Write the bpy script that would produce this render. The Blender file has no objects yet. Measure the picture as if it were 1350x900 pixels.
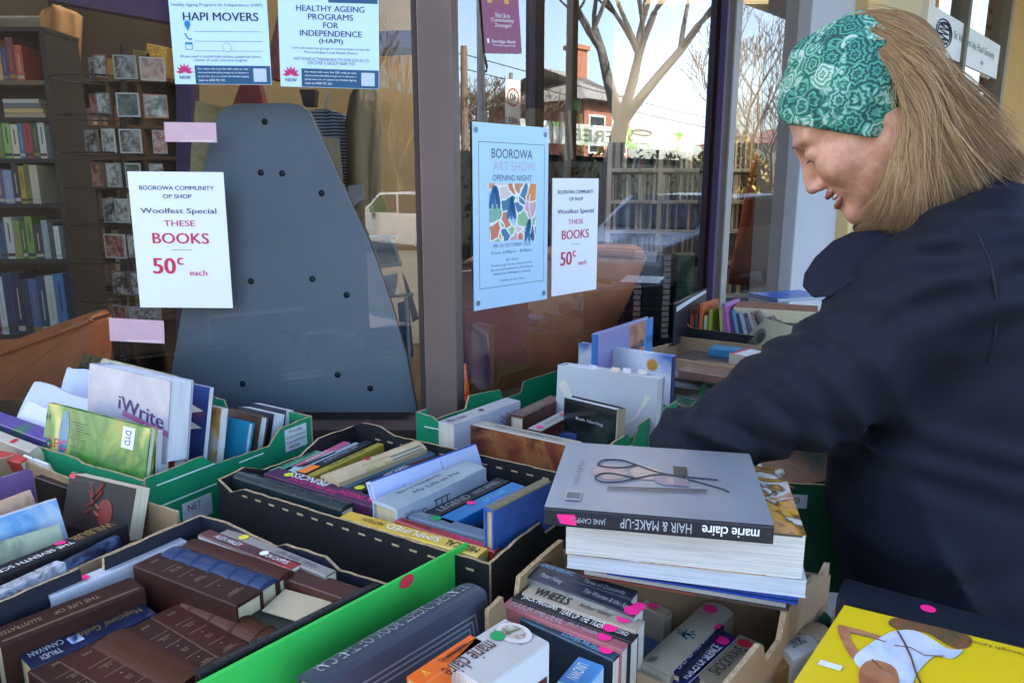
import bpy, bmesh, math, random
import numpy as np
from mathutils import Vector, Matrix

random.seed(7)
SC = bpy.context.scene
COL = SC.collection
R = math.radians

# ---------------------------------------------------------------- camera
CH = 1.42; F = 975.0; PIT = R(12.0)
cam = bpy.data.cameras.new('camera')
cam.sensor_width = 36.0
cam.lens = 36.0 * F / 1350.0
cam.clip_start = 0.02
cam.clip_end = 3000
camo = bpy.data.objects.new('camera', cam)
camo.location = (0, 0, CH)
camo.rotation_euler = (R(90) - PIT, 0, 0)
COL.objects.link(camo)
SC.camera = camo

# ---------------------------------------------------------------- world, sun, exposure
SUN_EL = 42.0
SUN_AZ = 140.0         # degrees, direction TOWARDS the sun, from +X anticlockwise
world = bpy.data.worlds.new("World")
SC.world = world
world.use_nodes = True
wn = world.node_tree.nodes
wl = world.node_tree.links
for n in list(wn):
    wn.remove(n)
wo = wn.new('ShaderNodeOutputWorld')
bg = wn.new('ShaderNodeBackground')
sky = wn.new('ShaderNodeTexSky')
sky.sky_type = 'NISHITA'
sky.sun_disc = False
sky.sun_elevation = R(SUN_EL)
sky.sun_rotation = R(90 - SUN_AZ)
sky.air_density = 1.0
sky.dust_density = 3.0
sky.ozone_density = 1.0
bg.inputs['Strength'].default_value = 0.15
wl.new(sky.outputs[0], bg.inputs[0])
wl.new(bg.outputs[0], wo.inputs[0])

sl = bpy.data.lights.new('sun', 'SUN')
sl.energy = 4.0
sl.angle = R(0.5)
sl.color = (1.0, 0.96, 0.90)
so = bpy.data.objects.new('sun', sl)
COL.objects.link(so)
_sd = Vector((math.cos(R(SUN_AZ)) * math.cos(R(SUN_EL)), math.sin(R(SUN_AZ)) * math.cos(R(SUN_EL)), math.sin(R(SUN_EL))))
so.rotation_euler = _sd.to_track_quat('Z', 'Y').to_euler()
so.location = (0, 0, 30)

SC.view_settings.view_transform = 'Standard'
SC.view_settings.look = 'None'
SC.view_settings.exposure = 3.08
SC.view_settings.gamma = 1.0
SC.view_settings.use_curve_mapping = False
try:
    SC.cycles.max_bounces = 10
    SC.cycles.diffuse_bounces = 6
    SC.cycles.transparent_max_bounces = 16
    SC.cycles.caustics_reflective = False
    SC.cycles.caustics_refractive = False
except Exception:
    pass

# ---------------------------------------------------------------- measuring helpers (photo pixels, 1350 x 900)
_c, _s = math.cos(PIT), math.sin(PIT)
def ray(px, py):
    x = (px - 675.0) / F
    y = -(py - 450.0) / F
    return Vector((x, _c + y * _s, -_s + y * _c))
EYE = Vector((0, 0, CH))
def PZ(px, py, z):
    r = ray(px, py)
    return EYE + r * ((z - CH) / r.z)
def PY(px, py, y):
    r = ray(px, py)
    return EYE + r * (y / r.y)
FD = Vector((math.cos(R(46.5)), math.sin(R(46.5)), 0))       # along the shop front
FN = Vector((FD.y, -FD.x, 0))                                 # out to the street
F0 = Vector((-0.115, 1.645, 0))
def PF(px, py, off=0.0):
    r = ray(px, py)
    p0 = F0 + FN * off
    t = ((p0 - EYE).dot(FN)) / r.dot(FN)
    return EYE + r * t
def fs(px, py=243):            # distance along the shop front of a picture column (at eye level)
    return (PF(px, py) - F0).dot(FD)
def RF(px, py, dist, left=False):
    # the point in the street whose mirror image in the pane shows at this pixel
    r = ray(px, py)
    n = Vector((0, -1, 0)) if left else FN
    p = PY(px, py, 1.64) if left else PF(px, py)
    d = (r - n * (2 * r.dot(n))).normalized()
    return p + d * (dist - (p - EYE).length)

# ---------------------------------------------------------------- materials
def lin(c):
    return tuple(((v / 12.92) if v <= 0.04045 else ((v + 0.055) / 1.055) ** 2.4) for v in c)
def hx(h):
    h = h.lstrip('#')
    return lin(tuple(int(h[i:i + 2], 16) / 255.0 for i in (0, 2, 4)))
_mats = {}
def M(col, rough=0.55, var=0.10, scale=25.0, bump=0.0, bscale=200.0, metal=0.0, spec=0.4, coat=0.0, detail=4.0):
    """plain procedural surface: base colour with soft uneven tone, fine roughness variation and optional grain"""
    if isinstance(col, str):
        col = hx(col)
    key = (tuple(round(v, 4) for v in col), rough, var, scale, bump, bscale, metal, spec, coat)
    if key in _mats:
        return _mats[key]
    m = bpy.data.materials.new('surface')
    m.use_nodes = True
    nt = m.node_tree
    p = nt.nodes['Principled BSDF']
    p.inputs['Roughness'].default_value = rough
    p.inputs['Metallic'].default_value = metal
    p.inputs['Specular IOR Level'].default_value = spec
    p.inputs['Coat Weight'].default_value = coat
    p.inputs['Coat Roughness'].default_value = 0.15
    tc = nt.nodes.new('ShaderNodeTexCoord')
    if var > 0:
        no = nt.nodes.new('ShaderNodeTexNoise')
        no.inputs['Scale'].default_value = scale
        no.inputs['Detail'].default_value = detail
        no.inputs['Roughness'].default_value = 0.65
        nt.links.new(tc.outputs['Object'], no.inputs['Vector'])
        cr = nt.nodes.new('ShaderNodeValToRGB')
        cr.color_ramp.elements[0].position = 0.3
        cr.color_ramp.elements[1].position = 0.7
        a = tuple(max(0, v * (1 - var)) for v in col) + (1,)
        b = tuple(min(1, v * (1 + var) + var * 0.01) for v in col) + (1,)
        cr.color_ramp.elements[0].color = a
        cr.color_ramp.elements[1].color = b
        nt.links.new(no.outputs['Fac'], cr.inputs['Fac'])
        nt.links.new(cr.outputs['Color'], p.inputs['Base Color'])
        mr = nt.nodes.new('ShaderNodeMapRange')
        mr.inputs['To Min'].default_value = max(0.02, rough - 0.08)
        mr.inputs['To Max'].default_value = min(1, rough + 0.12)
        nt.links.new(no.outputs['Fac'], mr.inputs['Value'])
        nt.links.new(mr.outputs[0], p.inputs['Roughness'])
    else:
        p.inputs['Base Color'].default_value = tuple(col) + (1,)
    if bump > 0:
        n2 = nt.nodes.new('ShaderNodeTexNoise')
        n2.inputs['Scale'].default_value = bscale
        n2.inputs['Detail'].default_value = 3
        nt.links.new(tc.outputs['Object'], n2.inputs['Vector'])
        bp = nt.nodes.new('ShaderNodeBump')
        bp.inputs['Strength'].default_value = bump
        bp.inputs['Distance'].default_value = 0.002
        nt.links.new(n2.outputs['Fac'], bp.inputs['Height'])
        nt.links.new(bp.outputs['Normal'], p.inputs['Normal'])
    _mats[key] = m
    return m
def WORN(col, rough=0.45, wear=0.35, scale=30.0, coat=0.0, scuff='#b9b4a8', spec=0.35):
    """used cover or carton print: uneven tone, rubbed pale specks, long creases and faint grime"""
    if isinstance(col, str): col = hx(col)
    key = ('worn', tuple(round(v, 4) for v in col), rough, wear, scale, coat, spec)
    if key in _mats: return _mats[key]
    m = bpy.data.materials.new('worn_print'); m.use_nodes = True
    nt = m.node_tree; p = nt.nodes['Principled BSDF']; L_ = nt.links.new
    p.inputs['Coat Weight'].default_value = coat; p.inputs['Coat Roughness'].default_value = 0.2
    p.inputs['Specular IOR Level'].default_value = spec
    tc = nt.nodes.new('ShaderNodeTexCoord')
    def noise(sc, det, st=None, dist=0.0):
        n = nt.nodes.new('ShaderNodeTexNoise'); n.inputs['Scale'].default_value = sc; n.inputs['Detail'].default_value = det; n.inputs['Roughness'].default_value = 0.7; n.inputs['Distortion'].default_value = dist
        if st:
            mp = nt.nodes.new('ShaderNodeMapping'); mp.inputs['Scale'].default_value = st; L_(tc.outputs['Object'], mp.inputs[0]); L_(mp.outputs[0], n.inputs['Vector'])
        else: L_(tc.outputs['Object'], n.inputs['Vector'])
        return n.outputs['Fac']
    def step(f, a, b_):
        r = nt.nodes.new('ShaderNodeMapRange'); r.clamp = True; r.inputs['From Min'].default_value = a; r.inputs['From Max'].default_value = b_; L_(f, r.inputs['Value']); return r.outputs[0]
    def mix(fac, a, b_):
        n = nt.nodes.new('ShaderNodeMix'); n.data_type = 'RGBA'; L_(fac, n.inputs[0])
        for i, v in ((6, a), (7, b_)):
            if isinstance(v, tuple): n.inputs[i].default_value = v + (1,)
            else: L_(v, n.inputs[i])
        return n.outputs[2]
    def scl(f, k):
        n = nt.nodes.new('ShaderNodeMath'); n.operation = 'MULTIPLY'; L_(f, n.inputs[0]); n.inputs[1].default_value = k; return n.outputs[0]
    c = mix(noise(scale, 5), tuple(v * 0.80 for v in col), tuple(min(1, v * 1.16 + 0.004) for v in col))
    sc_ = hx(scuff); tgt = tuple(0.55 * v + 0.45 * w for v, w in zip(col, sc_))
    c = mix(scl(step(noise(150, 8), 0.60, 0.72), wear), c, tgt)
    c = mix(scl(step(noise(1.0, 3, (14, 420, 420), 0.6), 0.66, 0.74), wear), c, tgt)
    c = mix(scl(step(noise(9, 4), 0.52, 0.75), wear * 0.5), c, tuple(v * 0.55 for v in col))
    L_(c, p.inputs['Base Color'])
    mr = nt.nodes.new('ShaderNodeMapRange'); mr.inputs['To Min'].default_value = max(0.05, rough - 0.14); mr.inputs['To Max'].default_value = min(1, rough + 0.2); L_(noise(40, 5), mr.inputs['Value']); L_(mr.outputs[0], p.inputs['Roughness'])
    bp = nt.nodes.new('ShaderNodeBump'); bp.inputs['Strength'].default_value = 0.18; bp.inputs['Distance'].default_value = 0.0015; L_(noise(60, 6), bp.inputs['Height']); L_(bp.outputs[0], p.inputs['Normal'])
    _mats[key] = m
    return m
def ART(cols, scale=14.0, rough=0.35, kind='noise', seed=0.0, stretch=(1, 1, 1), hard=False):
    """printed picture cover: several inks laid out by a warped noise or cell pattern"""
    cols = [hx(c) if isinstance(c, str) else c for c in cols]
    m = bpy.data.materials.new('printed_cover')
    m.use_nodes = True
    nt = m.node_tree
    p = nt.nodes['Principled BSDF']
    p.inputs['Roughness'].default_value = rough
    tc = nt.nodes.new('ShaderNodeTexCoord')
    mp = nt.nodes.new('ShaderNodeMapping')
    mp.inputs['Location'].default_value = (seed, seed * 1.7, seed * 0.6)
    mp.inputs['Scale'].default_value = stretch
    nt.links.new(tc.outputs['Object'], mp.inputs['Vector'])
    cr = nt.nodes.new('ShaderNodeValToRGB')
    n = len(cols)
    el = cr.color_ramp.elements
    while len(el) < n:
        el.new(0.5)
    for i, c in enumerate(cols):
        el[i].position = 0.30 + 0.40 * i / max(1, n - 1)
        el[i].color = tuple(c) + (1,)
    if hard:
        cr.color_ramp.interpolation = 'CONSTANT'
    if kind == 'cells':
        vo = nt.nodes.new('ShaderNodeTexVoronoi')
        vo.inputs['Scale'].default_value = scale
        nt.links.new(mp.outputs[0], vo.inputs['Vector'])
        for i in range(n):
            el[i].position = i / n
        nt.links.new(vo.outputs['Color'], cr.inputs['Fac'])
    else:
        no = nt.nodes.new('ShaderNodeTexNoise')
        no.inputs['Scale'].default_value = scale
        no.inputs['Detail'].default_value = 5
        no.inputs['Distortion'].default_value = 0.8
        nt.links.new(mp.outputs[0], no.inputs['Vector'])
        nt.links.new(no.outputs['Fac'], cr.inputs['Fac'])
    nt.links.new(cr.outputs[0], p.inputs['Base Color'])
    return m
def page_mat(col, axis):
    """page edges: fine lines parallel to the covers (axis = the thickness axis in object space)"""
    key = ('page', col, axis)
    if key in _mats:
        return _mats[key]
    c = hx(col)
    m = bpy.data.materials.new('page_edges')
    m.use_nodes = True
    nt = m.node_tree
    p = nt.nodes['Principled BSDF']
    p.inputs['Roughness'].default_value = 0.85
    tc = nt.nodes.new('ShaderNodeTexCoord')
    mp = nt.nodes.new('ShaderNodeMapping')
    s = [12.0, 12.0, 12.0]
    s[axis] = 900.0
    mp.inputs['Scale'].default_value = s
    no = nt.nodes.new('ShaderNodeTexNoise')
    no.inputs['Scale'].default_value = 1.0
    no.inputs['Detail'].default_value = 2
    cr = nt.nodes.new('ShaderNodeValToRGB')
    cr.color_ramp.elements[0].position = 0.3
    cr.color_ramp.elements[1].position = 0.62
    cr.color_ramp.elements[0].color = tuple(v * 0.72 for v in c) + (1,)
    cr.color_ramp.elements[1].color = c + (1,)
    nt.links.new(tc.outputs['Object'], mp.inputs[0])
    nt.links.new(mp.outputs[0], no.inputs['Vector'])
    nt.links.new(no.outputs['Fac'], cr.inputs['Fac'])
    nt.links.new(cr.outputs[0], p.inputs['Base Color'])
    _mats[key] = m
    return m
def glass_mat(k=2.0, tint=(0.93, 0.96, 0.95)):
    m = bpy.data.materials.new('window_glass')
    m.use_nodes = True
    nt = m.node_tree
    for n in list(nt.nodes):
        nt.nodes.remove(n)
    out = nt.nodes.new('ShaderNodeOutputMaterial')
    mx = nt.nodes.new('ShaderNodeMixShader')
    tr = nt.nodes.new('ShaderNodeBsdfTransparent')
    gl = nt.nodes.new('ShaderNodeBsdfGlossy')
    fr = nt.nodes.new('ShaderNodeFresnel')
    ml = nt.nodes.new('ShaderNodeMath')
    ml.operation = 'MULTIPLY'
    ml.use_clamp = True
    ml.inputs[1].default_value = k
    fr.inputs['IOR'].default_value = 1.52
    tr.inputs['Color'].default_value = tuple(tint) + (1,)
    gl.inputs['Roughness'].default_value = 0.0
    nt.links.new(fr.outputs[0], ml.inputs[0])
    nt.links.new(ml.outputs[0], mx.inputs[0])
    nt.links.new(tr.outputs[0], mx.inputs[1])
    nt.links.new(gl.outputs[0], mx.inputs[2])
    nt.links.new(mx.outputs[0], out.inputs[0])
    return m

# ---------------------------------------------------------------- mesh helpers
class MB:
    """collects shapes, then links them as ONE mesh object"""
    def __init__(self):
        self.v = []; self.f = []; self.m = []
    def add(self, vs, fs_, mi=0):
        o = len(self.v)
        self.v += [tuple(v) for v in vs]
        self.f += [tuple(i + o for i in f) for f in fs_]
        self.m += [mi] * len(fs_)
        return self
    def box(self, lo, hi, mi=0, mat=None):
        x0, y0, z0 = lo; x1, y1, z1 = hi
        vs = [Vector(p) for p in ((x0, y0, z0), (x1, y0, z0), (x1, y1, z0), (x0, y1, z0), (x0, y0, z1), (x1, y0, z1), (x1, y1, z1), (x0, y1, z1))]
        if mat is not None:
            vs = [mat @ v for v in vs]
        return self.add(vs, [(0, 3, 2, 1), (4, 5, 6, 7), (0, 1, 5, 4), (1, 2, 6, 5), (2, 3, 7, 6), (3, 0, 4, 7)], mi)
    def prism(self, pts, d, mi=0, mside=None):
        """pts: planar polygon (3D points); d: extrusion vector"""
        n = len(pts); d = Vector(d)
        a = [Vector(p) for p in pts]
        b = [p + d for p in a]
        self.add(a + b, [tuple(range(n - 1, -1, -1)), tuple(range(n, 2 * n))], mi)
        o = len(self.v) - 2 * n
        for i in range(n):
            j = (i + 1) % n
            self.f.append((o + i, o + j, o + n + j, o + n + i)); self.m.append(mi if mside is None else mside)
        return self
    def tube(self, pts, rad, n=6, mi=0, cap=True):
        pts = [Vector(p) for p in pts]
        k = len(pts)
        if not hasattr(rad, '__len__'):
            rad = [rad] * k
        vs = []
        up = Vector((0.13, 0.21, 0.97))
        for i, p in enumerate(pts):
            t = (pts[min(i + 1, k - 1)] - pts[max(i - 1, 0)])
            if t.length < 1e-9: t = Vector((0, 0, 1))
            t.normalize()
            a = t.cross(up)
            if a.length < 1e-3: a = t.cross(Vector((1, 0, 0)))
            a.normalize(); b = t.cross(a)
            for j in range(n):
                an = 2 * math.pi * j / n
                vs.append(p + (a * math.cos(an) + b * math.sin(an)) * rad[i])
        fs_ = []
        for i in range(k - 1):
            for j in range(n):
                fs_.append((i * n + j, i * n + (j + 1) % n, (i + 1) * n + (j + 1) % n, (i + 1) * n + j))
        if cap:
            fs_.append(tuple(range(n - 1, -1, -1)))
            fs_.append(tuple((k - 1) * n + j for j in range(n)))
        return self.add(vs, fs_, mi)
    def build(self, name, mats, parent=None, smooth=False, bevel=0.0, seg=2):
        me = bpy.data.meshes.new(name)
        me.from_pydata(self.v, [], self.f)
        if not isinstance(mats, (list, tuple)): mats = [mats]
        for mm in mats: me.materials.append(mm)
        if len(mats) > 1:
            me.polygons.foreach_set('material_index', self.m)
        if smooth:
            me.polygons.foreach_set('use_smooth', [True] * len(me.polygons))
        me.update()
        o = bpy.data.objects.new(name, me)
        COL.objects.link(o)
        if parent is not None: o.parent = parent
        if bevel > 0:
            bm = bmesh.new(); bm.from_mesh(me)
            bmesh.ops.bevel(bm, geom=[e for e in bm.edges if e.is_manifold and e.calc_face_angle(0) > 0.5], offset=bevel, segments=seg, affect='EDGES', profile=0.6)
            bm.to_mesh(me); bm.free(); me.update()
        return o
def tag(o, label=None, cat=None, group=None, kind=None):
    if label: o['label'] = label
    if cat: o['category'] = cat
    if group: o['group'] = group
    if kind: o['kind'] = kind
    return o
def thing(name, label, cat, loc=(0, 0, 0), group=None, mw=None):
    o = bpy.data.objects.new(name, None)
    o.empty_display_size = 0.05
    COL.objects.link(o)
    if mw is not None: o.matrix_world = mw
    else: o.location = loc
    return tag(o, label, cat, group)
def structure(o):
    o['kind'] = 'structure'; return o
def frame(o, x, y, z):
    """matrix with the given origin and axes"""
    m = Matrix.Identity(4)
    for i, a in enumerate((Vector(x), Vector(y), Vector(z))):
        for j in range(3): m[j][i] = a[j]
    for j in range(3): m[j][3] = o[j]
    return m

# ---------------------------------------------------------------- lettering
_txt = {}
def glyphs(s, bold=0.0, shear=0.0, lh=1.0):
    key = (s, bold, shear, lh)
    if key not in _txt:
        cu = bpy.data.curves.new('lettering', 'FONT')
        cu.body = s; cu.size = 1.0; cu.offset = bold; cu.shear = shear
        cu.align_x = 'CENTER'; cu.space_line = lh
        cu.resolution_u = 3
        o = bpy.data.objects.new('lettering', cu)
        me = bpy.data.meshes.new_from_object(o)
        bpy.data.objects.remove(o)
        vs = np.zeros(len(me.vertices) * 3); me.vertices.foreach_get('co', vs); vs = vs.reshape(-1, 3)
        fs_ = [tuple(p.vertices) for p in me.polygons]
        bpy.data.meshes.remove(me); bpy.data.curves.remove(cu)
        _txt[key] = (vs, fs_)
    return _txt[key]
def text(s, o, x, y, width=None, height=None, mat=None, parent=None, name='lettering', bold=0.0, shear=0.0, lh=1.0, lift=0.0006, align='C', mb=None, mi=0, fit=True):
    """flat lettering centred on o: x = reading direction, y = letter-top direction (parent's space)"""
    vs, fs_ = glyphs(s, 0.0, shear, lh)
    if len(vs) == 0: return None
    x = Vector(x).normalized(); y = Vector(y).normalized(); n = x.cross(y)
    lo = vs.min(0); hi = vs.max(0)
    w = hi[0] - lo[0] + max(0, 2 * bold); h = hi[1] - lo[1]
    if width and height:
        sx = width / w; sy = height / h
        if not fit: sx = sy = min(sx, sy)
    elif width: sx = sy = width / w
    else: sx = sy = height / h
    cx = {'C': (lo[0] + hi[0]) / 2, 'L': lo[0], 'R': hi[0]}[align]; cy = (lo[1] + hi[1]) / 2
    o = Vector(o) + n * lift
    b = MB() if mb is None else mb
    for k, dx in enumerate((-bold, bold) if bold > 0.004 else (0.0,)):
        b.add([o + n * (0.00012 * k) + x * ((v[0] - cx + dx) * sx) + y * ((v[1] - cy) * sy) for v in vs], fs_)
    return b if mb is not None else b.build(name, mat, parent)
INK = {'black': M('#1d1c20', 0.6, 0), 'white': M('#e8e8e6', 0.5, 0), 'gold': M((0.42, 0.27, 0.09), 0.4, 0, metal=0.4), 'red': M('#c3213c', 0.5, 0),
       'grey': M('#4a4d55', 0.5, 0), 'silver': M('#a9adb3', 0.4, 0), 'brown': M('#4b2328', 0.5, 0), 'pink': M('#f02a86', 0.45, 0.05), 'green': M('#0f9250', 0.5, 0.04),
       'lime': M('#c6cf3e', 0.5, 0.05), 'orange': M('#f0802c', 0.5, 0.05), 'navy': M('#1f2a4d', 0.5, 0), 'yellow': M('#e6d23c', 0.5, 0.05), 'teal': M('#1f6f8c', 0.5, 0),
       'lightblue': M('#7fb6d8', 0.5, 0), 'tan': M('#b49a76', 0.6, 0.05)}
def disc(o, x, y, rx, ry, mat, parent, name='price_sticker', lift=0.0005, n=20):
    x = Vector(x).normalized(); y = Vector(y).normalized(); nn = x.cross(y)
    o = Vector(o) + nn * lift
    b = MB()
    b.add([o + x * rx * math.cos(2 * math.pi * i / n) + y * ry * math.sin(2 * math.pi * i / n) for i in range(n)], [tuple(range(n))])
    return b.build(name, mat, parent)
def quad(o, x, y, w, h, mat, parent, name, lift=0.0005):
    x = Vector(x).normalized(); y = Vector(y).normalized(); nn = x.cross(y)
    o = Vector(o) + nn * lift
    b = MB()
    b.add([o - x * w / 2 - y * h / 2, o + x * w / 2 - y * h / 2, o + x * w / 2 + y * h / 2, o - x * w / 2 + y * h / 2], [(0, 1, 2, 3)])
    return b.build(name, mat, parent)
# ================================================================ THE SETTING
UP = Vector((0, 0, 1))
def facade_pt(s, z, off=0.0):
    p = F0 + FD * s + FN * off
    return Vector((p.x, p.y, z))
S_PUR = fs(936)
S_END = fs(1036)
S_PIER = fs(1094)

# pavement, road, far verge (one sheet each, 4 mm apart where flush)
def ground_sheet(name, d0, d1, z, mat, s0=-60, s1=90, n=1):
    b = MB()
    b.add([facade_pt(s0, z, d0), facade_pt(s1, z, d0), facade_pt(s1, z, d1), facade_pt(s0, z, d1)], [(0, 1, 2, 3)])
    return structure(b.build(name, mat))
def paving_mat():
    m = M('#8d8a85', 0.85, 0.16, 6.0, 0.3, 90)
    return m
b = MB()
g0 = -0.14
b.add([facade_pt(-400, g0, -400), facade_pt(400, g0, -400), facade_pt(400, g0, 400), facade_pt(-400, g0, 400)], [(0, 1, 2, 3)])
structure(b.build('ground', M((0.12, 0.11, 0.06), 0.95, 0.3, 0.6)))
ground_sheet('road', 3.4, 14.0, g0 + 0.004, M((0.055, 0.055, 0.058), 0.9, 0.25, 3.0, 0.3, 60))
b = MB()
b.prism([facade_pt(-60, g0, -0.1), facade_pt(90, g0, -0.1), facade_pt(90, g0, 3.4), facade_pt(-60, g0, 3.4)], (0, 0, 0.14))
structure(b.build('footpath', paving_mat()))
b = MB()
b.prism([facade_pt(-60, g0, 14.0), facade_pt(90, g0, 14.0), facade_pt(90, g0, 17.5), facade_pt(-60, g0, 17.5)], (0, 0, 0.14))
structure(b.build('far_footpath', M((0.10, 0.095, 0.085), 0.9, 0.2, 3.0)))
b = MB()
for k in range(-8, 14):
    b.add([facade_pt(k * 6, g0 + 0.008, 8.62), facade_pt(k * 6 + 3, g0 + 0.008, 8.62), facade_pt(k * 6 + 3, g0 + 0.008, 8.74), facade_pt(k * 6, g0 + 0.008, 8.74)], [(0, 1, 2, 3)])
structure(b.build('road_marking', M('#dcdcd8', 0.7, 0.1)))

# ---- shop room
IN_CEIL = 2.75
cream = M('#b5a07a', 0.8, 0.08, 3.0)
b = MB(); b.add([(-4.6, 1.7, 0.30), (2.7, 1.7, 0.30), (2.7, 6.4, 0.30), (-4.6, 6.4, 0.30)], [(0, 1, 2, 3)])
# the floor stops behind the angled shop front
b = MB()
fl = [(-4.6, 1.70, 0.02), (F0.x, 1.70, 0.02)] + [tuple(facade_pt(2.9, 0.02, -0.06))] + [(2.2, 6.4, 0.02), (-4.6, 6.4, 0.02)]
b.prism(fl, (0, 0, 0.02))
structure(b.build('shop_floor', M('#5a4a3c', 0.6, 0.15, 3.0)))
b = MB()
cz0, cz1 = IN_CEIL, IN_CEIL + 0.05
LIGHT_WELLS = [(-2.6, -1.3, 3.4, 4.9), (-0.5, 0.8, 2.9, 6.0), (1.0, 2.1, 3.4, 6.0)]  # skylight wells added out of view to brighten the inside of the shop
xs_ = [-4.6, -2.6, -1.3, -0.5, 0.8, 2.2]
b.prism([(x, y, cz0) for x, y in ((-4.6, 1.66), (F0.x, 1.66), tuple(facade_pt(1.45, 0, -0.04))[:2], (-4.6, facade_pt(1.45, 0, -0.04).y))], (0, 0, 0.05))
yA = facade_pt(1.45, 0, -0.04).y + 0.001
for x0_, x1_, y0_, y1_ in ((-4.6, -2.6, yA, 6.4), (-1.3, -0.5, yA, 6.4), (-2.599, -1.301, yA, 3.4), (-2.599, -1.301, 4.9, 6.4), (-0.499, 0.799, yA, 3.0), (-0.499, 0.799, 6.0, 6.4), (0.8, 1.0, 3.05, 6.4), (1.001, 2.099, 3.05, 3.4), (1.001, 2.099, 6.0, 6.4), (2.1, 2.2, 3.05, 6.4)):
    if y1_ > y0_: b.box((x0_, y0_, cz0), (x1_, y1_, cz1))
for x0_, x1_, y0_, y1_ in LIGHT_WELLS:
    y0_ = max(y0_, yA)
    b.box((x0_ - 0.05, y0_ - 0.05, cz1 + 0.001), (x0_, y1_ + 0.05, cz1 + 1.2)); b.box((x1_, y0_ - 0.05, cz1 + 0.001), (x1_ + 0.05, y1_ + 0.05, cz1 + 1.2))
    b.box((x0_ + 0.001, y0_ - 0.05, cz1 + 0.001), (x1_ - 0.001, y0_, cz1 + 1.2)); b.box((x0_ + 0.001, y1_, cz1 + 0.001), (x1_ - 0.001, y1_ + 0.05, cz1 + 1.2))
structure(b.build('shop_ceiling', M('#d5d2c8', 0.9, 0.03, 2.0)))
b = MB(); b.box((-4.6, 6.41, 0), (2.2, 6.5, IN_CEIL + 0.04)); structure(b.build('back_wall', M('#c3c8ce', 0.85, 0.05, 2.0)))
b = MB(); b.box((-4.7, 1.64, 0), (-4.6, 6.5, IN_CEIL + 0.04)); structure(b.build('side_wall', cream))
b = MB(); e = facade_pt(2.9, 0, -0.06)
b.prism([tuple(e), (e.x + 0.1, e.y, 0), (2.3, 6.4, 0), (2.2, 6.4, 0)], (0, 0, IN_CEIL))
structure(b.build('room_end_wall', M('#c3c7cc', 0.8, 0.05, 2.0)))

# ---- shop front: one thing, its panes, mullion and posts are parts
GL = glass_mat(2.2)
sf = thing('shop_front', 'shop front of two large window panes with a brown corner post and purple posts', 'shop front', (F0.x, F0.y, 0))
inv = Vector((-F0.x, -F0.y, 0))
def sfp(mb, name, mats, bevel=0.0):
    o = mb.build(name, mats, sf, bevel=bevel)
    o.matrix_parent_inverse = Matrix.Translation(inv)
    return o
brown = M('#66554f', 0.45, 0.10, 6.0, 0.08, 60)
purple = M('#40334f', 0.5, 0.12, 8.0)
dkwood = M('#3a2a25', 0.6, 0.15, 9.0)
ZS, ZT = 0.885, 2.72
x0m = PY(548, 243, 1.64).x; x1m = PY(602, 243, 1.64).x
b = MB(); b.add([(-4.6, 1.64, ZS), (x0m + 0.01, 1.64, ZS), (x0m + 0.01, 1.64, ZT), (-4.6, 1.64, ZT)], [(0, 1, 2, 3)])
sfp(b, 'window_pane', glass_mat(1.25))
b = MB(); b.add([facade_pt(0.0, ZS), facade_pt(S_PUR, ZS), facade_pt(S_PUR, ZT), facade_pt(0.0, ZT)], [(0, 1, 2, 3)])
sfp(b, 'window_pane', glass_mat(4.2))
b = MB(); b.add([facade_pt(S_PUR + 0.09, ZS), facade_pt(S_END, ZS), facade_pt(S_END, ZT), facade_pt(S_PUR + 0.09, ZT)], [(0, 1, 2, 3)])
sfp(b, 'window_pane', GL)
b = MB()
pp = [Vector((x0m + 0.012, 1.625, ZS)), Vector((x1m - 0.004, 1.612, ZS)), Vector((x1m + 0.01, 1.655, ZS)), Vector((x1m - 0.01, 1.70, ZS)), Vector((x0m + 0.012, 1.70, ZS))]
b.prism(pp, (0, 0, ZT - ZS))
sfp(b, 'corner_post', brown, 0.003)
b = MB(); b.box((x0m, 1.632, ZS), (x0m + 0.011, 1.69, ZT)); sfp(b, 'glazing_strip', dkwood)
b = MB(); b.prism([facade_pt(S_PUR, ZS, 0.03), facade_pt(S_PUR + 0.014, ZS, 0.03), facade_pt(S_PUR + 0.014, ZS, 0.006), facade_pt(S_PUR, ZS, 0.006)], (0, 0, ZT - ZS))
sfp(b, 'window_post', purple, 0.003)
b = MB(); b.prism([facade_pt(S_PUR + 0.015, ZS, 0.022), facade_pt(S_PUR + 0.06, ZS, 0.022), facade_pt(S_PUR + 0.06, ZS, -0.05), facade_pt(S_PUR + 0.015, ZS, -0.05)], (0, 0, ZT - ZS))
sfp(b, 'window_post', dkwood, 0.003)
b = MB(); b.prism([facade_pt(S_PUR + 0.061, ZS, 0.028), facade_pt(S_PUR + 0.10, ZS, 0.028), facade_pt(S_PUR + 0.10, ZS, -0.05), facade_pt(S_PUR + 0.061, ZS, -0.05)], (0, 0, ZT - ZS))
sfp(b, 'window_post', M('#8f8a84', 0.5, 0.1), 0.003)
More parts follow.
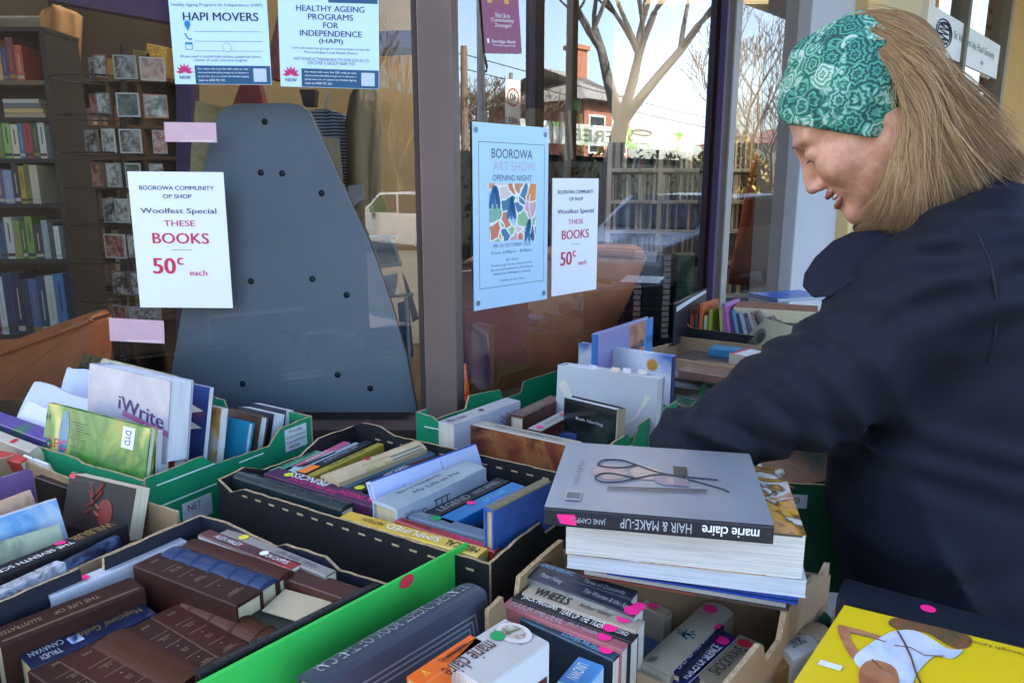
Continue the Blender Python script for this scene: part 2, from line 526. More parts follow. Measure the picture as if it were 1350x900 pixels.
# riser below the glass, sill and head
b = MB(); b.box((-4.6, 1.60, 0.0), (x1m - 0.03, 1.70, ZS - 0.03)); b.prism([facade_pt(0.0, 0, 0.045), facade_pt(S_END, 0, 0.045), facade_pt(S_END, 0, -0.05), facade_pt(0.03, 0, -0.05)], (0, 0, ZS - 0.03))
sfp(b, 'stall_riser', M('#4a3a35', 0.6, 0.15, 4.0))
b = MB(); b.box((-4.6, 1.57, ZS - 0.029), (x1m - 0.02, 1.80, ZS)); sfp(b, 'sill', dkwood)
b = MB(); b.prism([facade_pt(0.02, ZS - 0.029, 0.06), facade_pt(S_END, ZS - 0.029, 0.06), facade_pt(S_END, ZS - 0.029, -0.1), facade_pt(0.02, ZS - 0.029, -0.1)], (0, 0, 0.029)); sfp(b, 'sill', dkwood)
b = MB(); b.box((-4.6, 1.60, ZT), (x1m - 0.02, 1.72, 3.02)); sfp(b, 'head_beam', purple)
b = MB(); b.prism([facade_pt(0.02, ZT, 0.05), facade_pt(S_END, ZT, 0.05), facade_pt(S_END, ZT, -0.07), facade_pt(0.02, ZT, -0.07)], (0, 0, 0.3)); sfp(b, 'head_beam', purple)
# wall above, closing the shop and carrying the parapet
b = MB()
b.box((-6.0, 1.62, 3.021), (x1m - 0.02, 1.9, 8.62))
b.prism([facade_pt(0.02, 3.021, 0.03), facade_pt(40, 3.021, 0.03), facade_pt(40, 3.021, -0.3), facade_pt(0.02, 3.021, -0.3)], (0, 0, 5.6))
tag(b.build('upper_wall', M('#b39a72', 0.85, 0.08, 2.0)), 'cream rendered parapet wall above the shop windows and verandah', 'wall')

# white pier, then the neighbour's cream front
b = MB(); b.prism([facade_pt(S_END, 0, 0.05), facade_pt(S_PIER, 0, 0.05), facade_pt(S_PIER, 0, -0.12), facade_pt(S_END, 0, -0.12)], (0, 0, 3.02))
tag(b.build('wall_pier', M('#a9abb0', 0.75, 0.06, 3.0), bevel=0.006), 'pale grey painted pier between the shop window and the cream shop', 'wall')
nb = thing('neighbour_shop', 'cream rendered shop with a white charity sign in its side window', 'shop', facade_pt(S_PIER, 0))
nin = -facade_pt(S_PIER, 0)
def nbp(mb, name, mats, bevel=0.0, parent=None):
    o = mb.build(name, mats, nb if parent is None else parent, bevel=bevel)
    o.matrix_parent_inverse = Matrix.Translation(nin) if parent is None else Matrix.Identity(4)
    return o
s_a = fs(1110, 20); s_b = fs(1130, 20); s_c = fs(1158, 30); s_w0 = fs(1207, 35); s_w1 = fs(1318, 70); s_e = 30
crm = M('#c9ac78', 0.8, 0.07, 3.0, 0.15, 60); crm2 = M('#c3b08c', 0.8, 0.06, 3.0, 0.1, 60)
def slab(s0, s1, z0, z1, o0, o1):
    b = MB(); b.prism([facade_pt(s0, z0, o1), facade_pt(s1, z0, o1), facade_pt(s1, z0, o0), facade_pt(s0, z0, o0)], (0, 0, z1 - z0)); return b
nbp(slab(S_PIER, s_a, 0, 3.02, -0.1, 0.04), 'door_jamb', purple)
nbp(slab(s_a, s_b, 0, 3.02, -0.1, 0.10), 'pilaster', crm, 0.006)
nbp(slab(s_b, s_w0, 0, 3.02, -0.1, 0.02), 'wall', crm2)
nbp(slab(s_w0, s_w1, 0, 1.0, -0.1, 0.02), 'wall', crm)
nbp(slab(s_w1, s_e, 0, 3.02, -0.1, 0.03), 'wall', M('#b98f4e', 0.8, 0.08, 3.0, 0.1, 60))
nbp(slab(s_w0, s_w0 + 0.10, 1.0, 3.0, -0.05, 0.05), 'window_frame', M('#d8d2c4', 0.6, 0.05))
nbp(slab(s_w1 - 0.07, s_w1, 1.0, 3.0, -0.05, 0.05), 'window_frame', M('#77705f', 0.6, 0.05))
s_mid = fs(1262, 50)
nbp(slab(s_mid, s_mid + 0.05, 1.0, 3.0, -0.05, 0.045), 'window_frame', M('#6d6659', 0.6, 0.05))
b = MB(); b.add([facade_pt(s_w0, 1.0, 0.0), facade_pt(s_w1, 1.0, 0.0), facade_pt(s_w1, 3.0, 0.0), facade_pt(s_w0, 3.0, 0.0)], [(0, 1, 2, 3)])
nbp(b, 'window_pane', GL)
nbp(slab(s_w0 - 0.02, s_w1 + 0.02, 0.9, 3.02, -0.42, -0.4), 'blind', M('#8d7448', 0.8, 0.15, 5.0))
# the sign behind the pane
sg0 = fs(1212, 35); sg1 = fs(1309, 90)
zb = PF(1212, 63).z; zt = PF(1212, 2).z
sb = MB(); sb.prism([facade_pt(sg0, zb, 0.026), facade_pt(sg1, zb, 0.026), facade_pt(sg1, zb, 0.012), facade_pt(sg0, zb, 0.012)], (0, 0, zt - zb))
sign = sb.build('charity_sign', M('#d6d6d2', 0.5, 0.04))
tag(sign, 'white window sign with a dark emblem reading St Vincent de Paul Society', 'sign')
zc = (zb + zt) / 2; hh = zt - zb; ln = sg1 - sg0
text('St Vincent de Paul Society', facade_pt(sg0 + ln * 0.62, zc + hh * 0.08, 0.027), FD, UP, width=ln * 0.6, height=hh * 0.26, mat=INK['grey'], parent=sign, name='lettering')
text('NSW', facade_pt(sg0 + ln * 0.74, zc - hh * 0.25, 0.027), FD, UP, height=hh * 0.12, mat=INK['grey'], parent=sign, name='lettering')
b = MB()
ce = facade_pt(sg0 + ln * 0.20, zc, 0.029)
for a0, rx, ry in ((0, 0.19, 0.33), (0.3, 0.15, 0.26)):
    ring = [ce + FD * (ln * 0.09 * rx / 0.19 * math.cos(2 * math.pi * i / 28)) + UP * (hh * ry * math.sin(2 * math.pi * i / 28)) for i in range(29)]
    b.tube(ring, 0.0035, 4)
for k in range(5):
    b.tube([ce + FD * (ln * 0.06 * math.sin(t * 3.1 + k)) + UP * (hh * (0.22 - 0.1 * k + 0.05 * t)) for t in (-1, -0.5, 0, 0.5, 1)], 0.003, 4)
b.build('emblem', INK['navy'], sign)

# ---- verandah over the footpath
ver = thing('verandah', 'timber lined verandah roof on slim posts over the footpath', 'verandah', facade_pt(0, 0, 1.6))
vin = Matrix.Translation(-facade_pt(0, 0, 1.6))
def vp(mb, name, mats, bevel=0.0):
    o = mb.build(name, mats, ver, bevel=bevel); o.matrix_parent_inverse = vin; return o
b = MB(); b.prism([facade_pt(-1.7, 3.78, 0.06), facade_pt(26, 3.78, 0.06), facade_pt(26, 3.60, 2.95), facade_pt(-1.7, 3.60, 2.95)], (0, 0, 0.05))
vp(b, 'roof', M('#8e8a86', 0.7, 0.1, 2.0))
b = MB()
for k in range(12):
    d = 0.2 + k * 0.245
    z = 3.775 - d * 0.0623
    b.prism([facade_pt(-1.7, z - 0.03, d), facade_pt(26, z - 0.03, d), facade_pt(26, z - 0.03, d + 0.045), facade_pt(-1.7, z - 0.03, d + 0.045)], (0, 0, 0.028))
vp(b, 'lining_batten', M('#7b7773', 0.7, 0.1, 2.0))
b = MB(); b.prism([facade_pt(-1.7, 3.38, 2.952), facade_pt(26, 3.38, 2.952), facade_pt(26, 3.38, 3.0), facade_pt(-1.7, 3.38, 3.0)], (0, 0, 0.3))
vp(b, 'fascia', M('#6b6a6a', 0.6, 0.1, 2.0))
for px_ in (704, 752):
    q = RF(px_, 243, min((k * 0.02 + 2.5 for k in range(400)), key=lambda t_: abs((RF(px_, 243, t_) - F0).dot(FN) - 2.85)))
    d = (q - F0).dot(FN); s = (q - F0).dot(FD)
    hw = 0.052 if px_ == 704 else 0.035
    b = MB(); b.prism([facade_pt(s - hw, 0, 2.85 - hw), facade_pt(s + hw, 0, 2.85 - hw), facade_pt(s + hw, 0, 2.85 + hw), facade_pt(s - hw, 0, 2.85 + hw)], (0, 0, 2.0 if px_ == 704 else 3.58))
    vp(b, 'post', M('#a3947e', 0.6, 0.1, 6.0), 0.004)
    if px_ == 704:
        b = MB(); b.prism([facade_pt(s - hw, 2.0, 2.85 - hw), facade_pt(s + hw, 2.0, 2.85 - hw), facade_pt(s + hw, 2.0, 2.85 + hw), facade_pt(s - hw, 2.0, 2.85 + hw)], (0, 0, 1.58))
        vp(b, 'post', purple, 0.004)
# ================================================================ BOOKS AND CARTONS
def book_m(label, mw, L, t, w, spine, cover=None, side=1, name='paperback_book', page='#cfc3a6', bulge=0.0, ov=None, group=None, tex=(), dots=(), patches=(), cat='book', bands=0, pages=True):
    """a bound book: local x along the spine, y across its thickness, z=0 the spine, -z into the pages"""
    root = thing(name, label, cat, mw=mw, group=group)
    hard = name != 'paperback_book'
    if ov is None: ov = 0.003 if hard else 0.0004
    c = 0.0025 if hard else 0.0008
    c = min(c, t * 0.3)
    rr = min(0.0022, t * 0.3)
    # U shaped cover section
    prof = []
    if bulge > 0:
        n = 8
        for i in range(n + 1):
            u = i / n
            prof.append((u * t, bulge * 4 * u * (1 - u) - bulge * 0.35))
    else:
        for i in range(4):
            a = math.pi / 2 * i / 3
            prof.append((rr - rr * math.cos(a), -rr + rr * math.sin(a)))
        for i in range(4):
            a = math.pi / 2 * i / 3
            prof.append((t - rr + rr * math.sin(a), -rr + rr * math.cos(a)))
    def sz(y):
        if bulge > 0:
            u = min(1, max(0, y / t)); return bulge * 4 * u * (1 - u) - bulge * 0.35
        return 0.0
    poly = [(0, -w)] + prof + [(t, -w), (t - c, -w), (t - c, -c - rr), (c, -c - rr), (c, -w)]
    if side < 0: poly = [(-y, z) for y, z in poly][::-1]
    n = len(poly)
    mb = MB()
    nseg = 1
    xs = [0, L]
    vs = [(x, y, z) for x in xs for (y, z) in poly]
    mb.add(vs, [])
    k0 = len(prof)
    for i in range(n):
        j = (i + 1) % n
        (ya, za), (yb, zb) = poly[i], poly[j]
        is_sp = (za > -rr * 1.01 - bulge and zb > -rr * 1.01 - bulge) and abs(ya - yb) < t * 0.98 and not (abs(za + c + rr) < 1e-9 and abs(zb + c + rr) < 1e-9)
        mb.f.append((i, n + i, n + j, j)); mb.m.append(0 if is_sp else 1)
    mb.f.append(tuple(range(n))); mb.m.append(1)
    mb.f.append(tuple(range(2 * n - 1, n - 1, -1))); mb.m.append(1)
    if bands:
        for k in range(bands):
            xb = L * (0.12 + 0.76 * k / max(1, bands - 1))
            ys = [i / 8 * t for i in range(9)]
            a = [(xb - 0.003, side * y, sz(y) + 0.0002) for y in ys]; d = [(xb, side * y, sz(y) + 0.0022) for y in ys]; e = [(xb + 0.003, side * y, sz(y) + 0.0002) for y in ys]
            ff = []
            for i in range(8):
                ff += [(i, i + 1, 9 + i + 1, 9 + i), (9 + i, 10 + i, 19 + i, 18 + i)]
            if side > 0: ff = [f[::-1] for f in ff]
            mb.add(a + d + e, ff, 0)
    sm = WORN(spine, 0.40 if not hard else 0.5, 0.40) if not isinstance(spine, bpy.types.Material) else spine
    cm = sm if cover is None else (WORN(cover, 0.38, 0.28) if not isinstance(cover, bpy.types.Material) else cover)
    mb.build('cover', [sm, cm], root)
    if pages:
        pb = MB()
        y0, y1 = (c, t - c) if side > 0 else (-t + c, -c)
        pb.box((ov + 0.0003, y0 + 0.0001, -w + ov), (L - ov - 0.0003, y1 - 0.0001, -c - rr - 0.0003))
        pb.build('page_block', page_mat(page, 1), root)
    for d in tex:
        s, u, width, v, h, ink = d[:6]
        dr = d[6] if len(d) > 6 else 1
        bold = d[7] if len(d) > 7 else 0.0
        yc = side * v * t
        b = MB()
        text(s, (u * L, yc, 0), (dr, 0, 0), (0, dr, 0), width=width * L, height=h * t, mb=b, bold=bold)
        if bulge > 0 or side < 0:
            b.v = [(x, y, z + sz(abs(y))) for (x, y, z) in b.v]
        b.build('lettering', INK[ink] if isinstance(ink, str) else ink, root)
    for di_, (u, v, r, ink) in enumerate(dots):
        disc((u * L, side * v * t, sz(v * t)), (1, 0, 0), (0, 1, 0), r * 0.86, r * 0.86, INK[ink], root, lift=0.0011 + 0.0004 * di_)
    for (u0, u1, v0, v1, m) in patches:
        b = MB()
        b.add([(u0 * L, side * v0 * t, sz(v0 * t) + 0.0003), (u1 * L, side * v0 * t, sz(v0 * t) + 0.0003), (u1 * L, side * v1 * t, sz(v1 * t) + 0.0003), (u0 * L, side * v1 * t, sz(v1 * t) + 0.0003)], [(0, 1, 2, 3) if side > 0 else (3, 2, 1, 0)])
        b.build('spine_panel', m if isinstance(m, bpy.types.Material) else M(m, 0.45, 0.06), root)
    root['L'] = L; root['t'] = t
    return root
def strip(root):
    for k in ('L', 't'):
        if k in root: del root[k]
def book(label, A, B, t, w, spine, cover=None, z=0.95, z2=None, side=1, lean=0.0, **kw):
    """spine up: A and B are the two ends of one long spine edge in the picture, at height z (z2 at B)"""
    a = PZ(A[0], A[1], z); b_ = PZ(B[0], B[1], z if z2 is None else z2)
    x = (b_ - a); L = x.length; x.normalize()
    y = UP.cross(x).normalized(); zz = x.cross(y)
    rot = Matrix.Rotation(R(lean), 3, x)
    y = rot @ y; zz = rot @ zz
    return book_m(label, frame(a, x, y, zz), L, t, w, spine, cover, side, **kw)
def face_frame(root, side=1, which='near'):
    """centre-free helper: returns functions mapping (u along spine 0..1, d depth metres) to a point on the cover face y=0 (near) or y=t (far)"""
    L = root['L']; t = root['t']
    y = 0.0 if which == 'near' else side * t
    return lambda u, d: Vector((u * L, y, -d))

KRAFT = WORN('#a08466', 0.85, 0.35, 12.0, 0.0, '#c9b79a')
KRAFT_IN = WORN('#937959', 0.85, 0.35, 12.0, 0.0, '#c2ae8e')
EDGE = M('#a58e6e', 0.9, 0.42, 190.0)
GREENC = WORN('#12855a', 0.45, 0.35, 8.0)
GREEN_IN = M('#8a7454', 0.85, 0.1, 12.0)
BLACKC = WORN('#131419', 0.55, 0.30, 8.0, 0.0, '#6a6458')
NAVYC = WORN('#191d2a', 0.55, 0.30, 8.0, 0.0, '#6a6a70')

def carton(label, anchor, key, ang, Lu, Lv, h=0.20, z=0.95, outm=KRAFT, inm=KRAFT_IN, tops=None, name='cardboard_carton', cat='carton', group=None, edge=EDGE, stripes=None, th=0.0045, quadpx=None):
    """open carton; anchor = picture position of the rim corner named key (n/f near/far, l/r) ; tops: wall name -> [(s fraction, drop m)...]"""
    U = Vector((math.cos(R(ang)), math.sin(R(ang)), 0)); V = Vector((-U.y, U.x, 0))
    p = PZ(anchor[0], anchor[1], z)
    O = p.copy()
    if key[1] == 'r': O -= U * Lu
    if key[0] == 'f': O -= V * Lv
    O.z = z - h
    mb = MB()
    tops = tops or {}
    walls = {'n': (Vector((0, 0, 0)), Vector((1, 0, 0)), Vector((0, 1, 0)), Lu),
             'r': (Vector((Lu, th, 0)), Vector((0, 1, 0)), Vector((-1, 0, 0)), Lv - 2 * th),
             'f': (Vector((Lu, Lv, 0)), Vector((-1, 0, 0)), Vector((0, -1, 0)), Lu),
             'l': (Vector((0, Lv - th, 0)), Vector((0, -1, 0)), Vector((1, 0, 0)), Lv - 2 * th)}
    for k, (o, d, inn, ln) in walls.items():
        prof = tops.get(k, [(0, 0), (1, 0)])
        rj = random.Random(hash((label[:12], k)) if False else len(label) * 7 + ord(k)); dense = []
        for q_ in range(len(prof) - 1):
            (sa, da), (sb, db) = prof[q_], prof[q_ + 1]; m_ = max(1, int(abs(sb - sa) * ln / 0.014))
            for j_ in range(m_):
                f_ = j_ / m_; dense.append((sa + (sb - sa) * f_, da + (db - da) * f_ + (rj.uniform(-0.0009, 0.0009) if 0 < f_ else 0)))
        dense.append(prof[-1]); prof = dense
        pts = [o, o + d * ln] + [o + d * (ln * s_) + Vector((0, 0, h - dz)) for s_, dz in reversed(prof)]
        n = len(pts)
        a = pts; b_ = [q + inn * th for q in pts]
        mb.add(a + b_, [])
        base = len(mb.v) - 2 * n
        mb.f.append(tuple(base + i for i in range(n))); mb.m.append(0)
        mb.f.append(tuple(base + n + i for i in range(n - 1, -1, -1))); mb.m.append(1)
        for i in range(n):
            j = (i + 1) % n
            mb.f.append((base + j, base + i, base + n + i, base + n + j)); mb.m.append(2)
    mb.box((th, th, 0.0), (Lu - th, Lv - th, 0.005), 1)
    if quadpx:      # rim corners nl, nr, fr, fl as seen: the box is a little out of square
        c4 = [PZ(q[0], q[1], z) - O for q in quadpx]
        c4 = [Vector((c.dot(U), c.dot(V), 0)) for c in c4]
        nv = []
        for (x_, y_, z_) in mb.v:
            s_, t_ = x_ / Lu, y_ / Lv
            w_ = c4[0] * ((1 - s_) * (1 - t_)) + c4[1] * (s_ * (1 - t_)) + c4[2] * (s_ * t_) + c4[3] * ((1 - s_) * t_)
            nv.append((w_.x, w_.y, z_))
        mb.v = nv
    o = mb.build(name, [outm, inm, edge])
    o.matrix_world = frame(O, U, V, UP)
    tag(o, label, cat, group)
    if stripes:
        for (k, s0, s1, dz) in stripes:
            oo, d, inn, ln = walls[k]
            b = MB()
            q0 = oo + d * (ln * s0) + Vector((0, 0, h - dz)) - inn * 0.0006; q1 = oo + d * (ln * s1) + Vector((0, 0, h - dz)) - inn * 0.0006
            b.add([q0, q1, q1 + Vector((0, 0, 0.0028)), q0 + Vector((0, 0, 0.0028))], [(0, 1, 2, 3)])
            b.build('printed_stripe', M('#cfe4d8', 0.5, 0), o)
    return o
def carton_label(o, Lu, Lv, wall, s, dz, w, h, lines, hz=0.2, mat=None):
    walls = {'n': (Vector((0, 0, 0)), Vector((1, 0, 0)), Vector((0, -1, 0)), Lu), 'r': (Vector((Lu, 0, 0)), Vector((0, 1, 0)), Vector((1, 0, 0)), Lv)}
    oo, d, nn, ln = walls[wall]
    c = oo + d * (ln * s) + Vector((0, 0, hz - dz)) + nn * 0.0012
    q = quad(c, d, UP, w, h, mat or M('#c9ced2', 0.5, 0.04), o, 'carton_label', 0)
    for (t_, fx, fy, fw, fh) in lines:
        text(t_, c + d * (fx * w) + UP * (fy * h), d, UP, width=fw * w, height=fh * h, mat=INK['black'], parent=q, name='lettering')
    return q
hand_hole = lambda a, b, d, r=0.03: [(a - r * 0.35, 0), (a, 0), (a + r, d), (b - r, d), (b, 0), (b + r * 0.35, 0)]

# ---- tables
def table(label, pts, h=0.745):
    t = thing('trestle_table', label, 'table', (pts[0][0], pts[0][1], 0))
    mi = Matrix.Translation((-pts[0][0], -pts[0][1], 0))
    b = MB(); b.prism([(x, y, h - 0.03) for x, y in pts], (0, 0, 0.03))
    o = b.build('table_top', M('#8a7b68', 0.6, 0.1, 5.0), t, bevel=0.003); o.matrix_parent_inverse = mi
    cx = sum(p[0] for p in pts) / len(pts); cy = sum(p[1] for p in pts) / len(pts)
    for x, y in pts:
        x = cx + (x - cx) * 0.88; y = cy + (y - cy) * 0.88
        b = MB(); b.box((x - 0.02, y - 0.02, 0), (x + 0.02, y + 0.02, h - 0.031))
        o = b.build('leg', M('#4a4a4d', 0.4, 0.1, metal=0.6), t); o.matrix_parent_inverse = mi
    return t
table('trestle table under the left cartons, close against the window', [(-0.75, 0.10), (0.52, 0.10), (0.56, 0.74), (0.02, 1.02), (-0.46, 1.50), (-1.35, 1.50)])
table('trestle table under the right cartons along the angled window', [(0.03, 1.03), (0.42, 0.80), (0.46, 1.20), (0.95, 1.75), (1.10, 2.45), (0.62, 2.28), (-0.06, 1.55), (-0.40, 1.50)])

# ---- cartons
TN = [(0, 0), (0.16, 0), (0.20, 0.045), (0.80, 0.045), (0.84, 0), (1, 0)]
TD = [(0, 0.002), (0.22, 0), (0.27, 0.05), (0.50, 0.055), (0.74, 0.048), (0.78, 0), (1, 0.001)]
C1 = dict(Lu=0.50, Lv=0.378)
c1 = carton('green produce tray of children\'s books at far left under the grey board', (188, 632), 'nr', -30, outm=GREENC, inm=GREENC, group='open cartons of second-hand books',
            tops={'r': [(0, 0), (0.30, -0.002), (0.36, 0.02), (0.70, 0.026), (0.78, 0), (1, -0.004)], 'f': [(0, -0.004), (0.22, -0.004), (0.25, 0.032), (0.50, 0.034), (0.53, 0), (1, -0.002)], 'n': [(0, 0.0), (0.62, 0), (0.66, 0.006), (1, 0.002)]},
            stripes=[('n', 0.62, 0.985, 0.028), ('r', 0.05, 0.36, 0.02), ('r', 0.05, 0.36, 0.058), ('r', 0.5, 0.66, 0.036)], name='produce_tray', cat='tray', **C1)
carton_label(c1, C1['Lu'], C1['Lv'], 'r', 0.875, 0.028, 0.058, 0.046, [('Proudly', 0, 0.33, 0.6, 0.18), ('Grown and packed', 0, 0.1, 0.85, 0.15), ('in our own orchard', 0, -0.1, 0.85, 0.15), ('with care', -0.1, -0.32, 0.5, 0.15)])
carton_label(c1, C1['Lu'], C1['Lv'], 'r', 0.25, 0.088, 0.06, 0.04, [('NET', -0.1, 0.2, 0.45, 0.3)])
C2 = dict(Lu=0.46, Lv=0.42)
c2 = carton('brown cardboard carton of novels at left edge in front of the green tray', (236, 673), 'fr', -31, outm=KRAFT, inm=KRAFT_IN, group='open cartons of second-hand books',
            tops={'f': [(0, 0), (0.28, 0.004), (0.30, 0.018), (0.42, 0.02), (0.45, 0.0), (0.60, -0.004), (0.62, 0.01), (1, 0.004)], 'r': [(0, 0.02), (1, 0.02)]}, **C2)
CA = dict(Lu=0.352, Lv=0.40)
ca = carton('black carton of brown leather-bound classics in the left foreground', (265, 681), 'fl', -30, outm=NAVYC, inm=NAVYC, group='open cartons of second-hand books',
            tops={'l': [(0, -0.004), (0.34, -0.003), (0.345, 0.022), (0.41, 0.024), (0.415, -0.002), (1, 0)], 'f': [(0, 0.02), (0.30, 0.02), (0.36, 0.006), (0.55, 0.004), (0.60, 0.012), (0.85, -0.004), (1, -0.004)], 'r': [(0, 0.02), (1, 0.02)], 'n': [(0, .05), (1, .05)]}, quadpx=[(-235, 892), (120, 985), (541, 757), (265, 681)], **CA)
CB = dict(Lu=0.53, Lv=0.318)
BUMP = [(0, 0.0), (0.05, 0.002), (0.17, -0.004), (0.20, -0.018), (0.32, -0.020), (0.36, 0.0), (0.9, 0.0), (1, -0.002)]
cb = carton('black carton with a perforated rim in the centre full of hardbacks and novels', (645, 744), 'nr', -31.5, outm=BLACKC, inm=BLACKC, group='open cartons of second-hand books',
            tops={'l': [(0, -0.002), (0.3, -0.004), (0.45, 0.016), (0.72, 0.014), (0.85, -0.004), (1, 0.0)], 'n': [(0, 0), (0.06, 0.016), (0.12, 0.004), (1, 0)], 'f': [(0, 0), (0.80, 0), (0.86, -0.012), (0.95, -0.012), (1, 0)], 'r': [(0, 0.0), (0.25, -0.004), (0.42, -0.002), (0.46, 0.02), (0.8, 0.02), (1, 0)]}, **CB)
for wl_, y_, yy in (('n', -0.0008, -1), ('f', CB['Lv'] - 0.0045 - 0.0008, -1)):
    b = MB()
    for k in range(15):
        x0 = 0.06 + k * 0.031
        b.add([(x0, y_, 0.184), (x0 + 0.013, y_, 0.184), (x0 + 0.013, y_, 0.1872), (x0, y_, 0.1872)], [(0, 1, 2, 3)])
    b.build('perforation', EDGE, cb)
C5 = dict(Lu=0.405, Lv=0.445)
c5 = carton('green produce tray with white ring binders beside the brown window post', (790, 592), 'nr', -30, outm=GREENC, inm=GREENC, group='open cartons of second-hand books',
            tops={'n': [(0, -0.004), (0.10, 0.0), (0.16, 0.014), (0.36, 0.046), (0.52, 0.046), (0.60, 0.010), (0.66, 0.002), (1, 0.006)],
                  'l': [(0, -0.004), (0.28, -0.002), (0.30, 0.024), (0.44, 0.028), (0.46, 0.0), (0.68, -0.006), (0.705, 0.022), (0.92, 0.024), (0.95, -0.004), (1, -0.004)],
                  'r': [(0, 0.004), (0.34, 0.0), (0.38, 0.012), (0.6, 0.016), (0.64, 0), (1, 0)]},
            stripes=[('n', 0.03, 0.30, 0.024), ('r', 0.06, 0.45, 0.030)], name='produce_tray', cat='tray', quadpx=[(548, 545), (790, 594), (886, 536), (735, 490)], **C5)
carton_label(c5, C5['Lu'], C5['Lv'], 'n', 0.62, 0.046, 0.075, 0.018, [('GROWN FOR', -0.05, 0.05, 0.7, 0.5)])
C6 = dict(Lu=0.33, Lv=0.44)
c6 = carton('green produce tray of magazines behind the woman\'s sleeve', (801, 590), 'nl', -30, outm=GREENC, inm=GREENC, group='open cartons of second-hand books',
            tops={'l': [(0, -0.004), (0.22, -0.006), (0.24, 0.028), (0.46, 0.03), (0.48, -0.006), (0.80, -0.008), (0.84, 0.024), (1, 0.02)], 'n': [(0, -0.004), (0.10, -0.004), (0.15, 0.03), (0.5, 0.03), (1, 0.03)]},
            stripes=[('n', 0.03, 0.5, 0.048), ('l', 0.55, 0.97, 0.045)], name='produce_tray', cat='tray', quadpx=[(801, 590), (1000, 640), (1065, 562), (950, 492)], **C6)
C7 = dict(Lu=0.36, Lv=0.28)
c7 = carton('plain brown open carton by the purple window post', (893, 441), 'fl', -36, z=1.0, outm=KRAFT, inm=KRAFT_IN, group='open cartons of second-hand books', tops={'f': [(0, 0), (1, 0.004)], 'l': [(0, 0.02), (1, 0)]}, **C7)
C12 = dict(Lu=0.42, Lv=0.26)
c12 = carton('black crate of thin picture books in the far corner of the table', (893, 422), 'nl', -36, h=0.16, z=1.03, outm=BLACKC, inm=BLACKC, group='open cartons of second-hand books',
             tops={'n': [(0, -0.01), (0.05, 0.0), (0.10, 0.018), (1, 0.02)]}, name='storage_crate', cat='crate', **C12)
C8 = dict(Lu=0.345, Lv=0.27)
c8 = carton('torn brown carton of paperbacks under the stack of thick white books', (738, 705), 'fl', -22, outm=KRAFT, inm=KRAFT_IN, group='open cartons of second-hand books',
            tops={'l': [(0, 0.004), (0.35, 0.0), (0.62, -0.003), (0.66, 0.03), (0.78, 0.034), (0.84, 0), (1, 0)], 'n': [(0, 0.03), (0.05, 0.06), (0.10, 0.13), (1, 0.13)], 'f': [(0, 0.02), (1, 0.02)],
                  'r': [(0, 0.006), (0.30, 0.002), (0.33, 0.010), (0.36, 0.034), (0.50, 0.030), (0.53, -0.002), (0.84, -0.004), (0.87, 0.018), (0.95, 0.006), (1, 0)]}, th=0.007, quadpx=[(636, 806), (946, 912), (1097, 738), (738, 705)], **C8)
C9 = dict(Lu=0.46, Lv=0.26)
c9 = carton('low brown carton holding the big car book in the near foreground', (648, 812), 'fr', -28, h=0.15, z=0.90, outm=KRAFT, inm=KRAFT_IN, group='open cartons of second-hand books', tops={'n': [(0, .04), (1, .04)], 'f': [(0, .03), (1, .03)]}, **C9)
C10 = dict(Lu=0.36, Lv=0.30)
c10 = carton('brown carton at right under the yellow book', (1098, 800), 'fl', -24, h=0.15, z=0.90, outm=KRAFT, inm=KRAFT_IN, group='open cartons of second-hand books', **C10)
C11 = dict(Lu=0.24, Lv=0.26)
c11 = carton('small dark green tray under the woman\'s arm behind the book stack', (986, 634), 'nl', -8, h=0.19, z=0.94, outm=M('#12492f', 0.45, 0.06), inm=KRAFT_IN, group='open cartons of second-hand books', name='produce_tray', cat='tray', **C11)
carton_label(c11, C11['Lu'], C11['Lv'], 'n', 0.27, 0.030, 0.062, 0.024, [('GROWN FOR', -0.05, 0.05, 0.75, 0.45)], hz=0.19)

# bright green card along the front of the black carton
a = PZ(258, 899, 0.955); e = PZ(614, 714, 0.955)
x = (e - a).normalized(); y = UP.cross(x)
b = MB(); b.box((0, -0.005, -0.062), ((e - a).length, 0.0, 0))
o = b.build('green_folder', WORN('#35b54c', 0.4, 0.18, 6.0), None, bevel=0.001)
o.matrix_world = frame(a, x, y, UP)
tag(o, 'bright green card folder on edge along the black carton, red sticker on it', 'folder')
disc(((e - a).length * 0.705, -0.0055, -0.007), (1, 0, 0), (0, 0, 1), 0.0115, 0.0085, M('#d43a45', 0.5, 0.05), o)
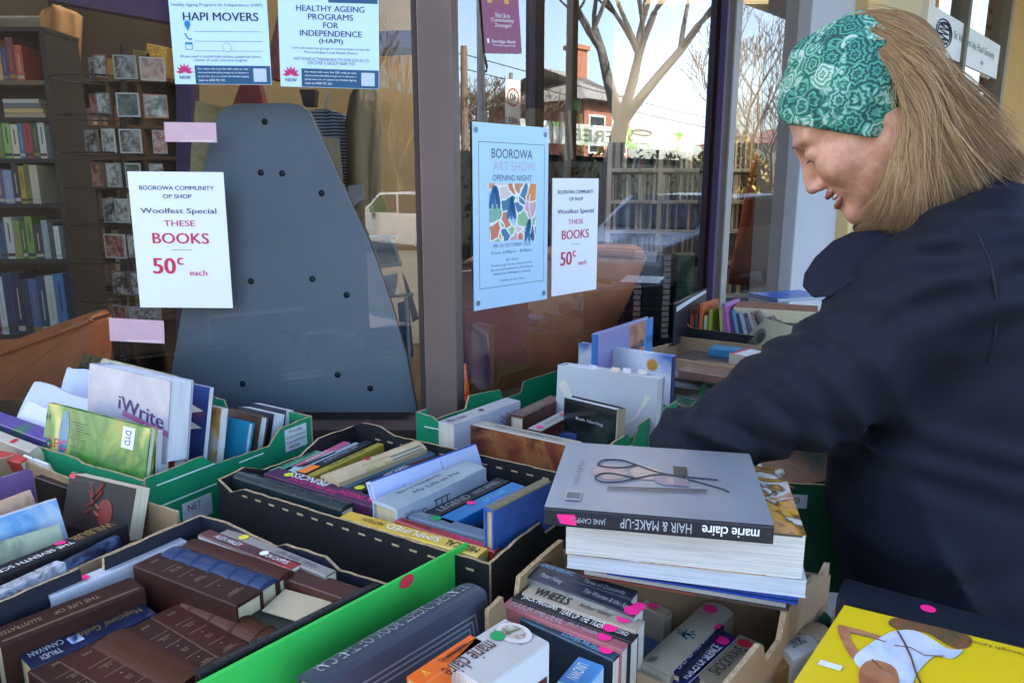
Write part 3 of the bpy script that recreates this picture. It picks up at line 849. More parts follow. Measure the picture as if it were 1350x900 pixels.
# ================================================================ BOOKS IN THE CARTONS
GA = 'second-hand books in the open cartons'
BRN = WORN('#321712', 0.5, 0.22, 22.0, 0.0, '#7a5a4a', 0.22)
BRN2 = WORN('#452413', 0.5, 0.30, 22.0, 0.0, '#8a6a4a', 0.22)
BRN3 = WORN('#3e1d15', 0.5, 0.22, 22.0, 0.0, '#8a5f50', 0.22)
GILT = M((0.34, 0.25, 0.16), 0.4, 0, metal=0.3)
def gilt(root, rows, ink=GILT, side=1, v0=0.2, v1=0.8):
    """gilt rules and small title blocks stamped across a leather spine"""
    L, t = root['L'], root['t']
    for (u, kind) in rows:
        b = MB()
        if kind == 'rule':
            b.add([(u * L, side * v0 * t, 0.0004), (u * L + 0.0007, side * v0 * t, 0.0004), (u * L + 0.0007, side * v1 * t, 0.0004), (u * L, side * v1 * t, 0.0004)], [(0, 1, 2, 3) if side > 0 else (3, 2, 1, 0)])
            b.build('gilt_rule', ink, root)
        elif kind == 'dot':
            disc((u * L, side * 0.5 * t, 0), (1, 0, 0), (0, 1, 0), 0.0011, 0.0011, ink, root, 'gilt_dot', 0.0005, 8)
        else:
            text(kind, (u * L, side * t * 0.5, 0.0002), (0, -1, 0), (1, 0, 0), width=(v1 - v0) * t, height=0.007 if '\n' in kind else 0.0045, mat=ink, parent=root, name='gilt_title', fit=False)

# ---- black carton, left foreground: leather classics
book('white hardback along the carton wall with a pink price sticker', (66, 786), (247, 713), 0.022, 0.16, '#b9bcc4', None, z=0.935, name='hardback_book', page='#d6d2c4', tex=[('ROGER', 0.20, 0.10, 0.5, 0.5, 'grey', -1)], dots=[(0.245, 0.55, 0.0085, 'pink')])
r_ = book('long dark brown leather volume with gilt frame lines, behind the navy fantasy novel', (1, 850), (191, 775), 0.042, 0.17, BRN, BRN, z=0.935, name='leather_book', tex=[('THE LIFE OF', 0.55, 0.32, 0.55, 0.22, GILT, -1), ('ILLUSTRATED', 0.16, 0.28, 0.55, 0.2, GILT, -1)], page='#c9b98f')
for v in (0.10, 0.16):
    b = MB(); L, t = r_['L'], r_['t']
    b.add([(0.02 * L, v * t, 0.0005), (0.97 * L, v * t, 0.0005), (0.97 * L, (v + 0.022) * t, 0.0005), (0.02 * L, (v + 0.022) * t, 0.0005)], [(0, 1, 2, 3)]); b.build('gilt_rule', GILT, r_)
book('navy fantasy novel titled Magicians Guild, upside down with gold lettering', (42, 880), (206, 808), 0.040, 0.11, ART(['#141a33', '#18213f', '#1a2648'], 30, 0.3), '#1c2c55', z=0.915, tex=[("Magicians' Guild", 0.68, 0.52, 0.62, 0.42, 'gold', -1), ('TRUDI\nCANAVAN', 0.17, 0.26, 0.45, 0.66, 'silver', -1, 0.01)],
     patches=[(0.33, 0.43, 0.28, 0.72, ART(['#182444', '#8ea6cc', '#dfe8f2'], 60, 0.3))], page='#b9a878')
r_ = book('tall dark brown leather volume standing higher than its row', (175, 745), (311, 798), 0.040, 0.15, BRN, BRN, z=0.945, name='leather_book', page='#cdbf99')
gilt(r_, [(0.08, 'IWI'), (0.24, 'rule'), (0.30, 'HISTORY\nOF THE'), (0.40, 'rule'), (0.46, 'dot'), (0.54, 'VOLUME\nTHREE'), (0.66, 'rule'), (0.72, 'dot'), (0.87, 'COLLECTED\nWORKS')])
r_ = book('navy blue leather book with raised bands across its spine', (209, 733), (339, 778), 0.034, 0.13, WORN('#22375c', 0.42, 0.3, 18, 0.1), M('#1d3155', 0.4, 0.1), z=0.945, name='leather_book', bulge=0.006, bands=5, page='#cdbf99', patches=[(0.20, 0.30, 0.1, 0.9, '#10182c'), (0.52, 0.62, 0.1, 0.9, '#10182c')])
gilt(r_, [(0.82, 'NEW\nTALES')], v0=0.25, v1=0.75)
r_ = book('reddish brown leather book with many gilt rules, beside the thin white one', (240, 719), (367, 763), 0.026, 0.14, BRN3, BRN3, z=0.945, name='leather_book', bulge=0.004, bands=0, page='#cdbf99')
gilt(r_, [(0.10 + 0.055 * k, 'rule') for k in range(16)], v0=0.05, v1=0.95)
book('thin red and black paperback with a white top edge and a white sticker', (261, 704), (384, 751), 0.020, 0.13, ART(['#2a2024', '#5a2228', '#8c2f33'], 9, 0.35, stretch=(1, 1, 1)), '#cfcac0', z=0.945, tex=[('ALEX HALEY', 0.28, 0.28, 0.5, 0.4, 'white', 1), ('ON CAMPUS', 0.80, 0.22, 0.5, 0.4, 'white', 1)], dots=[(0.66, 0.55, 0.007, 'white')])
book('grey paperback against the back of the black carton with a yellow sticker', (290, 702), (429, 759), 0.018, 0.13, '#8a8580', '#6f6a66', z=0.945, tex=[('LIFE AND TIMES', 0.70, 0.36, 0.5, 0.4, 'grey', 1)], dots=[(0.19, 0.5, 0.008, 'yellow')])
r_ = book('dark red-brown hardback leaning with its bare cover to the front', (368, 760), (466, 793), 0.030, 0.15, M('#43231f', 0.4, 0.1, 20, 0.2, 280), M('#4a2620', 0.4, 0.1, 20, 0.2, 280), z=0.94, name='leather_book', page='#c9b98f')
rows = [((234, 798), (345, 852), 0.036, BRN2, 0.008, 4, 'olive brown leather book with raised bands, in the front row'), ((198, 813), (296, 872), 0.036, BRN3, 0, 0, 'brown leather book with a gilt title, second from the right in the front row'),
        ((163, 832), (268, 890), 0.034, BRN, 0, 0, 'dark brown leather book with gilt dots, middle of the front row'), ((118, 853), (226, 913), 0.049, BRN2, 0.006, 0, 'wide worn brown leather book with a faded gilt crest'),
        ((76, 871), (186, 934), 0.047, BRN3, 0, 0, 'brown leather book left of the wide worn one'), ((36, 884), (130, 948), 0.046, BRN, 0, 0, 'dark brown leather book at the lower left corner of the carton')]
for A_, B_, t_, m_, bu, bd, lb in rows:
    zr_ = 0.9185 - 0.0011 * rows.index((A_, B_, t_, m_, bu, bd, lb))
    r_ = book(lb, A_, B_, t_, 0.13, m_, m_, z=zr_, name='leather_book', bulge=bu, bands=bd, page='#c9b98f', group='brown leather classics in the front row')
    gilt(r_, [(0.10, 'IWI'), (0.28, 'rule'), (0.36, 'THE\nWORKS'), (0.47, 'rule'), (0.53, 'dot'), (0.62, 'VOL\nFIVE'), (0.72, 'rule'), (0.78, 'dot'), (0.88, 'LONDON\nPRESS')] if not bu else [(0.12 + 0.06 * k, 'rule') for k in range(13)] + [(0.15, 'W')])
book('dark green cloth book lying low beside the beige card', (318, 818), (402, 852), 0.034, 0.12, M('#20281f', 0.6, 0.2, 40), z=0.92, name='hardback_book')
a = PZ(392, 800, 0.925)
b = MB(); b.box((-0.036, -0.021, 0), (0.036, 0.021, 0.0016)); o = b.build('index_card', M('#b8a98c', 0.8, 0.05)); o.matrix_world = Matrix.Translation(a) @ Matrix.Rotation(R(-24), 4, 'Z') @ Matrix.Rotation(R(8), 4, 'X')
tag(o, 'loose beige card lying on the brown leather books', 'card')
book('thin black book against the green folder, small pale lettering', (264, 889), (500, 771), 0.012, 0.12, '#17181c', z=0.945, tex=[('THE WORLD OF SHAKESPEARE AND OTHER STORIES', 0.5, 0.85, 0.5, 0.45, 'grey', 1)], name='hardback_book')

# ---- black carton, centre
book('long dark green plastic-covered book along the near wall', (303, 627), (449, 672), 0.030, 0.16, M('#1e2b2c', 0.22, 0.1, 12, coat=0.3), z=0.948, name='hardback_book', bulge=0.006, tex=[('THE FAMILY PHYSICIAN', 0.68, 0.42, 0.5, 0.34, 'grey', -1)])
book('purple paperback titled Princess, upside down with white lettering', (347, 624), (499, 671), 0.034, 0.15, '#4b2347', '#57294f', z=0.940, tex=[('PRINCESS', 0.32, 0.34, 0.72, 0.5, 'white', -1), ('THE TRUE STORY', 0.42, 0.42, 0.28, 0.3, 'pink', -1), ('JEAN SASSON', 0.80, 0.34, 0.55, 0.5, 'pink', -1)], dots=[(0.16, 0.55, 0.0095, 'lime')], page='#d0c4a4')
book('yellow medical reference book against the near wall, upside down', (447, 682), (630, 733), 0.026, 0.17, ART(['#c29a2c', '#cfae3f', '#d2b75a'], 8, 0.4), '#c2a13a', z=0.948, name='hardback_book', tex=[('MEDICAL', 0.86, 0.22, 0.5, 0.55, 'brown', -1, 0.01), ('SIMPLIFIED', 0.52, 0.38, 0.5, 0.5, 'white', -1), ('MATTISON', 0.22, 0.16, 0.5, 0.35, 'black', -1)])
book('red thin book between the yellow one and the slate one', (520, 686), (652, 727), 0.015, 0.14, ART(['#8d2b33', '#a63a3e', '#34262c'], 6, 0.4), z=0.942, tex=[('AUSTRALIAN', 0.2, 0.3, 0.5, 0.5, 'black', -1), ('COOKERY', 0.7, 0.3, 0.5, 0.5, 'pink', -1)])
book('slate blue book with a green sticker, near the front right of the centre carton', (538, 680), (655, 714), 0.024, 0.15, '#5d7184', z=0.945, name='hardback_book', dots=[(0.26, 0.6, 0.009, 'green')], tex=[('KNITTING', 0.10, 0.12, 0.6, 0.3, 'silver', 1)])
rows = [
 ('green spined paperback titled Boys Town at the left end of the centre carton', (362, 622), (424, 595), 0.016, 0.12, '#54a07c', '#2e2f33', [('BOYS TOWN', 0.55, 0.7, 0.5, 0.6, 'black', 1, 0.01)], ()),
 ('pale mint paperback beside the green spined one', (382, 624), (446, 596), 0.016, 0.12, '#9cc0b8', None, [('GARDENING', 0.5, 0.5, 0.5, 0.4, 'grey', 1)], ()),
 ('pink and grey paperback near the back of the centre carton', (395, 616), (462, 583), 0.018, 0.12, '#b85a7c', '#8d97a0', [('ROMANCE', 0.4, 0.4, 0.5, 0.4, 'white', 1)], ()),
 ('grey blue paperback beside the pink one', (402, 616), (474, 584), 0.013, 0.12, '#8fa2a8', None, [('SUMMER', 0.4, 0.4, 0.5, 0.4, 'grey', 1)], ()),
 ('black paperback with an orange splash at its near end', (403, 624), (492, 582), 0.020, 0.12, '#20222c', None, [('A SPORTING LIFE', 0.55, 0.5, 0.5, 0.35, 'silver', 1)], ()),
 ('olive yellow paperback beside the thick beige hardback', (414, 627), (506, 585), 0.016, 0.12, '#9a8c33', None, [('THE LAST OASIS', 0.5, 0.5, 0.5, 0.35, 'black', 1)], ()),
]
for lb, A_, B_, t_, w_, sp, cv, tx, dt in rows:
    r_ = book(lb, A_, B_, t_, w_, sp, cv, z=0.935, tex=tx, dots=dt)
    if 'orange' in lb: quad((r_['L'] * 0.10, r_['t'] * 0.5, 0), (1, 0, 0), (0, 1, 0), r_['L'] * 0.2, r_['t'] * 0.95, INK['orange'], r_, 'cover_splash')
book('thick beige dust-jacketed hardback with a red seal on its spine', (446, 634), (563, 589), 0.046, 0.15, ART(['#b7a27f', '#c1ad8a', '#cbb896'], 12, 0.55), '#b59f7a', z=0.950, name='hardback_book', bulge=0.009, page='#c7b48e', dots=[(0.42, 0.6, 0.0065, 'red')], patches=[(0.30, 0.60, 0.02, 0.30, ART(['#b9a780', '#8f8f3a', '#c9c06a'], 60, 0.5)), (0.60, 0.97, 0.02, 0.24, '#74796a')], tex=[('Harold Gatty', 0.72, 0.42, 0.68, 0.22, 'brown', 1)])
book('teal blue hardback right of the beige one', (452, 641), (573, 597), 0.024, 0.15, ART(['#2a5a70', '#31687e', '#4a6a80'], 10, 0.4), '#7f97a8', z=0.938, name='hardback_book', tex=[('ROBERT G. BARRETT', 0.66, 0.5, 0.5, 0.35, 'lightblue', 1)])
book('black paperback with white and red lettering and a lime sticker', (474, 649), (592, 594), 0.030, 0.13, '#23202c', '#2a1e24', z=0.935, tex=[('MICHAEL', 0.45, 0.25, 0.5, 0.30, 'white', 1), ('WILDING', 0.72, 0.25, 0.5, 0.30, 'red', 1)], dots=[(0.06, 0.45, 0.010, 'lime')])
# white cover with a blue tower
r_ = book('white hardback showing its cover with a small blue tower on it', (488, 634), (627, 584), 0.013, 0.13, '#2c4a9c', M('#b9c8ea', 0.3, 0.03), z=0.972, z2=0.972, lean=-24, name='hardback_book', page='#d5d2c8')
L = r_['L']
b = MB(); b.add([(L * 0.235, 0, -0.056), (L * 0.275, 0, -0.056), (L * 0.258, 0, -0.04), (L * 0.2505, 0, -0.016), (L * 0.247, 0, -0.04)], [(0, 1, 2, 3, 4)]); b.v = [(x, y - 0.0006, z) for x, y, z in b.v]; b.build('cover_print', M('#3558a8', 0.4, 0), r_)
b = MB(); b.add([(L * 0.62, -0.0006, -0.05), (L * 0.624, -0.0006, -0.05), (L * 0.624, -0.0006, -0.008), (L * 0.62, -0.0006, -0.008)], [(0, 1, 2, 3)]); b.build('cover_print', INK['grey'], r_)
text('Une', (L * 0.72, 0, -0.028), (1, 0, 0), (0, 0, 1), height=0.012, mat=INK['navy'], parent=r_)
r_ = book('thick grey blue book with looping handwriting on its wide spine', (523, 671), (641, 616), 0.052, 0.15, ART(['#8e9aa2', '#98a4ab', '#a3aeb4'], 10, 0.5), M('#a9b7c2', 0.45, 0.06, 15), z=0.958, name='hardback_book', bulge=0.003, page='#c2b591', tex=[('Barry Humphries', 0.42, 0.46, 0.72, 0.24, 'grey', 1), ('My Life as Me', 0.52, 0.50, 0.36, 0.22, 'grey', 1)], patches=[(0.74, 0.99, 0.02, 0.9, '#76868f')])
L = r_['L']
for k, u in enumerate((0.10, 0.15)):
    text('WHAT', (L * u, 0, -0.026), (0, 0, 1), (-1, 0, 0), height=0.007, width=0.03, mat=INK['grey'], parent=r_)
b = MB()
b.tube([(L * (0.28 + 0.03 * math.cos(a_ / 3.0) * (1 - a_ / 40)), -0.0008, -0.030 + 0.012 * math.sin(a_ / 3.0)) for a_ in range(20)], 0.0006, 4); b.build('cover_print', INK['grey'], r_)
for x0 in (0.40, 0.46, 0.52):
    b = MB(); b.box((L * x0, -0.0008, -0.036), (L * x0 + 0.002, -0.0002, -0.016)); b.build('cover_print', INK['grey'], r_)
b = MB(); b.box((L * 0.38, -0.0009, -0.0155), (L * 0.55, -0.0002, -0.0135)); b.build('cover_print', INK['grey'], r_)
book('black paperback titled Legend with silver lettering', (576, 681), (672, 634), 0.028, 0.13, '#25262d', None, z=0.935, page='#c0b08a', tex=[('LEGEND', 0.30, 0.40, 0.5, 0.5, 'silver', 1), ('DAVID GEMMELL', 0.74, 0.36, 0.5, 0.35, 'silver', 1)])
book('bright blue hardback with a pink sticker', (596, 690), (693, 641), 0.030, 0.15, M('#1c6fae', 0.3, 0.06, 20, coat=0.2), z=0.945, name='hardback_book', page='#c0b08a', dots=[(0.40, 0.86, 0.008, 'pink')], tex=[('OCEANS', 0.65, 0.3, 0.5, 0.35, 'lightblue', 1)])
book('dark green book low beside the bright blue one', (618, 698), (702, 656), 0.022, 0.13, '#1d3a3c', z=0.925, tex=[('WEEDS', 0.7, 0.4, 0.5, 0.6, 'silver', 1)])
r_ = book('worn blue cloth hardback standing tallest at the right end of the centre carton', (650, 672), (727, 634), 0.017, 0.16, M('#7a735f', 0.8, 0.2, 60), M('#2f559f', 0.75, 0.28, 22, 0.3, 260), z=1.0, name='hardback_book', page='#b9a884')

# ---- green tray at far left
def upright(label, bl, br, zb, hgt, t, front, back=None, lean=0.0, name='hardback_book', spine_left=True, spine=None, page='#d6d0c2', cat='book'):
    """a book standing on its tail, cover to the viewer; bl/br = lower corners of the front cover at height zb"""
    a = PZ(bl[0], bl[1], zb); b_ = PZ(br[0], br[1], zb)
    w = (b_ - a).length; xd = (b_ - a).normalized()
    back_ = UP.cross(xd)
    up = Matrix.Rotation(R(-lean), 3, xd) @ UP
    # local: x = up along the spine, z towards the spine (pages at -z), y = z cross x
    if spine_left:
        zl = -xd; org = a; xl = up; yl = zl.cross(xl)     # points to the back or front
        side = 1 if yl.dot(back_) > 0 else -1
    else:
        zl = xd; org = b_; xl = up; yl = zl.cross(xl)
        side = 1 if yl.dot(back_) > 0 else -1
    r = book_m(label, frame(org, xl, yl, zl), hgt, t, w, spine if spine is not None else front, front, side, name=name, page=page, cat=cat)
    r['t'] = t
    fx = Vector((0, 0, 1)) if not spine_left else Vector((0, 0, -1))
    def at(u, v):     # u from left 0..1 across, v up 0..1 on the front cover
        return Vector((v * hgt, 0, -u * w if spine_left else -(1 - u) * w)) , fx, Vector((1, 0, 0))
    return r, at, w, hgt
r_, at_, w_, h_ = upright('large yellow-green picture book standing in front with a white number label', (55, 592), (190, 634), 0.935, 0.088, 0.014, ART(['#b9a24e', '#c2b46a', '#5c8a3a', '#2e6b2c', '#79933c', '#a88f4a'], 7, 0.3, seed=3.1, stretch=(1, 1, 1)), lean=14, spine=M('#d0cbb8', 0.5, 0.1))
for (s_, u, v, w2, h2, ink) in (('LPC', 0.16, 0.22, 0.2, 0.2, 'red'), ('H', 0.03, 0.72, 0.04, 0.12, 'black')):
    p_, x_, y_ = at_(u, v); text(s_, p_, x_, y_, width=w2 * w_, height=h2 * h_, mat=INK[ink], parent=r_)
p_, x_, y_ = at_(0.82, 0.72); q_ = quad(p_, x_, y_, w_ * 0.11, h_ * 0.42, M('#d9dadb', 0.5, 0.02), r_, 'number_label')
text('DYD', p_, -y_, x_, width=h_ * 0.28, height=w_ * 0.05, mat=INK['grey'], parent=r_, lift=0.0011)
for k in range(10):
    p_, x_, y_ = at_(0.36 + 0.012 * math.sin(k * 1.3), 0.25 + 0.055 * k)
    quad(p_, x_, (y_ + x_ * 0.25), w_ * (0.10 if k % 3 else 0.16), h_ * 0.014, M('#3a4a22', 0.5, 0), r_, 'cover_print', 0.0008)
p_, x_, y_ = at_(0.21, 0.45); disc(p_, x_, y_, w_ * 0.05, h_ * 0.5, ART(['#2a5f8c', '#3f7aa0', '#4a7a4a'], 30, 0.3), r_, 'cover_print', 0.0004)
r_, at_, w_, h_ = upright('thick white clear-covered folder with handwritten letters iWrite', (112, 578), (218, 612), 0.945, 0.145, 0.045, ART(['#9a97a2', '#a5a3ae', '#b4b3bd'], 10, 0.25), lean=10, name='ring_folder', spine=M('#c9d0da', 0.4, 0.04), page='#d8dce2', cat='folder')
p_, x_, y_ = at_(0.68, 0.55); text('iWrite', p_, x_ + y_ * -0.12, y_, width=w_ * 0.55, height=h_ * 0.17, mat=M('#2b1a5c', 0.5, 0), parent=r_, bold=0.02)
p_, x_, y_ = at_(0.74, 0.42); quad(p_, x_ + y_ * -0.12, y_, w_ * 0.55, h_ * 0.07, M('#8a4a78', 0.5, 0.1), r_, 'cover_strip', 0.0004)
r_, at_, w_, h_ = upright('yellow edged picture book at the very back of the far left tray', (92, 520), (208, 556), 0.94, 0.10, 0.020, ART(['#8f8a5a', '#6b6a50', '#a59a6c', '#4a4a40'], 40, 0.4), lean=22, spine=M('#b3964a', 0.5, 0.1))
for k, (bl, br, hg, ln_, lb) in enumerate((((20, 555), (112, 590), 0.085, 26, 'crumpled grey paper folder leaning on the white one'), ((12, 572), (100, 600), 0.065, 30, 'stapled white papers in front of the grey folder'), ((75, 540), (120, 552), 0.095, 14, 'upright sheaf of pale blue papers behind the white folder'))):
    a = PZ(bl[0], bl[1], 0.925); e = PZ(br[0], br[1], 0.925); x = (e - a).normalized(); W = (e - a).length
    up = Matrix.Rotation(R(-ln_), 3, x) @ UP; bk = UP.cross(x)
    b = MB(); N = 9
    for j in range(3):
        vs = []; 
        for i in range(N):
            for v in range(4):
                fy = v / 3
                q = a + x * (W * i / (N - 1)) + up * (hg * fy * (1 - 0.04 * j)) + bk * (0.006 * j + 0.002 * math.sin(i * 1.1 + j * 2 + k) * fy + (0.010 * fy * fy))
                if v == 3: q += up * (0.0025 * math.sin(i * 0.9 + j + k * 2))
                vs.append(q)
        vs2 = [q + bk * 0.004 for q in vs]
        ff = []
        for i in range(N - 1):
            for v in range(3):
                p = i * 4 + v; n_ = len(vs)
                ff += [(p, p + 4, p + 5, p + 1), (n_ + p, n_ + p + 1, n_ + p + 5, n_ + p + 4)]
        n_ = len(vs)
        for i in range(N - 1):
            ff.append((i * 4 + 3, (i + 1) * 4 + 3, n_ + (i + 1) * 4 + 3, n_ + i * 4 + 3))
        for v in range(3):
            ff.append((v, v + 1, n_ + v + 1, n_ + v)); e_ = (N - 1) * 4 + v; ff.append((e_, n_ + e_, n_ + e_ + 1, e_ + 1))
        b.add(vs + vs2, ff)
    o = b.build('paper_sheaf', M(('#aeb6c4', '#c3c6cf', '#aab6cc')[k], 0.6, 0.05, 12), None, smooth=False)
    tag(o, lb, 'papers')
fx30 = Vector((math.cos(R(-31)), math.sin(R(-31)), 0))
for k, (lb, br, hg, t_, wd_, fr_, sp, ln_, nm) in enumerate((
 ('red and orange book right of the green picture book, white page edges', (200, 622), 0.070, 0.026, 0.06, ART(['#c4502a', '#d07a3a', '#b03a2a'], 14, 0.4), '#b8482a', 8, 'paperback_book'),
 ('orange and teal book beside the red one, in front of the white folder', (226, 611), 0.068, 0.022, 0.07, ART(['#d5622c', '#d8733a', '#2a6274'], 9, 0.35, seed=2), '#3a7284', 8, 'paperback_book'),
 ('navy activity book with white arrows and a red top', (263, 592), 0.115, 0.010, 0.07, ART(['#b5452f', '#2a3f78', '#2c4684', '#2a3f78'], 5, 0.35, seed=5), '#2b4078', 12, 'paperback_book'),
 ('cream tall book behind the navy activity book', (262, 583), 0.105, 0.014, 0.10, '#c3bca4', '#b5ae98', 12, 'hardback_book'),
 ('cream picture book with yellow and brown animals', (282, 586), 0.068, 0.016, 0.07, ART(['#c9c0a6', '#cfc7b0', '#c79a52', '#8d6a4a'], 16, 0.4, seed=1), '#c9c3b0', 12, 'paperback_book'),
 ('teal blue hardback in the far left tray', (318, 580), 0.032, 0.014, 0.12, M('#1f86a8', 0.3, 0.06, 20), '#1f86a8', 16, 'hardback_book'),
 ('brown book behind the teal one in the far left tray', (334, 574), 0.036, 0.020, 0.12, ART(['#4a3a34', '#5c4438', '#3a2c2a'], 20, 0.4), '#51443d', 16, 'hardback_book'),
 ('navy novel with thick white pages in the far left tray', (352, 566), 0.030, 0.030, 0.11, '#23283a', '#23283a', 16, 'paperback_book'),
 ('second navy novel nearest the tray corner', (370, 558), 0.026, 0.022, 0.11, '#262b3d', '#262b3d', 14, 'paperback_book'))):
    e_ = PZ(br[0], br[1], 0.935); zb_ = 0.890; w_ = wd_
    br_ = e_ + Vector((0, 0, zb_ - 0.935)); bl_ = br_ - fx30 * w_
    up_ = Matrix.Rotation(R(-ln_), 3, fx30) @ UP
    zl = -fx30; yl = zl.cross(up_); sd_ = 1 if yl.dot(UP.cross(fx30)) > 0 else -1
    r_ = book_m(lb, frame(bl_, up_, yl, zl), hg + 0.045, t_, w_, sp, fr_, sd_, name=nm, page='#d6d6da')
    if 'navy activity' in lb:
        for v_ in (0.46, 0.66):
            h_ = hg + 0.045; b = MB(); y0_ = -0.0006 if sd_ > 0 else 0.0006
            b.add([(h_ * v_, y0_, -w_ * 0.35), (h_ * v_ + 0.016, y0_, -w_ * 0.35), (h_ * v_ + 0.008, y0_, -w_ * 0.85)], [(0, 1, 2)]); b.build('arrow_print', INK['white'], r_)
for lb, A_, B_, t_, sp, z_ in (('purple and green book at the left edge of the far left tray', (-20, 552), (60, 582), 0.03, ART(['#4a3a78', '#5a4a8c', '#3a6a4a'], 12, 0.4), 0.955), ('cream book with a red oval at the left edge', (-25, 570), (38, 596), 0.02, '#b5ab9c', 0.95),
                              ('red covered book lowest at the left edge of the tray', (-30, 598), (26, 610), 0.02, '#b23a34', 0.945), ('white leaflet with a blue dot beside the picture book', (30, 600), (62, 612), 0.004, '#cfd2d6', 0.952)):
    book(lb, A_, B_, t_, 0.12, sp, z=z_, lean=18, dots=[(0.6, 0.5, 0.008, 'red')] if 'oval' in lb else ([(0.4, 0.5, 0.002, 'navy')] if 'dot' in lb else ()))

# ---- brown carton at left edge
r_, at_, w_, h_ = upright('dark red thriller with a clawed hand on its cover, facing out of the brown carton', (80, 690), (168, 714), 0.905, 0.078, 0.026, ART(['#0d0909', '#140c0c', '#1c0e0d', '#33110e', '#4a1a14'], 14, 0.7, seed=4.4), lean=18, spine=M('#140f10', 0.4, 0.1), spine_left=True, page='#d5ccb2', name='paperback_book')
p_, x_, y_ = at_(0.50, 0.50)
claw = M('#7a2e22', 0.45, 0.25, 60)
for k in range(4):
    b = MB(); b.tube([p_ + x_ * (w_ * (-0.02 - 0.05 * k * 0 + 0.07 * t_)) + y_ * (h_ * (0.30 - 0.14 * k + 0.16 * math.sin(t_ * 2.2) * (1 if k < 2 else -0.4))) + Vector((0, 0, 0)) for t_ in (-2.6, -1.8, -0.9, 0, 0.8)], [0.0008, 0.0016, 0.0022, 0.0026, 0.003], 5)
    b.build('cover_print', claw, r_)
disc(at_(0.62, 0.42)[0], x_, y_, w_ * 0.11, h_ * 0.26, claw, r_, 'cover_print', 0.0008)
p_, x_, y_ = at_(0.20, 0.92); text('SALVATORE', p_, x_, y_, width=w_ * 0.4, height=h_ * 0.05, mat=INK['grey'], parent=r_)
disc(at_(0.06, 0.96)[0], x_, y_, 0.007, 0.004, INK['red'], r_)
for lb, A_, B_, t_, sp, cv, z_, ln_, tx in (
    ('purple paperback at the far left of the brown carton', (-20, 640), (43, 620), 0.020, '#5f4675', '#6d5384', 0.965, 0, [('JACK', 0.6, 0.4, 0.5, 0.4, 'silver', 1)]),
    ('peach coloured romance paperback beside the purple one', (-20, 668), (40, 645), 0.018, ART(['#c99a78', '#cfa689', '#a8745a'], 18, 0.4), ART(['#c99a78', '#cfa689', '#a8745a'], 18, 0.4), 0.965, -20, ()),
    ('white paperback with a dark letter B and a blue beach scene', (-30, 690), (74, 656), 0.030, '#b9bcc8', ART(['#b9c4d2', '#a9bcd2', '#4a8cc0', '#c5cbb0'], 9, 0.35, seed=1.5), 0.965, -20, [('B', 0.80, 0.07, 0.5, 0.5, 'black', -1, 0.02), ('NAT', 0.93, 0.06, 0.5, 0.3, 'lightblue', -1)]),
    ('olive romance novel with a couple on the cover', (-30, 722), (78, 690), 0.014, ART(['#8d9a7a', '#a5ad8c', '#4a4236', '#2a2620'], 11, 0.4, seed=2.2), ART(['#8d9a7a', '#a5ad8c', '#4a4236', '#2a2620'], 11, 0.4, seed=2.2), 0.945, -24, ()),
    ('black thriller titled The Seventh Scroll with white and gold lettering', (-30, 770), (168, 690), 0.034, '#17141a', '#17141a', 0.945, -4, [('WILBUR', 0.80, 0.30, 0.62, 0.62, 'gold', -1, 0.01), ('THE SEVENTH SCROLL', 0.33, 0.60, 0.32, 0.32, 'white', -1, 0.01)]),
    ('silver foil covered novel against the carton wall', (-30, 795), (86, 741), 0.020, ART(['#4a4c52', '#9a9da6', '#c9ccd2', '#6a5f52'], 60, 0.25, seed=6), None, 0.945, -4, [('DRAGON', 0.55, 0.6, 0.5, 0.6, 'silver', -1, 0.01)]),
    ('dark blue starry novel in line with the silver one', (82, 745), (158, 706), 0.014, ART(['#141a2c', '#20304e', '#4a6288'], 60, 0.35, seed=8), None, 0.94, -4, ())):
    r_ = book(lb, A_, B_, t_, 0.11, sp, cv, z=z_, lean=ln_, tex=tx, dots=[(0.58, 0.72, 0.008, 'pink')] if 'Seventh' in lb else (), page='#d0c6ae')
book('dark brown horror paperback lying over the back of the brown carton', (45, 628), (160, 668), 0.03, 0.11, '#2a1c1a', '#1c1312', z=0.93, tex=[('CHILDREN OF THE NIGHT', 0.5, 0.6, 0.5, 0.3, 'tan', 1)])

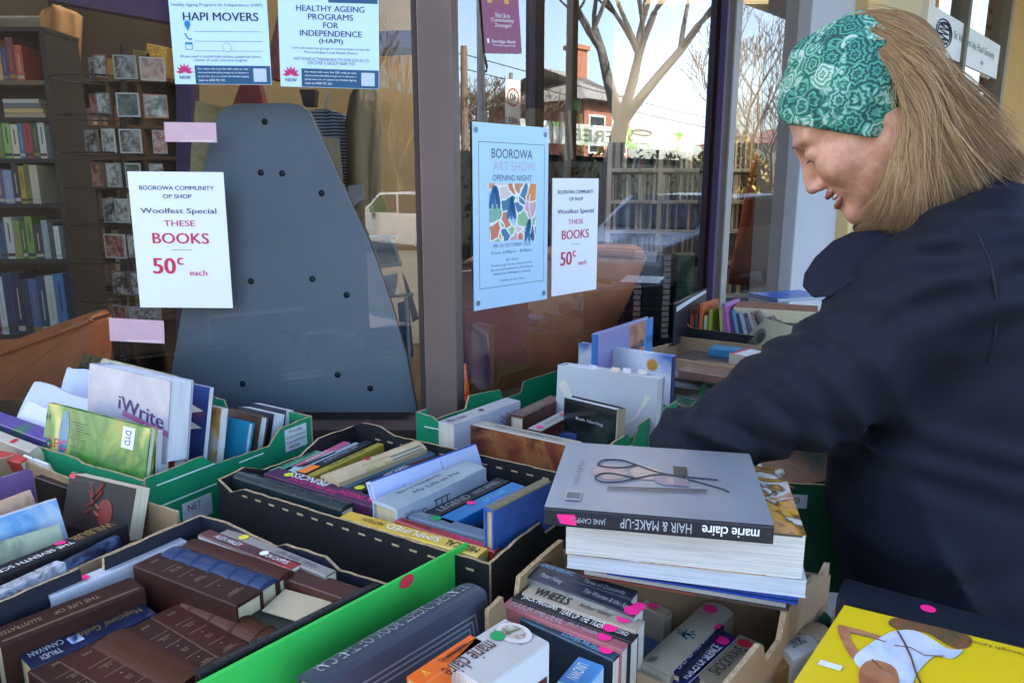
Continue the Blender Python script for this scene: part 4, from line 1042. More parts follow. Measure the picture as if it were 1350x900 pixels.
# ---- front brown carton: paperbacks
rows = [
 ('black thriller titled Three of Diamonds with grey lettering', (700, 748), (832, 789), 0.022, '#2b2e37', '#3a4049', [('Three of Diamonds', 0.72, 0.40, 0.35, 0.4, 'silver', 1), ('ANTHONY HOROWITZ', 0.22, 0.36, 0.6, 0.35, 'lightblue', 1)], (), 0.945),
 ('paperback titled The Woman and the Ape with a grey photo cover', (690, 757), (836, 812), 0.024, '#2a2d3c', ART(['#4d4c4a', '#767572', '#8d8c88', '#5a5957'], 22, 0.4, seed=3), [('Peter H\u00f8eg', 0.22, 0.20, 0.5, 0.5, 'silver', 1), ('The Woman & the Ape', 0.72, 0.40, 0.5, 0.5, 'silver', 1)], [(0.955, 0.35, 0.011, 'pink'), (0.975, 0.85, 0.009, 'pink')], 0.945),
 ('beige thriller titled Wheels with heavy black lettering', (688, 781), (838, 832), 0.026, '#9d9280', '#b3a891', [('WHEELS', 0.24, 0.32, 0.5, 0.62, 'black', 1, 0.035), ('Arthur Hailey', 0.62, 0.28, 0.5, 0.42, 'black', 1)], [(0.86, 0.55, 0.0095, 'pink')], 0.937),
 ('black thriller titled Year of the Tiger by Jack Higgins', (674, 788), (832, 846), 0.020, '#1a191d', '#1a191d', [('JACK HIGGINS', 0.22, 0.30, 0.5, 0.6, 'white', 1, 0.012), ('YEAR OF THE TIGER', 0.58, 0.36, 0.5, 0.6, 'white', 1, 0.012), ('CORGI', 0.9, 0.09, 0.5, 0.35, 'white', 1)], [(0.805, 0.5, 0.0095, 'pink')], 0.934),
 ('dusty pink thriller titled Touch the Devil', (662, 797), (820, 857), 0.022, '#9c5a60', '#a8666a', [('TOUCH THE DEVIL', 0.27, 0.46, 0.5, 0.6, 'silver', 1, 0.006), ('JACK HIGGINS', 0.66, 0.26, 0.5, 0.45, 'silver', 1)], [(0.83, 0.5, 0.0095, 'pink')], 0.931),
 ('black and teal crime novel by Higgins Clark', (686, 815), (808, 870), 0.022, ART(['#1c2a38', '#22485c', '#24647c'], 10, 0.4), '#1a2630', [('MARY HIGGINS CLARK', 0.36, 0.62, 0.7, 0.45, 'white', 1, 0.008), ('LOVES MUSIC', 0.65, 0.4, 0.3, 0.3, 'lightblue', 1)], [(0.88, 0.5, 0.0095, 'pink')], 0.926),
]
for lb, A_, B_, t_, sp, cv, tx, dt, z_ in rows:
    book(lb, A_, B_, t_, 0.108, sp, cv, z=z_, tex=tx, dots=dt, page='#d2ccc0')
for k, (A_, B_, sp) in enumerate((((842, 797), (876, 812), '#9a8f7c'), ((858, 780), (896, 795), '#8f8673'), ((868, 768), (915, 780), '#7c7466'))):
    book(('tan paperback with a pink sticker behind the grey photo one', 'worn beige paperback half under the book stack', 'dull beige paperback deepest under the book stack')[k], A_, B_, 0.02, 0.10, sp, z=0.87, dots=[(0.4, 0.5, 0.008, 'pink')] if k < 2 else ())
book('cream paperback with a teal flower sprig on its spine', (884, 890), (968, 806), 0.040, 0.11, ART(['#9a917e', '#a59c88', '#ada592'], 10, 0.5), '#a39a86', z=0.885, bulge=0.005, dots=[(0.88, 0.6, 0.011, 'pink')], tex=[('PAN', 0.06, 0.07, 0.7, 0.25, 'black', 1)])
# flower sprig
r_ = [o for o in bpy.data.objects if o.get('label') == 'cream paperback with a teal flower sprig on its spine'][0]
L, t = r_['L'], r_['t']
b = MB(); rnd = random.Random(4)
for k in range(16):
    a_ = rnd.uniform(0, 6.28); rr = rnd.uniform(0.002, 0.011); c_ = Vector((L * 0.46 + rr * math.cos(a_) * 1.2, t * 0.55 + rr * math.sin(a_), 0.0042)); d_ = Vector((math.cos(a_), math.sin(a_), 0)); e_ = Vector((-d_.y, d_.x, 0))
    b.add([c_ - d_ * 0.004, c_ + e_ * 0.0016, c_ + d_ * 0.004, c_ - e_ * 0.0016], [(3, 2, 1, 0)])
b.build('flower_print', M('#1f5a6a', 0.5, 0.2), r_)
book('thin navy paperback by Peter Dickinson', (896, 889), (955, 824), 0.018, 0.10, '#1d2140', None, z=0.884, tex=[('DEAD', 0.22, 0.3, 0.5, 0.55, 'silver', 1), ('Peter Dickinson', 0.62, 0.44, 0.5, 0.6, 'silver', 1)], dots=[(0.93, 0.5, 0.009, 'pink')])
r_ = book('blue paperback with white lettering ending in of Silence', (906, 907), (976, 842), 0.024, 0.10, '#232a5c', '#1c2450', z=0.875, tex=[('VOICES OF SILENCE', 0.42, 0.66, 0.55, 0.5, 'white', 1, 0.02)], dots=[(0.85, 0.6, 0.010, 'pink')])
for v in (0.14, 0.94):
    L, t = r_['L'], r_['t']; b = MB(); b.add([(0, v * t - 0.0006, 0.0004), (L, v * t - 0.0006, 0.0004), (L, v * t + 0.0006, 0.0004), (0, v * t + 0.0006, 0.0004)], [(0, 1, 2, 3)]); b.build('spine_rule', INK['silver'], r_)
book('beige thriller titled Shockwave with a red sticker', (948, 905), (1008, 850), 0.034, 0.10, '#8f8672', '#9d947f', z=0.875, tex=[('SHOCKWAVE', 0.46, 0.62, 0.5, 0.42, 'black', 1, 0.01)], dots=[(0.86, 0.55, 0.010, 'red')])
# blue book lying cover-up at the front
a = PZ(806, 899, 0.86); e = PZ(838, 876, 0.86)
x = (PZ(836, 880, .86) - PZ(712, 832, .86)).normalized(); y = UP.cross(x)
m_ = frame(PZ(700, 836, 0.865), x, UP, -y)
zz = Matrix.Rotation(R(-16), 3, x)
yy = zz @ UP; zl = x.cross(yy)
r_ = book_m('blue hardback lying cover-up with a pale round emblem', frame(PZ(694, 828, 0.868), x, yy, zl), 0.165, 0.018, 0.12, '#1d5f8e', M('#1f6594', 0.3, 0.08, 12), -1, name='hardback_book', page='#b9ae98')
disc((0.055, 0, -0.034), (1, 0, 0), (0, 0, 1), 0.015, 0.015, ART(['#8b98a0', '#c3cad0', '#5f7a8c'], 60, 0.4), r_, 'emblem', 0.0009)
text('AIRCRAFT', (0.10, 0, -0.03), (1, 0, 0), (0, 0, 1), width=0.03, mat=INK['silver'], parent=r_)

# ---- nearest books: the car book, the orange one, the thick cook book and a pale blue one
DB = M('#39414f', 0.42, 0.10, 14, 0.12, 260, coat=0.1)
a = PZ(425, 905, 0.955); e = PZ(641, 776, 0.955)
r_ = book('large slate blue hardback about the car with embossed silver lettering and frames', (424, 902), (640, 776), 0.046, 0.21, DB, DB, z=0.955, lean=-13, name='hardback_book', bulge=0.006, page='#b5ab92', tex=[("READER'S DIGEST BOOK OF THE CAR", 0.50, 0.92, 0.55, 0.46, M('#8d929c', 0.4, 0), -1, 0.012)])
L, t = r_['L'], r_['t']
SV = M('#8b919b', 0.35, 0, metal=0.4)
for k in range(3):
    i_ = 0.006 * k
    b = MB()
    for (x0, z0, x1, z1) in ((0.02, -0.022 - i_, L - 0.022 - i_, -0.020 - i_), (L - 0.024 - i_, -0.20, L - 0.022 - i_, -0.0205 - i_)):
        b.add([(x0, -0.0006, z0), (x1, -0.0006, z0), (x1, -0.0006, z1), (x0, -0.0006, z1)], [(0, 1, 2, 3)])
    b.v = [(x, y, z) for x, y, z in b.v]; b.build('frame_line', SV, r_)
for k in range(6):
    rr = 0.040 - 0.006 * k; b = MB(); n = 36
    ring = [(0.115 + rr * math.cos(2 * math.pi * i / n), -0.0006, -0.094 + rr * math.sin(2 * math.pi * i / n)) for i in range(n)]
    ring2 = [(0.115 + (rr - 0.0014) * math.cos(2 * math.pi * i / n), -0.0006, -0.094 + (rr - 0.0014) * math.sin(2 * math.pi * i / n)) for i in range(n)]
    b.add(ring + ring2, [(i, (i + 1) % n, n + (i + 1) % n, n + i) for i in range(n)]); b.build('cover_ring', SV, r_)
for cx, ww in ((0.195, 0.052), (0.205, 0.030)):
    for k in range(4):
        h0 = ww / 2 - 0.0045 * k if ww > 0.04 else ww / 2 - 0.0035 * k
        b = MB(); o4 = [(cx - h0, -0.0006, -0.085 - h0), (cx + h0, -0.0006, -0.085 - h0), (cx + h0, -0.0006, -0.085 + h0), (cx - h0, -0.0006, -0.085 + h0)]; g = 0.0012
        i4 = [(cx - h0 + g, -0.0006, -0.085 - h0 + g), (cx + h0 - g, -0.0006, -0.085 - h0 + g), (cx + h0 - g, -0.0006, -0.085 + h0 - g), (cx - h0 + g, -0.0006, -0.085 + h0 - g)]
        b.add(o4 + i4, [(i, (i + 1) % 4, 4 + (i + 1) % 4, 4 + i) for i in range(4)]); b.build('cover_frame', SV, r_)
text('READER', (L - 0.042, 0, -0.086), (0, 0, -1), (1, 0, 0), width=0.085, height=0.022, mat=M('#aab0ba', 0.4, 0), parent=r_, bold=0.02)
book('slim orange paperback in front of the slate car book', (556, 902), (638, 846), 0.020, 0.13, M('#d8621c', 0.35, 0.05, 20), z=0.985, page='#d0a06a', tex=[('HANSEN LUX V.D', 0.62, 0.44, 0.55, 0.3, 'brown', -1), ('V', 0.16, 0.06, 0.5, 0.5, 'yellow', -1)])
r_ = book('thick grey cook book with a plate photo on its spine and a green sticker', (640, 905), (724, 846), 0.060, 0.19, ART(['#a9a7a4', '#b2b0ad', '#bab8b5'], 8, 0.35), M('#c6c7ca', 0.3, 0.04, 12), z=0.985, name='paperback_book', page='#d2cec4', tex=[('marie claire', 0.22, 0.70, 0.62, 0.34, 'brown', -1, 0.012)], dots=[(0.70, 0.72, 0.0095, 'green')],
     patches=[(0.74, 0.99, 0.28, 0.9, ART(['#7c7a78', '#8a8886', '#a8a4a0'], 12, 0.4))])
L, t = r_['L'], r_['t']
disc((L * 0.86, t * 0.58, 0), (1, 0, 0), (0, 1, 0), 0.015, 0.020, M('#c9c3bd', 0.4, 0.05), r_, 'plate_print', 0.0009)
disc((L * 0.86, t * 0.60, 0), (1, 0, 0), (0, 1, 0), 0.010, 0.014, ART(['#3a3a34', '#6a6a50', '#b5aea4', '#8a5a4a'], 90, 0.4), r_, 'plate_print', 0.0013)
text('m', (L * 0.78, 0, -0.060), (0, 0, -1), (1, 0, 0), width=0.050, height=0.034, mat=INK['brown'], parent=r_, bold=0.03)
book('pale blue paperback with white letters UNO at the bottom edge', (770, 910), (796, 877), 0.030, 0.12, '#4a86bd', ART(['#86b4d8', '#a5c6e0', '#6a9ccc'], 14, 0.35), z=0.93, tex=[('UNOWN', 0.50, 0.62, 0.62, 0.42, 'white', -1, 0.012)])

# ---- stack of thick books on the rim
def flat(label, p_left, p_right, z0, t, depth, spine, cover, name='hardback_book', spine_front=True, page='#d6d6d4', **kw):
    """lying flat; p_left/p_right: the front lower corners at height z0"""
    a = PZ(p_left[0], p_left[1], z0); e = PZ(p_right[0], p_right[1], z0)
    x = (e - a).normalized(); L = (e - a).length; back = UP.cross(x)
    if spine_front:   # spine faces the viewer: local z = -back, x = -? keep x to the right, y = z cross x
        z = -back; y = z.cross(x)      # = up or down
        sd = 1 if y.z > 0 else -1
        return book_m(label, frame(a, x, y, z), L, t, depth, spine, cover, sd, name=name, page=page, **kw)
    z = back; o = a + back * depth; x2 = -x; y = z.cross(x2); sd = 1 if y.z > 0 else -1
    return book_m(label, frame(o + x * L, x2, y, z), L, t, depth, spine, cover, sd, name=name, page=page, **kw)
def pz_at(px, py, z): return PZ(px, py, z)
z0 = 0.955
flat('thin grey paged book lowest in the stack, resting on the carton rim', (766, 760), (1040, 806), 0.958, 0.012, 0.19, '#8c8a86', ART(['#23282c', '#4a3a34', '#8a3a2c'], 10, 0.35, seed=2), spine_front=False, page='#b0aca6')
flat('blue glossy book under the white magazines, second from the bottom', (800, 757), (1052, 797), 0.9705, 0.008, 0.19, '#1d3f8c', M('#1c3f92', 0.2, 0.1, 10, coat=0.3), spine_front=False, page='#2a3f6a')
flat('white soft magazine-like book with ruffled pages, third from the bottom', (747, 748), (1062, 788), 0.979, 0.020, 0.20, '#b9bec6', '#c6cad0', spine_front=False, page='#c3c8ce', name='paperback_book')
r_ = flat('very thick white paged book in the middle of the stack, its cover in browns', (745, 730), (1058, 764), 1.0, 0.052, 0.20, '#b5b9c2', ART(['#8a4a2c', '#c89a6a', '#c9983a', '#5a4436', '#d2cfc8', '#a8673c'], 26, 0.3, seed=7), spine_front=False, page='#d2cfca', name='paperback_book')
for u0_, u1_, c_ in ((0.02, 0.24, '#7a2a24'), (0.24, 0.275, '#2a4cb0'), (0.275, 0.68, '#c9ccd4'), (0.68, 0.72, '#2a4cb0'), (0.72, 0.985, '#4a4640')):
    L, t = r_['L'], r_['t']; b = MB(); b.box((L * (1 - u1_), min(0, 1) + t * 0.955, -0.2012), (L * (1 - u0_), t * 0.999, -0.2003)); b.build('cover_edge', M(c_, 0.4, 0.1), r_)
ztop = 1.0525
r_ = flat('grey hair and make-up book on top of the stack, black spine with white upside-down lettering', (717, 692), (1019, 718), ztop, 0.021, 0.215, '#20222a', ART(['#787d87', '#7f858f', '#868c96'], 5, 0.28), name='paperback_book', page='#c9c9c6',
          tex=[('marie claire', 0.82, 0.24, 0.5, 0.55, 'white', -1, 0.022), ('HAIR & MAKE-UP', 0.50, 0.31, 0.5, 0.55, 'silver', -1), ('JANE CAMPSIE', 0.20, 0.16, 0.5, 0.38, 'silver', -1)])
L, t = r_['L'], r_['t']
b = MB(); b.add([(0.018, t * 0.2, 0.0006), (0.036, t * 0.15, 0.0006), (0.034, t * 0.75, 0.0006), (0.014, t * 0.7, 0.0006)], [(0, 1, 2, 3)]); b.build('price_sticker', INK['pink'], r_)
# cover picture: scissors, comb, powder compacts and a bar code (lying on the top face y=t, z is depth)
Z0 = t + 0.0007
def top(u, d): return Vector((u * L, Z0, -d))
skin = [M('#a98e88', 0.4, 0.1, 40), M('#b09a8c', 0.4, 0.1, 40), M('#8f7f88', 0.4, 0.1, 40)]
LF = [0.0]
def top(u, d): return Vector((u * L, Z0 + LF[0], -d))
for (u, d, rx, rz, m_) in ((0.27, 0.115, 0.021, 0.024, skin[0]), (0.45, 0.12, 0.020, 0.022, skin[1]), (0.55, 0.105, 0.015, 0.02, skin[2]), (0.60, 0.10, 0.012, 0.012, skin[0])):
    LF[0] += 0.00015
    b = MB(); b.add([top(u, d) + Vector((rx * math.cos(i * math.pi / 9), 0, rz * math.sin(i * math.pi / 9))) for i in range(18)], [tuple(range(17, -1, -1))]); b.build('cover_print', m_, r_)
LF[0] += 0.00015
b = MB(); b.add([top(0.585, 0.118), top(0.655, 0.118), top(0.655, 0.148), top(0.585, 0.148)], [(0, 1, 2, 3)]); b.build('cover_print', M('#23262e', 0.35, 0.1), r_)
LF[0] += 0.00015
b = MB(); b.add([top(0.585, 0.085), top(0.655, 0.085), top(0.655, 0.112), top(0.585, 0.112)], [(0, 1, 2, 3)]); b.build('cover_print', M('#7d6f7a', 0.35, 0.1), r_)
dk = M('#3a3d46', 0.35, 0)
b = MB()
for (pts, w_) in (([(0.80, 0.112), (0.55, 0.118), (0.40, 0.142), (0.32, 0.155), (0.23, 0.152), (0.20, 0.135), (0.25, 0.128), (0.33, 0.130), (0.40, 0.142)], 0.0011), ([(0.84, 0.078), (0.78, 0.090), (0.55, 0.116), (0.40, 0.098), (0.33, 0.085), (0.24, 0.080), (0.20, 0.093), (0.25, 0.108), (0.34, 0.104), (0.40, 0.098)], 0.0011)):
    q2 = []
    for i in range(len(pts) - 1):
        p0, p1, p2, p3 = [Vector(pts[max(0, min(len(pts) - 1, i + j))]) for j in (-1, 0, 1, 2)]
        q2 += [0.5 * ((2 * p1) + (p2 - p0) * t_ + (2 * p0 - 5 * p1 + 4 * p2 - p3) * t_ * t_ + (3 * p1 - p0 - 3 * p2 + p3) * t_ ** 3) for t_ in (0, .2, .4, .6, .8)]
    q2.append(Vector(pts[-1]))
    b.tube([top(q[0], q[1]) for q in q2], w_, 4)
b.build('cover_print', dk, r_)
b = MB()
for k in range(60):
    u = 0.27 + k * 0.0078
    b.add([top(u, 0.055 + 0.012 * k / 60), top(u + 0.003, 0.055 + 0.012 * k / 60), top(u + 0.003, 0.066 + 0.012 * k / 60), top(u, 0.066 + 0.012 * k / 60)], [(0, 1, 2, 3)])
b.add([top(0.27, 0.066), top(0.74, 0.078), top(0.74, 0.081), top(0.27, 0.069)], [(0, 1, 2, 3)])
b.build('cover_print', dk, r_)
b = MB(); b.add([top(0.08, 0.022), top(0.155, 0.022), top(0.155, 0.048), top(0.08, 0.048)], [(0, 1, 2, 3)]); b.build('cover_panel', M('#9499a3', 0.35, 0), r_)
b = MB()
for k in range(14):
    u = 0.088 + k * 0.0045; b.add([top(u, 0.026), top(u + 0.0022, 0.026), top(u + 0.0022, 0.044), top(u, 0.044)], [(0, 1, 2, 3)])
b.v = [(x, y + 0.0004, z) for x, y, z in b.v]; b.build('bar_code', dk, r_)
b = MB()
for k in range(9):
    d_ = 0.07 + k * 0.009
    b.add([top(0.10, d_), top(0.105 + 0.02 * ((k * 7) % 3) / 3 + 0.015, d_), top(0.105 + 0.02 * ((k * 7) % 3) / 3 + 0.015, d_ + 0.002), top(0.10, d_ + 0.002)], [(0, 1, 2, 3)])
b.build('small_print', M('#656a74', 0.4, 0), r_)
# brown-picture cover edges peeking right of the top book
# ---- right foreground
a = PZ(1116, 818, 0.965)
x = Vector((math.cos(R(-42)), math.sin(R(-42)), 0.13)).normalized(); L_ = 0.30
back = UP.cross(x).normalized()
tilt = Matrix.Rotation(R(6), 3, x)
zl = tilt @ back; yl = zl.cross(-x)
r_ = book_m('large bright yellow fitness book lying cover-up with a woman in a white top', frame(a + x * L_, -x, yl, zl), L_, 0.02, 0.23, '#b99d18', M('#cdb41c', 0.32, 0.05, 10), 1 if yl.z > 0 else -1, name='hardback_book', page='#c9c4b0')
sd = 1 if yl.z > 0 else -1
Yt = sd * 0.02 + (0.0008 if sd > 0 else -0.0008)
if sd < 0: Yt = 0.0008
def yp(u, d): return Vector((L_ - u * 0.68, Yt, -d * 0.80))
def shape(pts, mat_, nm='cover_print', lift=0.0):
    if len(pts) > 4:
        q3 = []; n3 = len(pts)
        for i in range(n3):
            p0, p1, p2, p3 = [Vector(pts[(i + j) % n3]) for j in (-1, 0, 1, 2)]
            for t_ in (0, .25, .5, .75): q3.append(tuple(0.5 * ((2 * p1) + (p2 - p0) * t_ + (2 * p0 - 5 * p1 + 4 * p2 - p3) * t_ * t_ + (3 * p1 - p0 - 3 * p2 + p3) * t_ ** 3)))
        pts = q3
    b = MB(); q = [yp(u, d) + Vector((0, lift, 0)) for u, d in pts]
    nrm = (q[1] - q[0]).cross(q[2] - q[1])
    b.add(q, [tuple(range(len(q)))] if nrm.y > 0 else [tuple(range(len(q) - 1, -1, -1))]); b.build(nm, mat_, r_)
SK = ART(['#8a5a3e', '#a06c4c', '#b07c5a'], 40, 0.35); SK2 = ART(['#5c3d2a', '#7a5238', '#4a4a30'], 26, 0.35); WT = ART(['#9fb0c8', '#b9c6d8', '#c9d3e0'], 26, 0.35)
shape([(0.010, 0.055), (0.018, 0.048), (0.075, 0.050), (0.080, 0.058), (0.030, 0.060), (0.060, 0.100), (0.052, 0.108), (0.03, 0.085)], SK)
shape([(0.052, 0.098), (0.070, 0.050), (0.085, 0.030), (0.110, 0.022), (0.150, 0.040), (0.168, 0.036), (0.160, 0.058), (0.140, 0.062), (0.130, 0.10), (0.128, 0.125), (0.095, 0.13), (0.062, 0.118)], WT, lift=0.0003)
shape([(0.072, 0.006), (0.100, 0.0035), (0.150, 0.003), (0.172, 0.008), (0.172, 0.028), (0.155, 0.036), (0.118, 0.020), (0.088, 0.028), (0.070, 0.022)], SK2, lift=0.0002)
shape([(0.074, 0.10), (0.105, 0.104), (0.12, 0.15), (0.085, 0.16), (0.066, 0.125)], SK, lift=0.0006)
for pts_, w_ in (([(0.085, 0.032), (0.10, 0.052), (0.115, 0.075), (0.128, 0.10), (0.15, 0.135)], 0.0009), ([(0.09, 0.062), (0.11, 0.058), (0.13, 0.066), (0.15, 0.058)], 0.0006), ([(0.074, 0.10), (0.09, 0.112), (0.105, 0.116)], 0.0008), ([(0.030, 0.060), (0.055, 0.058), (0.078, 0.060)], 0.0007)):
    b = MB(); b.tube([yp(u, d) + Vector((0, 0.0009, 0)) for u, d in pts_], w_, 4); b.build('cover_print', M('#5a4034', 0.4, 0.1), r_)
shape([(0.015, 0.126), (0.045, 0.126), (0.045, 0.136), (0.015, 0.136)], M('#d5d8da', 0.4, 0), 'white_label', 0.0005)
b_ = None
text('Claudia Keough Lynch', yp(0.225, 0.016), (1, 0, 0), (0, 0, -1) if sd > 0 else (0, 0, -1), width=0.075, height=0.006, mat=INK['brown'], parent=r_, lift=0.001)
book('big navy ring binder behind the yellow book, spine up with a pink sticker', (1103, 787), (1352, 858), 0.050, 0.20, M('#1a1e2a', 0.35, 0.1, 15, 0.1, 200), z=0.985, name='ring_binder', cat='binder', dots=[(0.50, 0.5, 0.0085, 'pink')], bulge=0.003)
for lb, A_, B_, t_, sp, z_ in (('small white paperback with navy spine lettering between carton and yellow book', (1046, 868), (1082, 850), 0.03, '#b9bcc0', 0.90), ('tan paperback under the white one beside the yellow book', (1020, 885), (1060, 866), 0.03, '#8f6f45', 0.89), ('beige paperback behind the white one at the right carton', (1072, 848), (1100, 835), 0.03, '#a08a70', 0.90), ('dark green book low in the right carton', (1060, 832), (1100, 818), 0.03, '#1d4a35', 0.88)):
    book(lb, A_, B_, t_, 0.11, sp, z=z_, bulge=0.006, tex=[('OXFORD', 0.5, 0.5, 0.5, 0.4, 'navy', 1)] if 'white' in lb and 'small' in lb else ())
# ================================================================ ON AND BEHIND THE GLASS
LX = Vector((1, 0, 0))
def PL(px, py, off=-0.003):    # on the left pane
    return PY(px, py, 1.64 + off)
def poster(name, label, cat, bl, br, tl, face, paper, left=True, thick=0.0012, off=-0.004):
    """sheet of paper taped to the inside of the glass; three picture corners; returns (object, W, H, place)"""
    P = (lambda q: PL(q[0], q[1])) if left else (lambda q: PF(q[0], q[1], off))
    o, r_, u_ = P(bl), P(br), P(tl)
    x = (r_ - o); W = x.length; x.normalize()
    n = Vector((0, -1, 0)) if left else FN
    y = n.cross(x).normalized(); H = (u_ - o).dot(y)
    b = MB(); b.box((0, 0, -thick), (W, H, 0))
    ob = b.build(name, paper)
    ob.matrix_world = frame(o, x, y, n)
    tag(ob, label, cat)
    return ob, W, H
def ptext(ob, W, H, s, u, v, w=None, h=None, ink='black', bold=0.0, align='C', lift=0.0005, fit=True, name='lettering'):
    return text(s, (u * W, v * H, 0), (1, 0, 0), (0, 1, 0), width=None if w is None else w * W, height=None if h is None else h * H, mat=INK[ink] if isinstance(ink, str) else ink, parent=ob, bold=bold, align=align, lift=lift, fit=fit, name=name)
def prect(ob, W, H, u0, v0, u1, v1, m, name='printed_panel', lift=0.0003):
    b = MB(); b.add([(u0 * W, v0 * H, lift), (u1 * W, v0 * H, lift), (u1 * W, v1 * H, lift), (u0 * W, v1 * H, lift)], [(0, 1, 2, 3)])
    return b.build(name, m, ob)
PAPER = M('#e4e5ee', 0.6, 0.02, 6)
PAPERB = M('#c2dcec', 0.5, 0.02, 6)
def fifty(ob, W, H, dark=INK['black']):
    g = M('#3f3f46', 0.6, 0); rd = M('#c2344e', 0.6, 0)
    ptext(ob, W, H, 'BOOROWA COMMUNITY', 0.5, 0.885, 0.78, 0.030, dark, 0.012)
    ptext(ob, W, H, 'OP SHOP', 0.5, 0.825, 0.30, 0.030, dark, 0.012)
    ptext(ob, W, H, 'Woolfest Special', 0.5, 0.715, 0.80, 0.050, g, 0.012)
    ptext(ob, W, H, 'THESE', 0.5, 0.63, 0.33, 0.042, rd, 0.012)
    ptext(ob, W, H, 'BOOKS', 0.5, 0.52, 0.60, 0.078, rd, 0.02)
    ptext(ob, W, H, '__________', 0.5, 0.435, 0.22, 0.003, g)
    ptext(ob, W, H, '50', 0.30, 0.315, 0.25, 0.118, rd, 0.03)
    ptext(ob, W, H, 'c', 0.475, 0.350, 0.070, 0.055, rd, 0.03)
    ptext(ob, W, H, 'each', 0.66, 0.265, 0.19, 0.042, rd, 0.015)
o, W, H = poster('price_notice', 'white paper notice in the left window, in front of the grey board, books 50c each', 'notice', (185, 405), (307, 406), (168, 226), None, PAPER)
fifty(o, W, H)
o, W, H = poster('price_notice', 'narrow looking white price notice in the angled window, right of the art show poster', 'notice', (727, 391), (786, 381), (728, 235), None, PAPER, left=False, off=0.004)
fifty(o, W, H)
DB2 = M('#1d4f74', 0.5, 0.03); NV = M('#1d2c50', 0.5, 0)
def blossom(ob, W, H, u, v):
    for k in range(7):
        a = math.pi * (0.02 + 0.16 * k)
        b = MB(); c = Vector((u * W + 0.010 * math.cos(a), v * H + 0.010 * math.sin(a), 0.0006)); d = Vector((math.cos(a), math.sin(a), 0)); e = Vector((-d.y, d.x, 0))
        b.add([c - d * 0.009, c + e * 0.0032, c + d * 0.009, c - e * 0.0032], [(3, 2, 1, 0)]); b.build('emblem_petal', M('#c8326e', 0.5, 0), ob)
def foot(ob, W, H, v1):
    prect(ob, W, H, 0.215, 0.003, 0.995, v1, DB2)
    for k, s in enumerate(('For more info scan the QR code or visit', 'www.activeandhealthy.nsw.gov.au to discover a', 'group near you, or contact the Healthy Ageing', 'team on 0428 701 331.')):
        ptext(ob, W, H, s, 0.25, v1 * (0.82 - 0.2 * k), 0.52 if k < 3 else 0.28, v1 * 0.115, 'white', 0.01, 'L', lift=0.0008)
    prect(ob, W, H, 0.82, v1 * 0.15, 0.955, v1 * 0.86, M('#b9c4cc', 0.5, 0.02), 'blank_panel', 0.0007)
    blossom(ob, W, H, 0.11, v1 * 0.62)
    ptext(ob, W, H, 'NSW', 0.11, v1 * 0.36, 0.115, v1 * 0.19, NV, 0.02)
o, W, H = poster('health_poster', 'pale blue poster headed HAPI Movers at the top of the left window', 'poster', (231, 111), (358, 112), (223, -68), None, PAPERB)
vv = lambda py: (111.5 - py) / 179.5
foot(o, W, H, vv(86))
ptext(o, W, H, 'Healthy Ageing Programs for Independence (HAPI)', 0.49, vv(5.5), 0.93, 0.030, 'grey')
ptext(o, W, H, 'HAPI MOVERS', 0.52, vv(20.5), 0.77, 0.062, NV, 0.02)
for py in (40, 53, 66): prect(o, W, H, 0.235, vv(py) - 0.003, 0.93, vv(py), INK['grey'], 'ruled_line')
for py in (33, 47, 60):
    b = MB(); c = Vector((0.175 * W, vv(py) * H, 0.0005))
    if py == 33:
        b.add([c + Vector((0.0065 * math.cos(a * math.pi / 8), 0.004 + 0.0065 * math.sin(a * math.pi / 8), 0)) for a in range(-1, 10)] + [c + Vector((0, -0.010, 0))], [tuple(range(12))])
    elif py == 47:
        b.tube([c + Vector((-0.006, 0.006, 0)), c + Vector((-0.004, -0.001, 0)), c + Vector((0.001, -0.005, 0)), c + Vector((0.007, -0.005, 0))], 0.0013, 4)
    else:
        b.box((c.x - 0.0075, c.y - 0.007, c.z), (c.x + 0.0075, c.y - 0.006, c.z + 0.0003)); b.box((c.x - 0.0075, c.y - 0.006, c.z), (c.x - 0.0065, c.y + 0.0035, c.z + 0.0003)); b.box((c.x + 0.0065, c.y - 0.006, c.z), (c.x + 0.0075, c.y + 0.0035, c.z + 0.0003)); b.box((c.x - 0.0075, c.y + 0.0035, c.z), (c.x + 0.0075, c.y + 0.0075, c.z + 0.0003))
    b.build('icon', M('#1d7ab0', 0.5, 0), o)
disc((0.565 * W, vv(61.5) * H, 0), (1, 0, 0), (0, 1, 0), 0.0095, 0.0095, M('#86aac4', 0.5, 0), o, 'icon')
disc((0.565 * W, vv(61.5) * H, 0), (1, 0, 0), (0, 1, 0), 0.0082, 0.0082, PAPERB, o, 'icon', 0.0008)
ptext(o, W, H, 'All you need is comfortable clothes, supportive shoes,', 0.49, vv(74), 0.84, 0.026, 'grey')
ptext(o, W, H, 'a bottle of water, and your laughter', 0.49, vv(79), 0.56, 0.026, 'grey')
o, W, H = poster('health_poster', 'pale blue poster headed Healthy Ageing Programs, upper right of the left window', 'poster', (370, 114), (500, 118), (368, -64), None, PAPERB)
vv = lambda py: (115.5 - py) / 179.5
foot(o, W, H, vv(90))
prect(o, W, H, 0.50, vv(0.8), 0.99, vv(-12), DB2)
for s, py, w_ in (('HEALTHY AGEING', 9, 0.68), ('PROGRAMS', 20, 0.45), ('FOR', 31, 0.15), ('INDEPENDENCE', 42, 0.62), ('(HAPI)', 53, 0.24)):
    ptext(o, W, H, s, 0.52, vv(py), w_, 0.044, NV, 0.012)
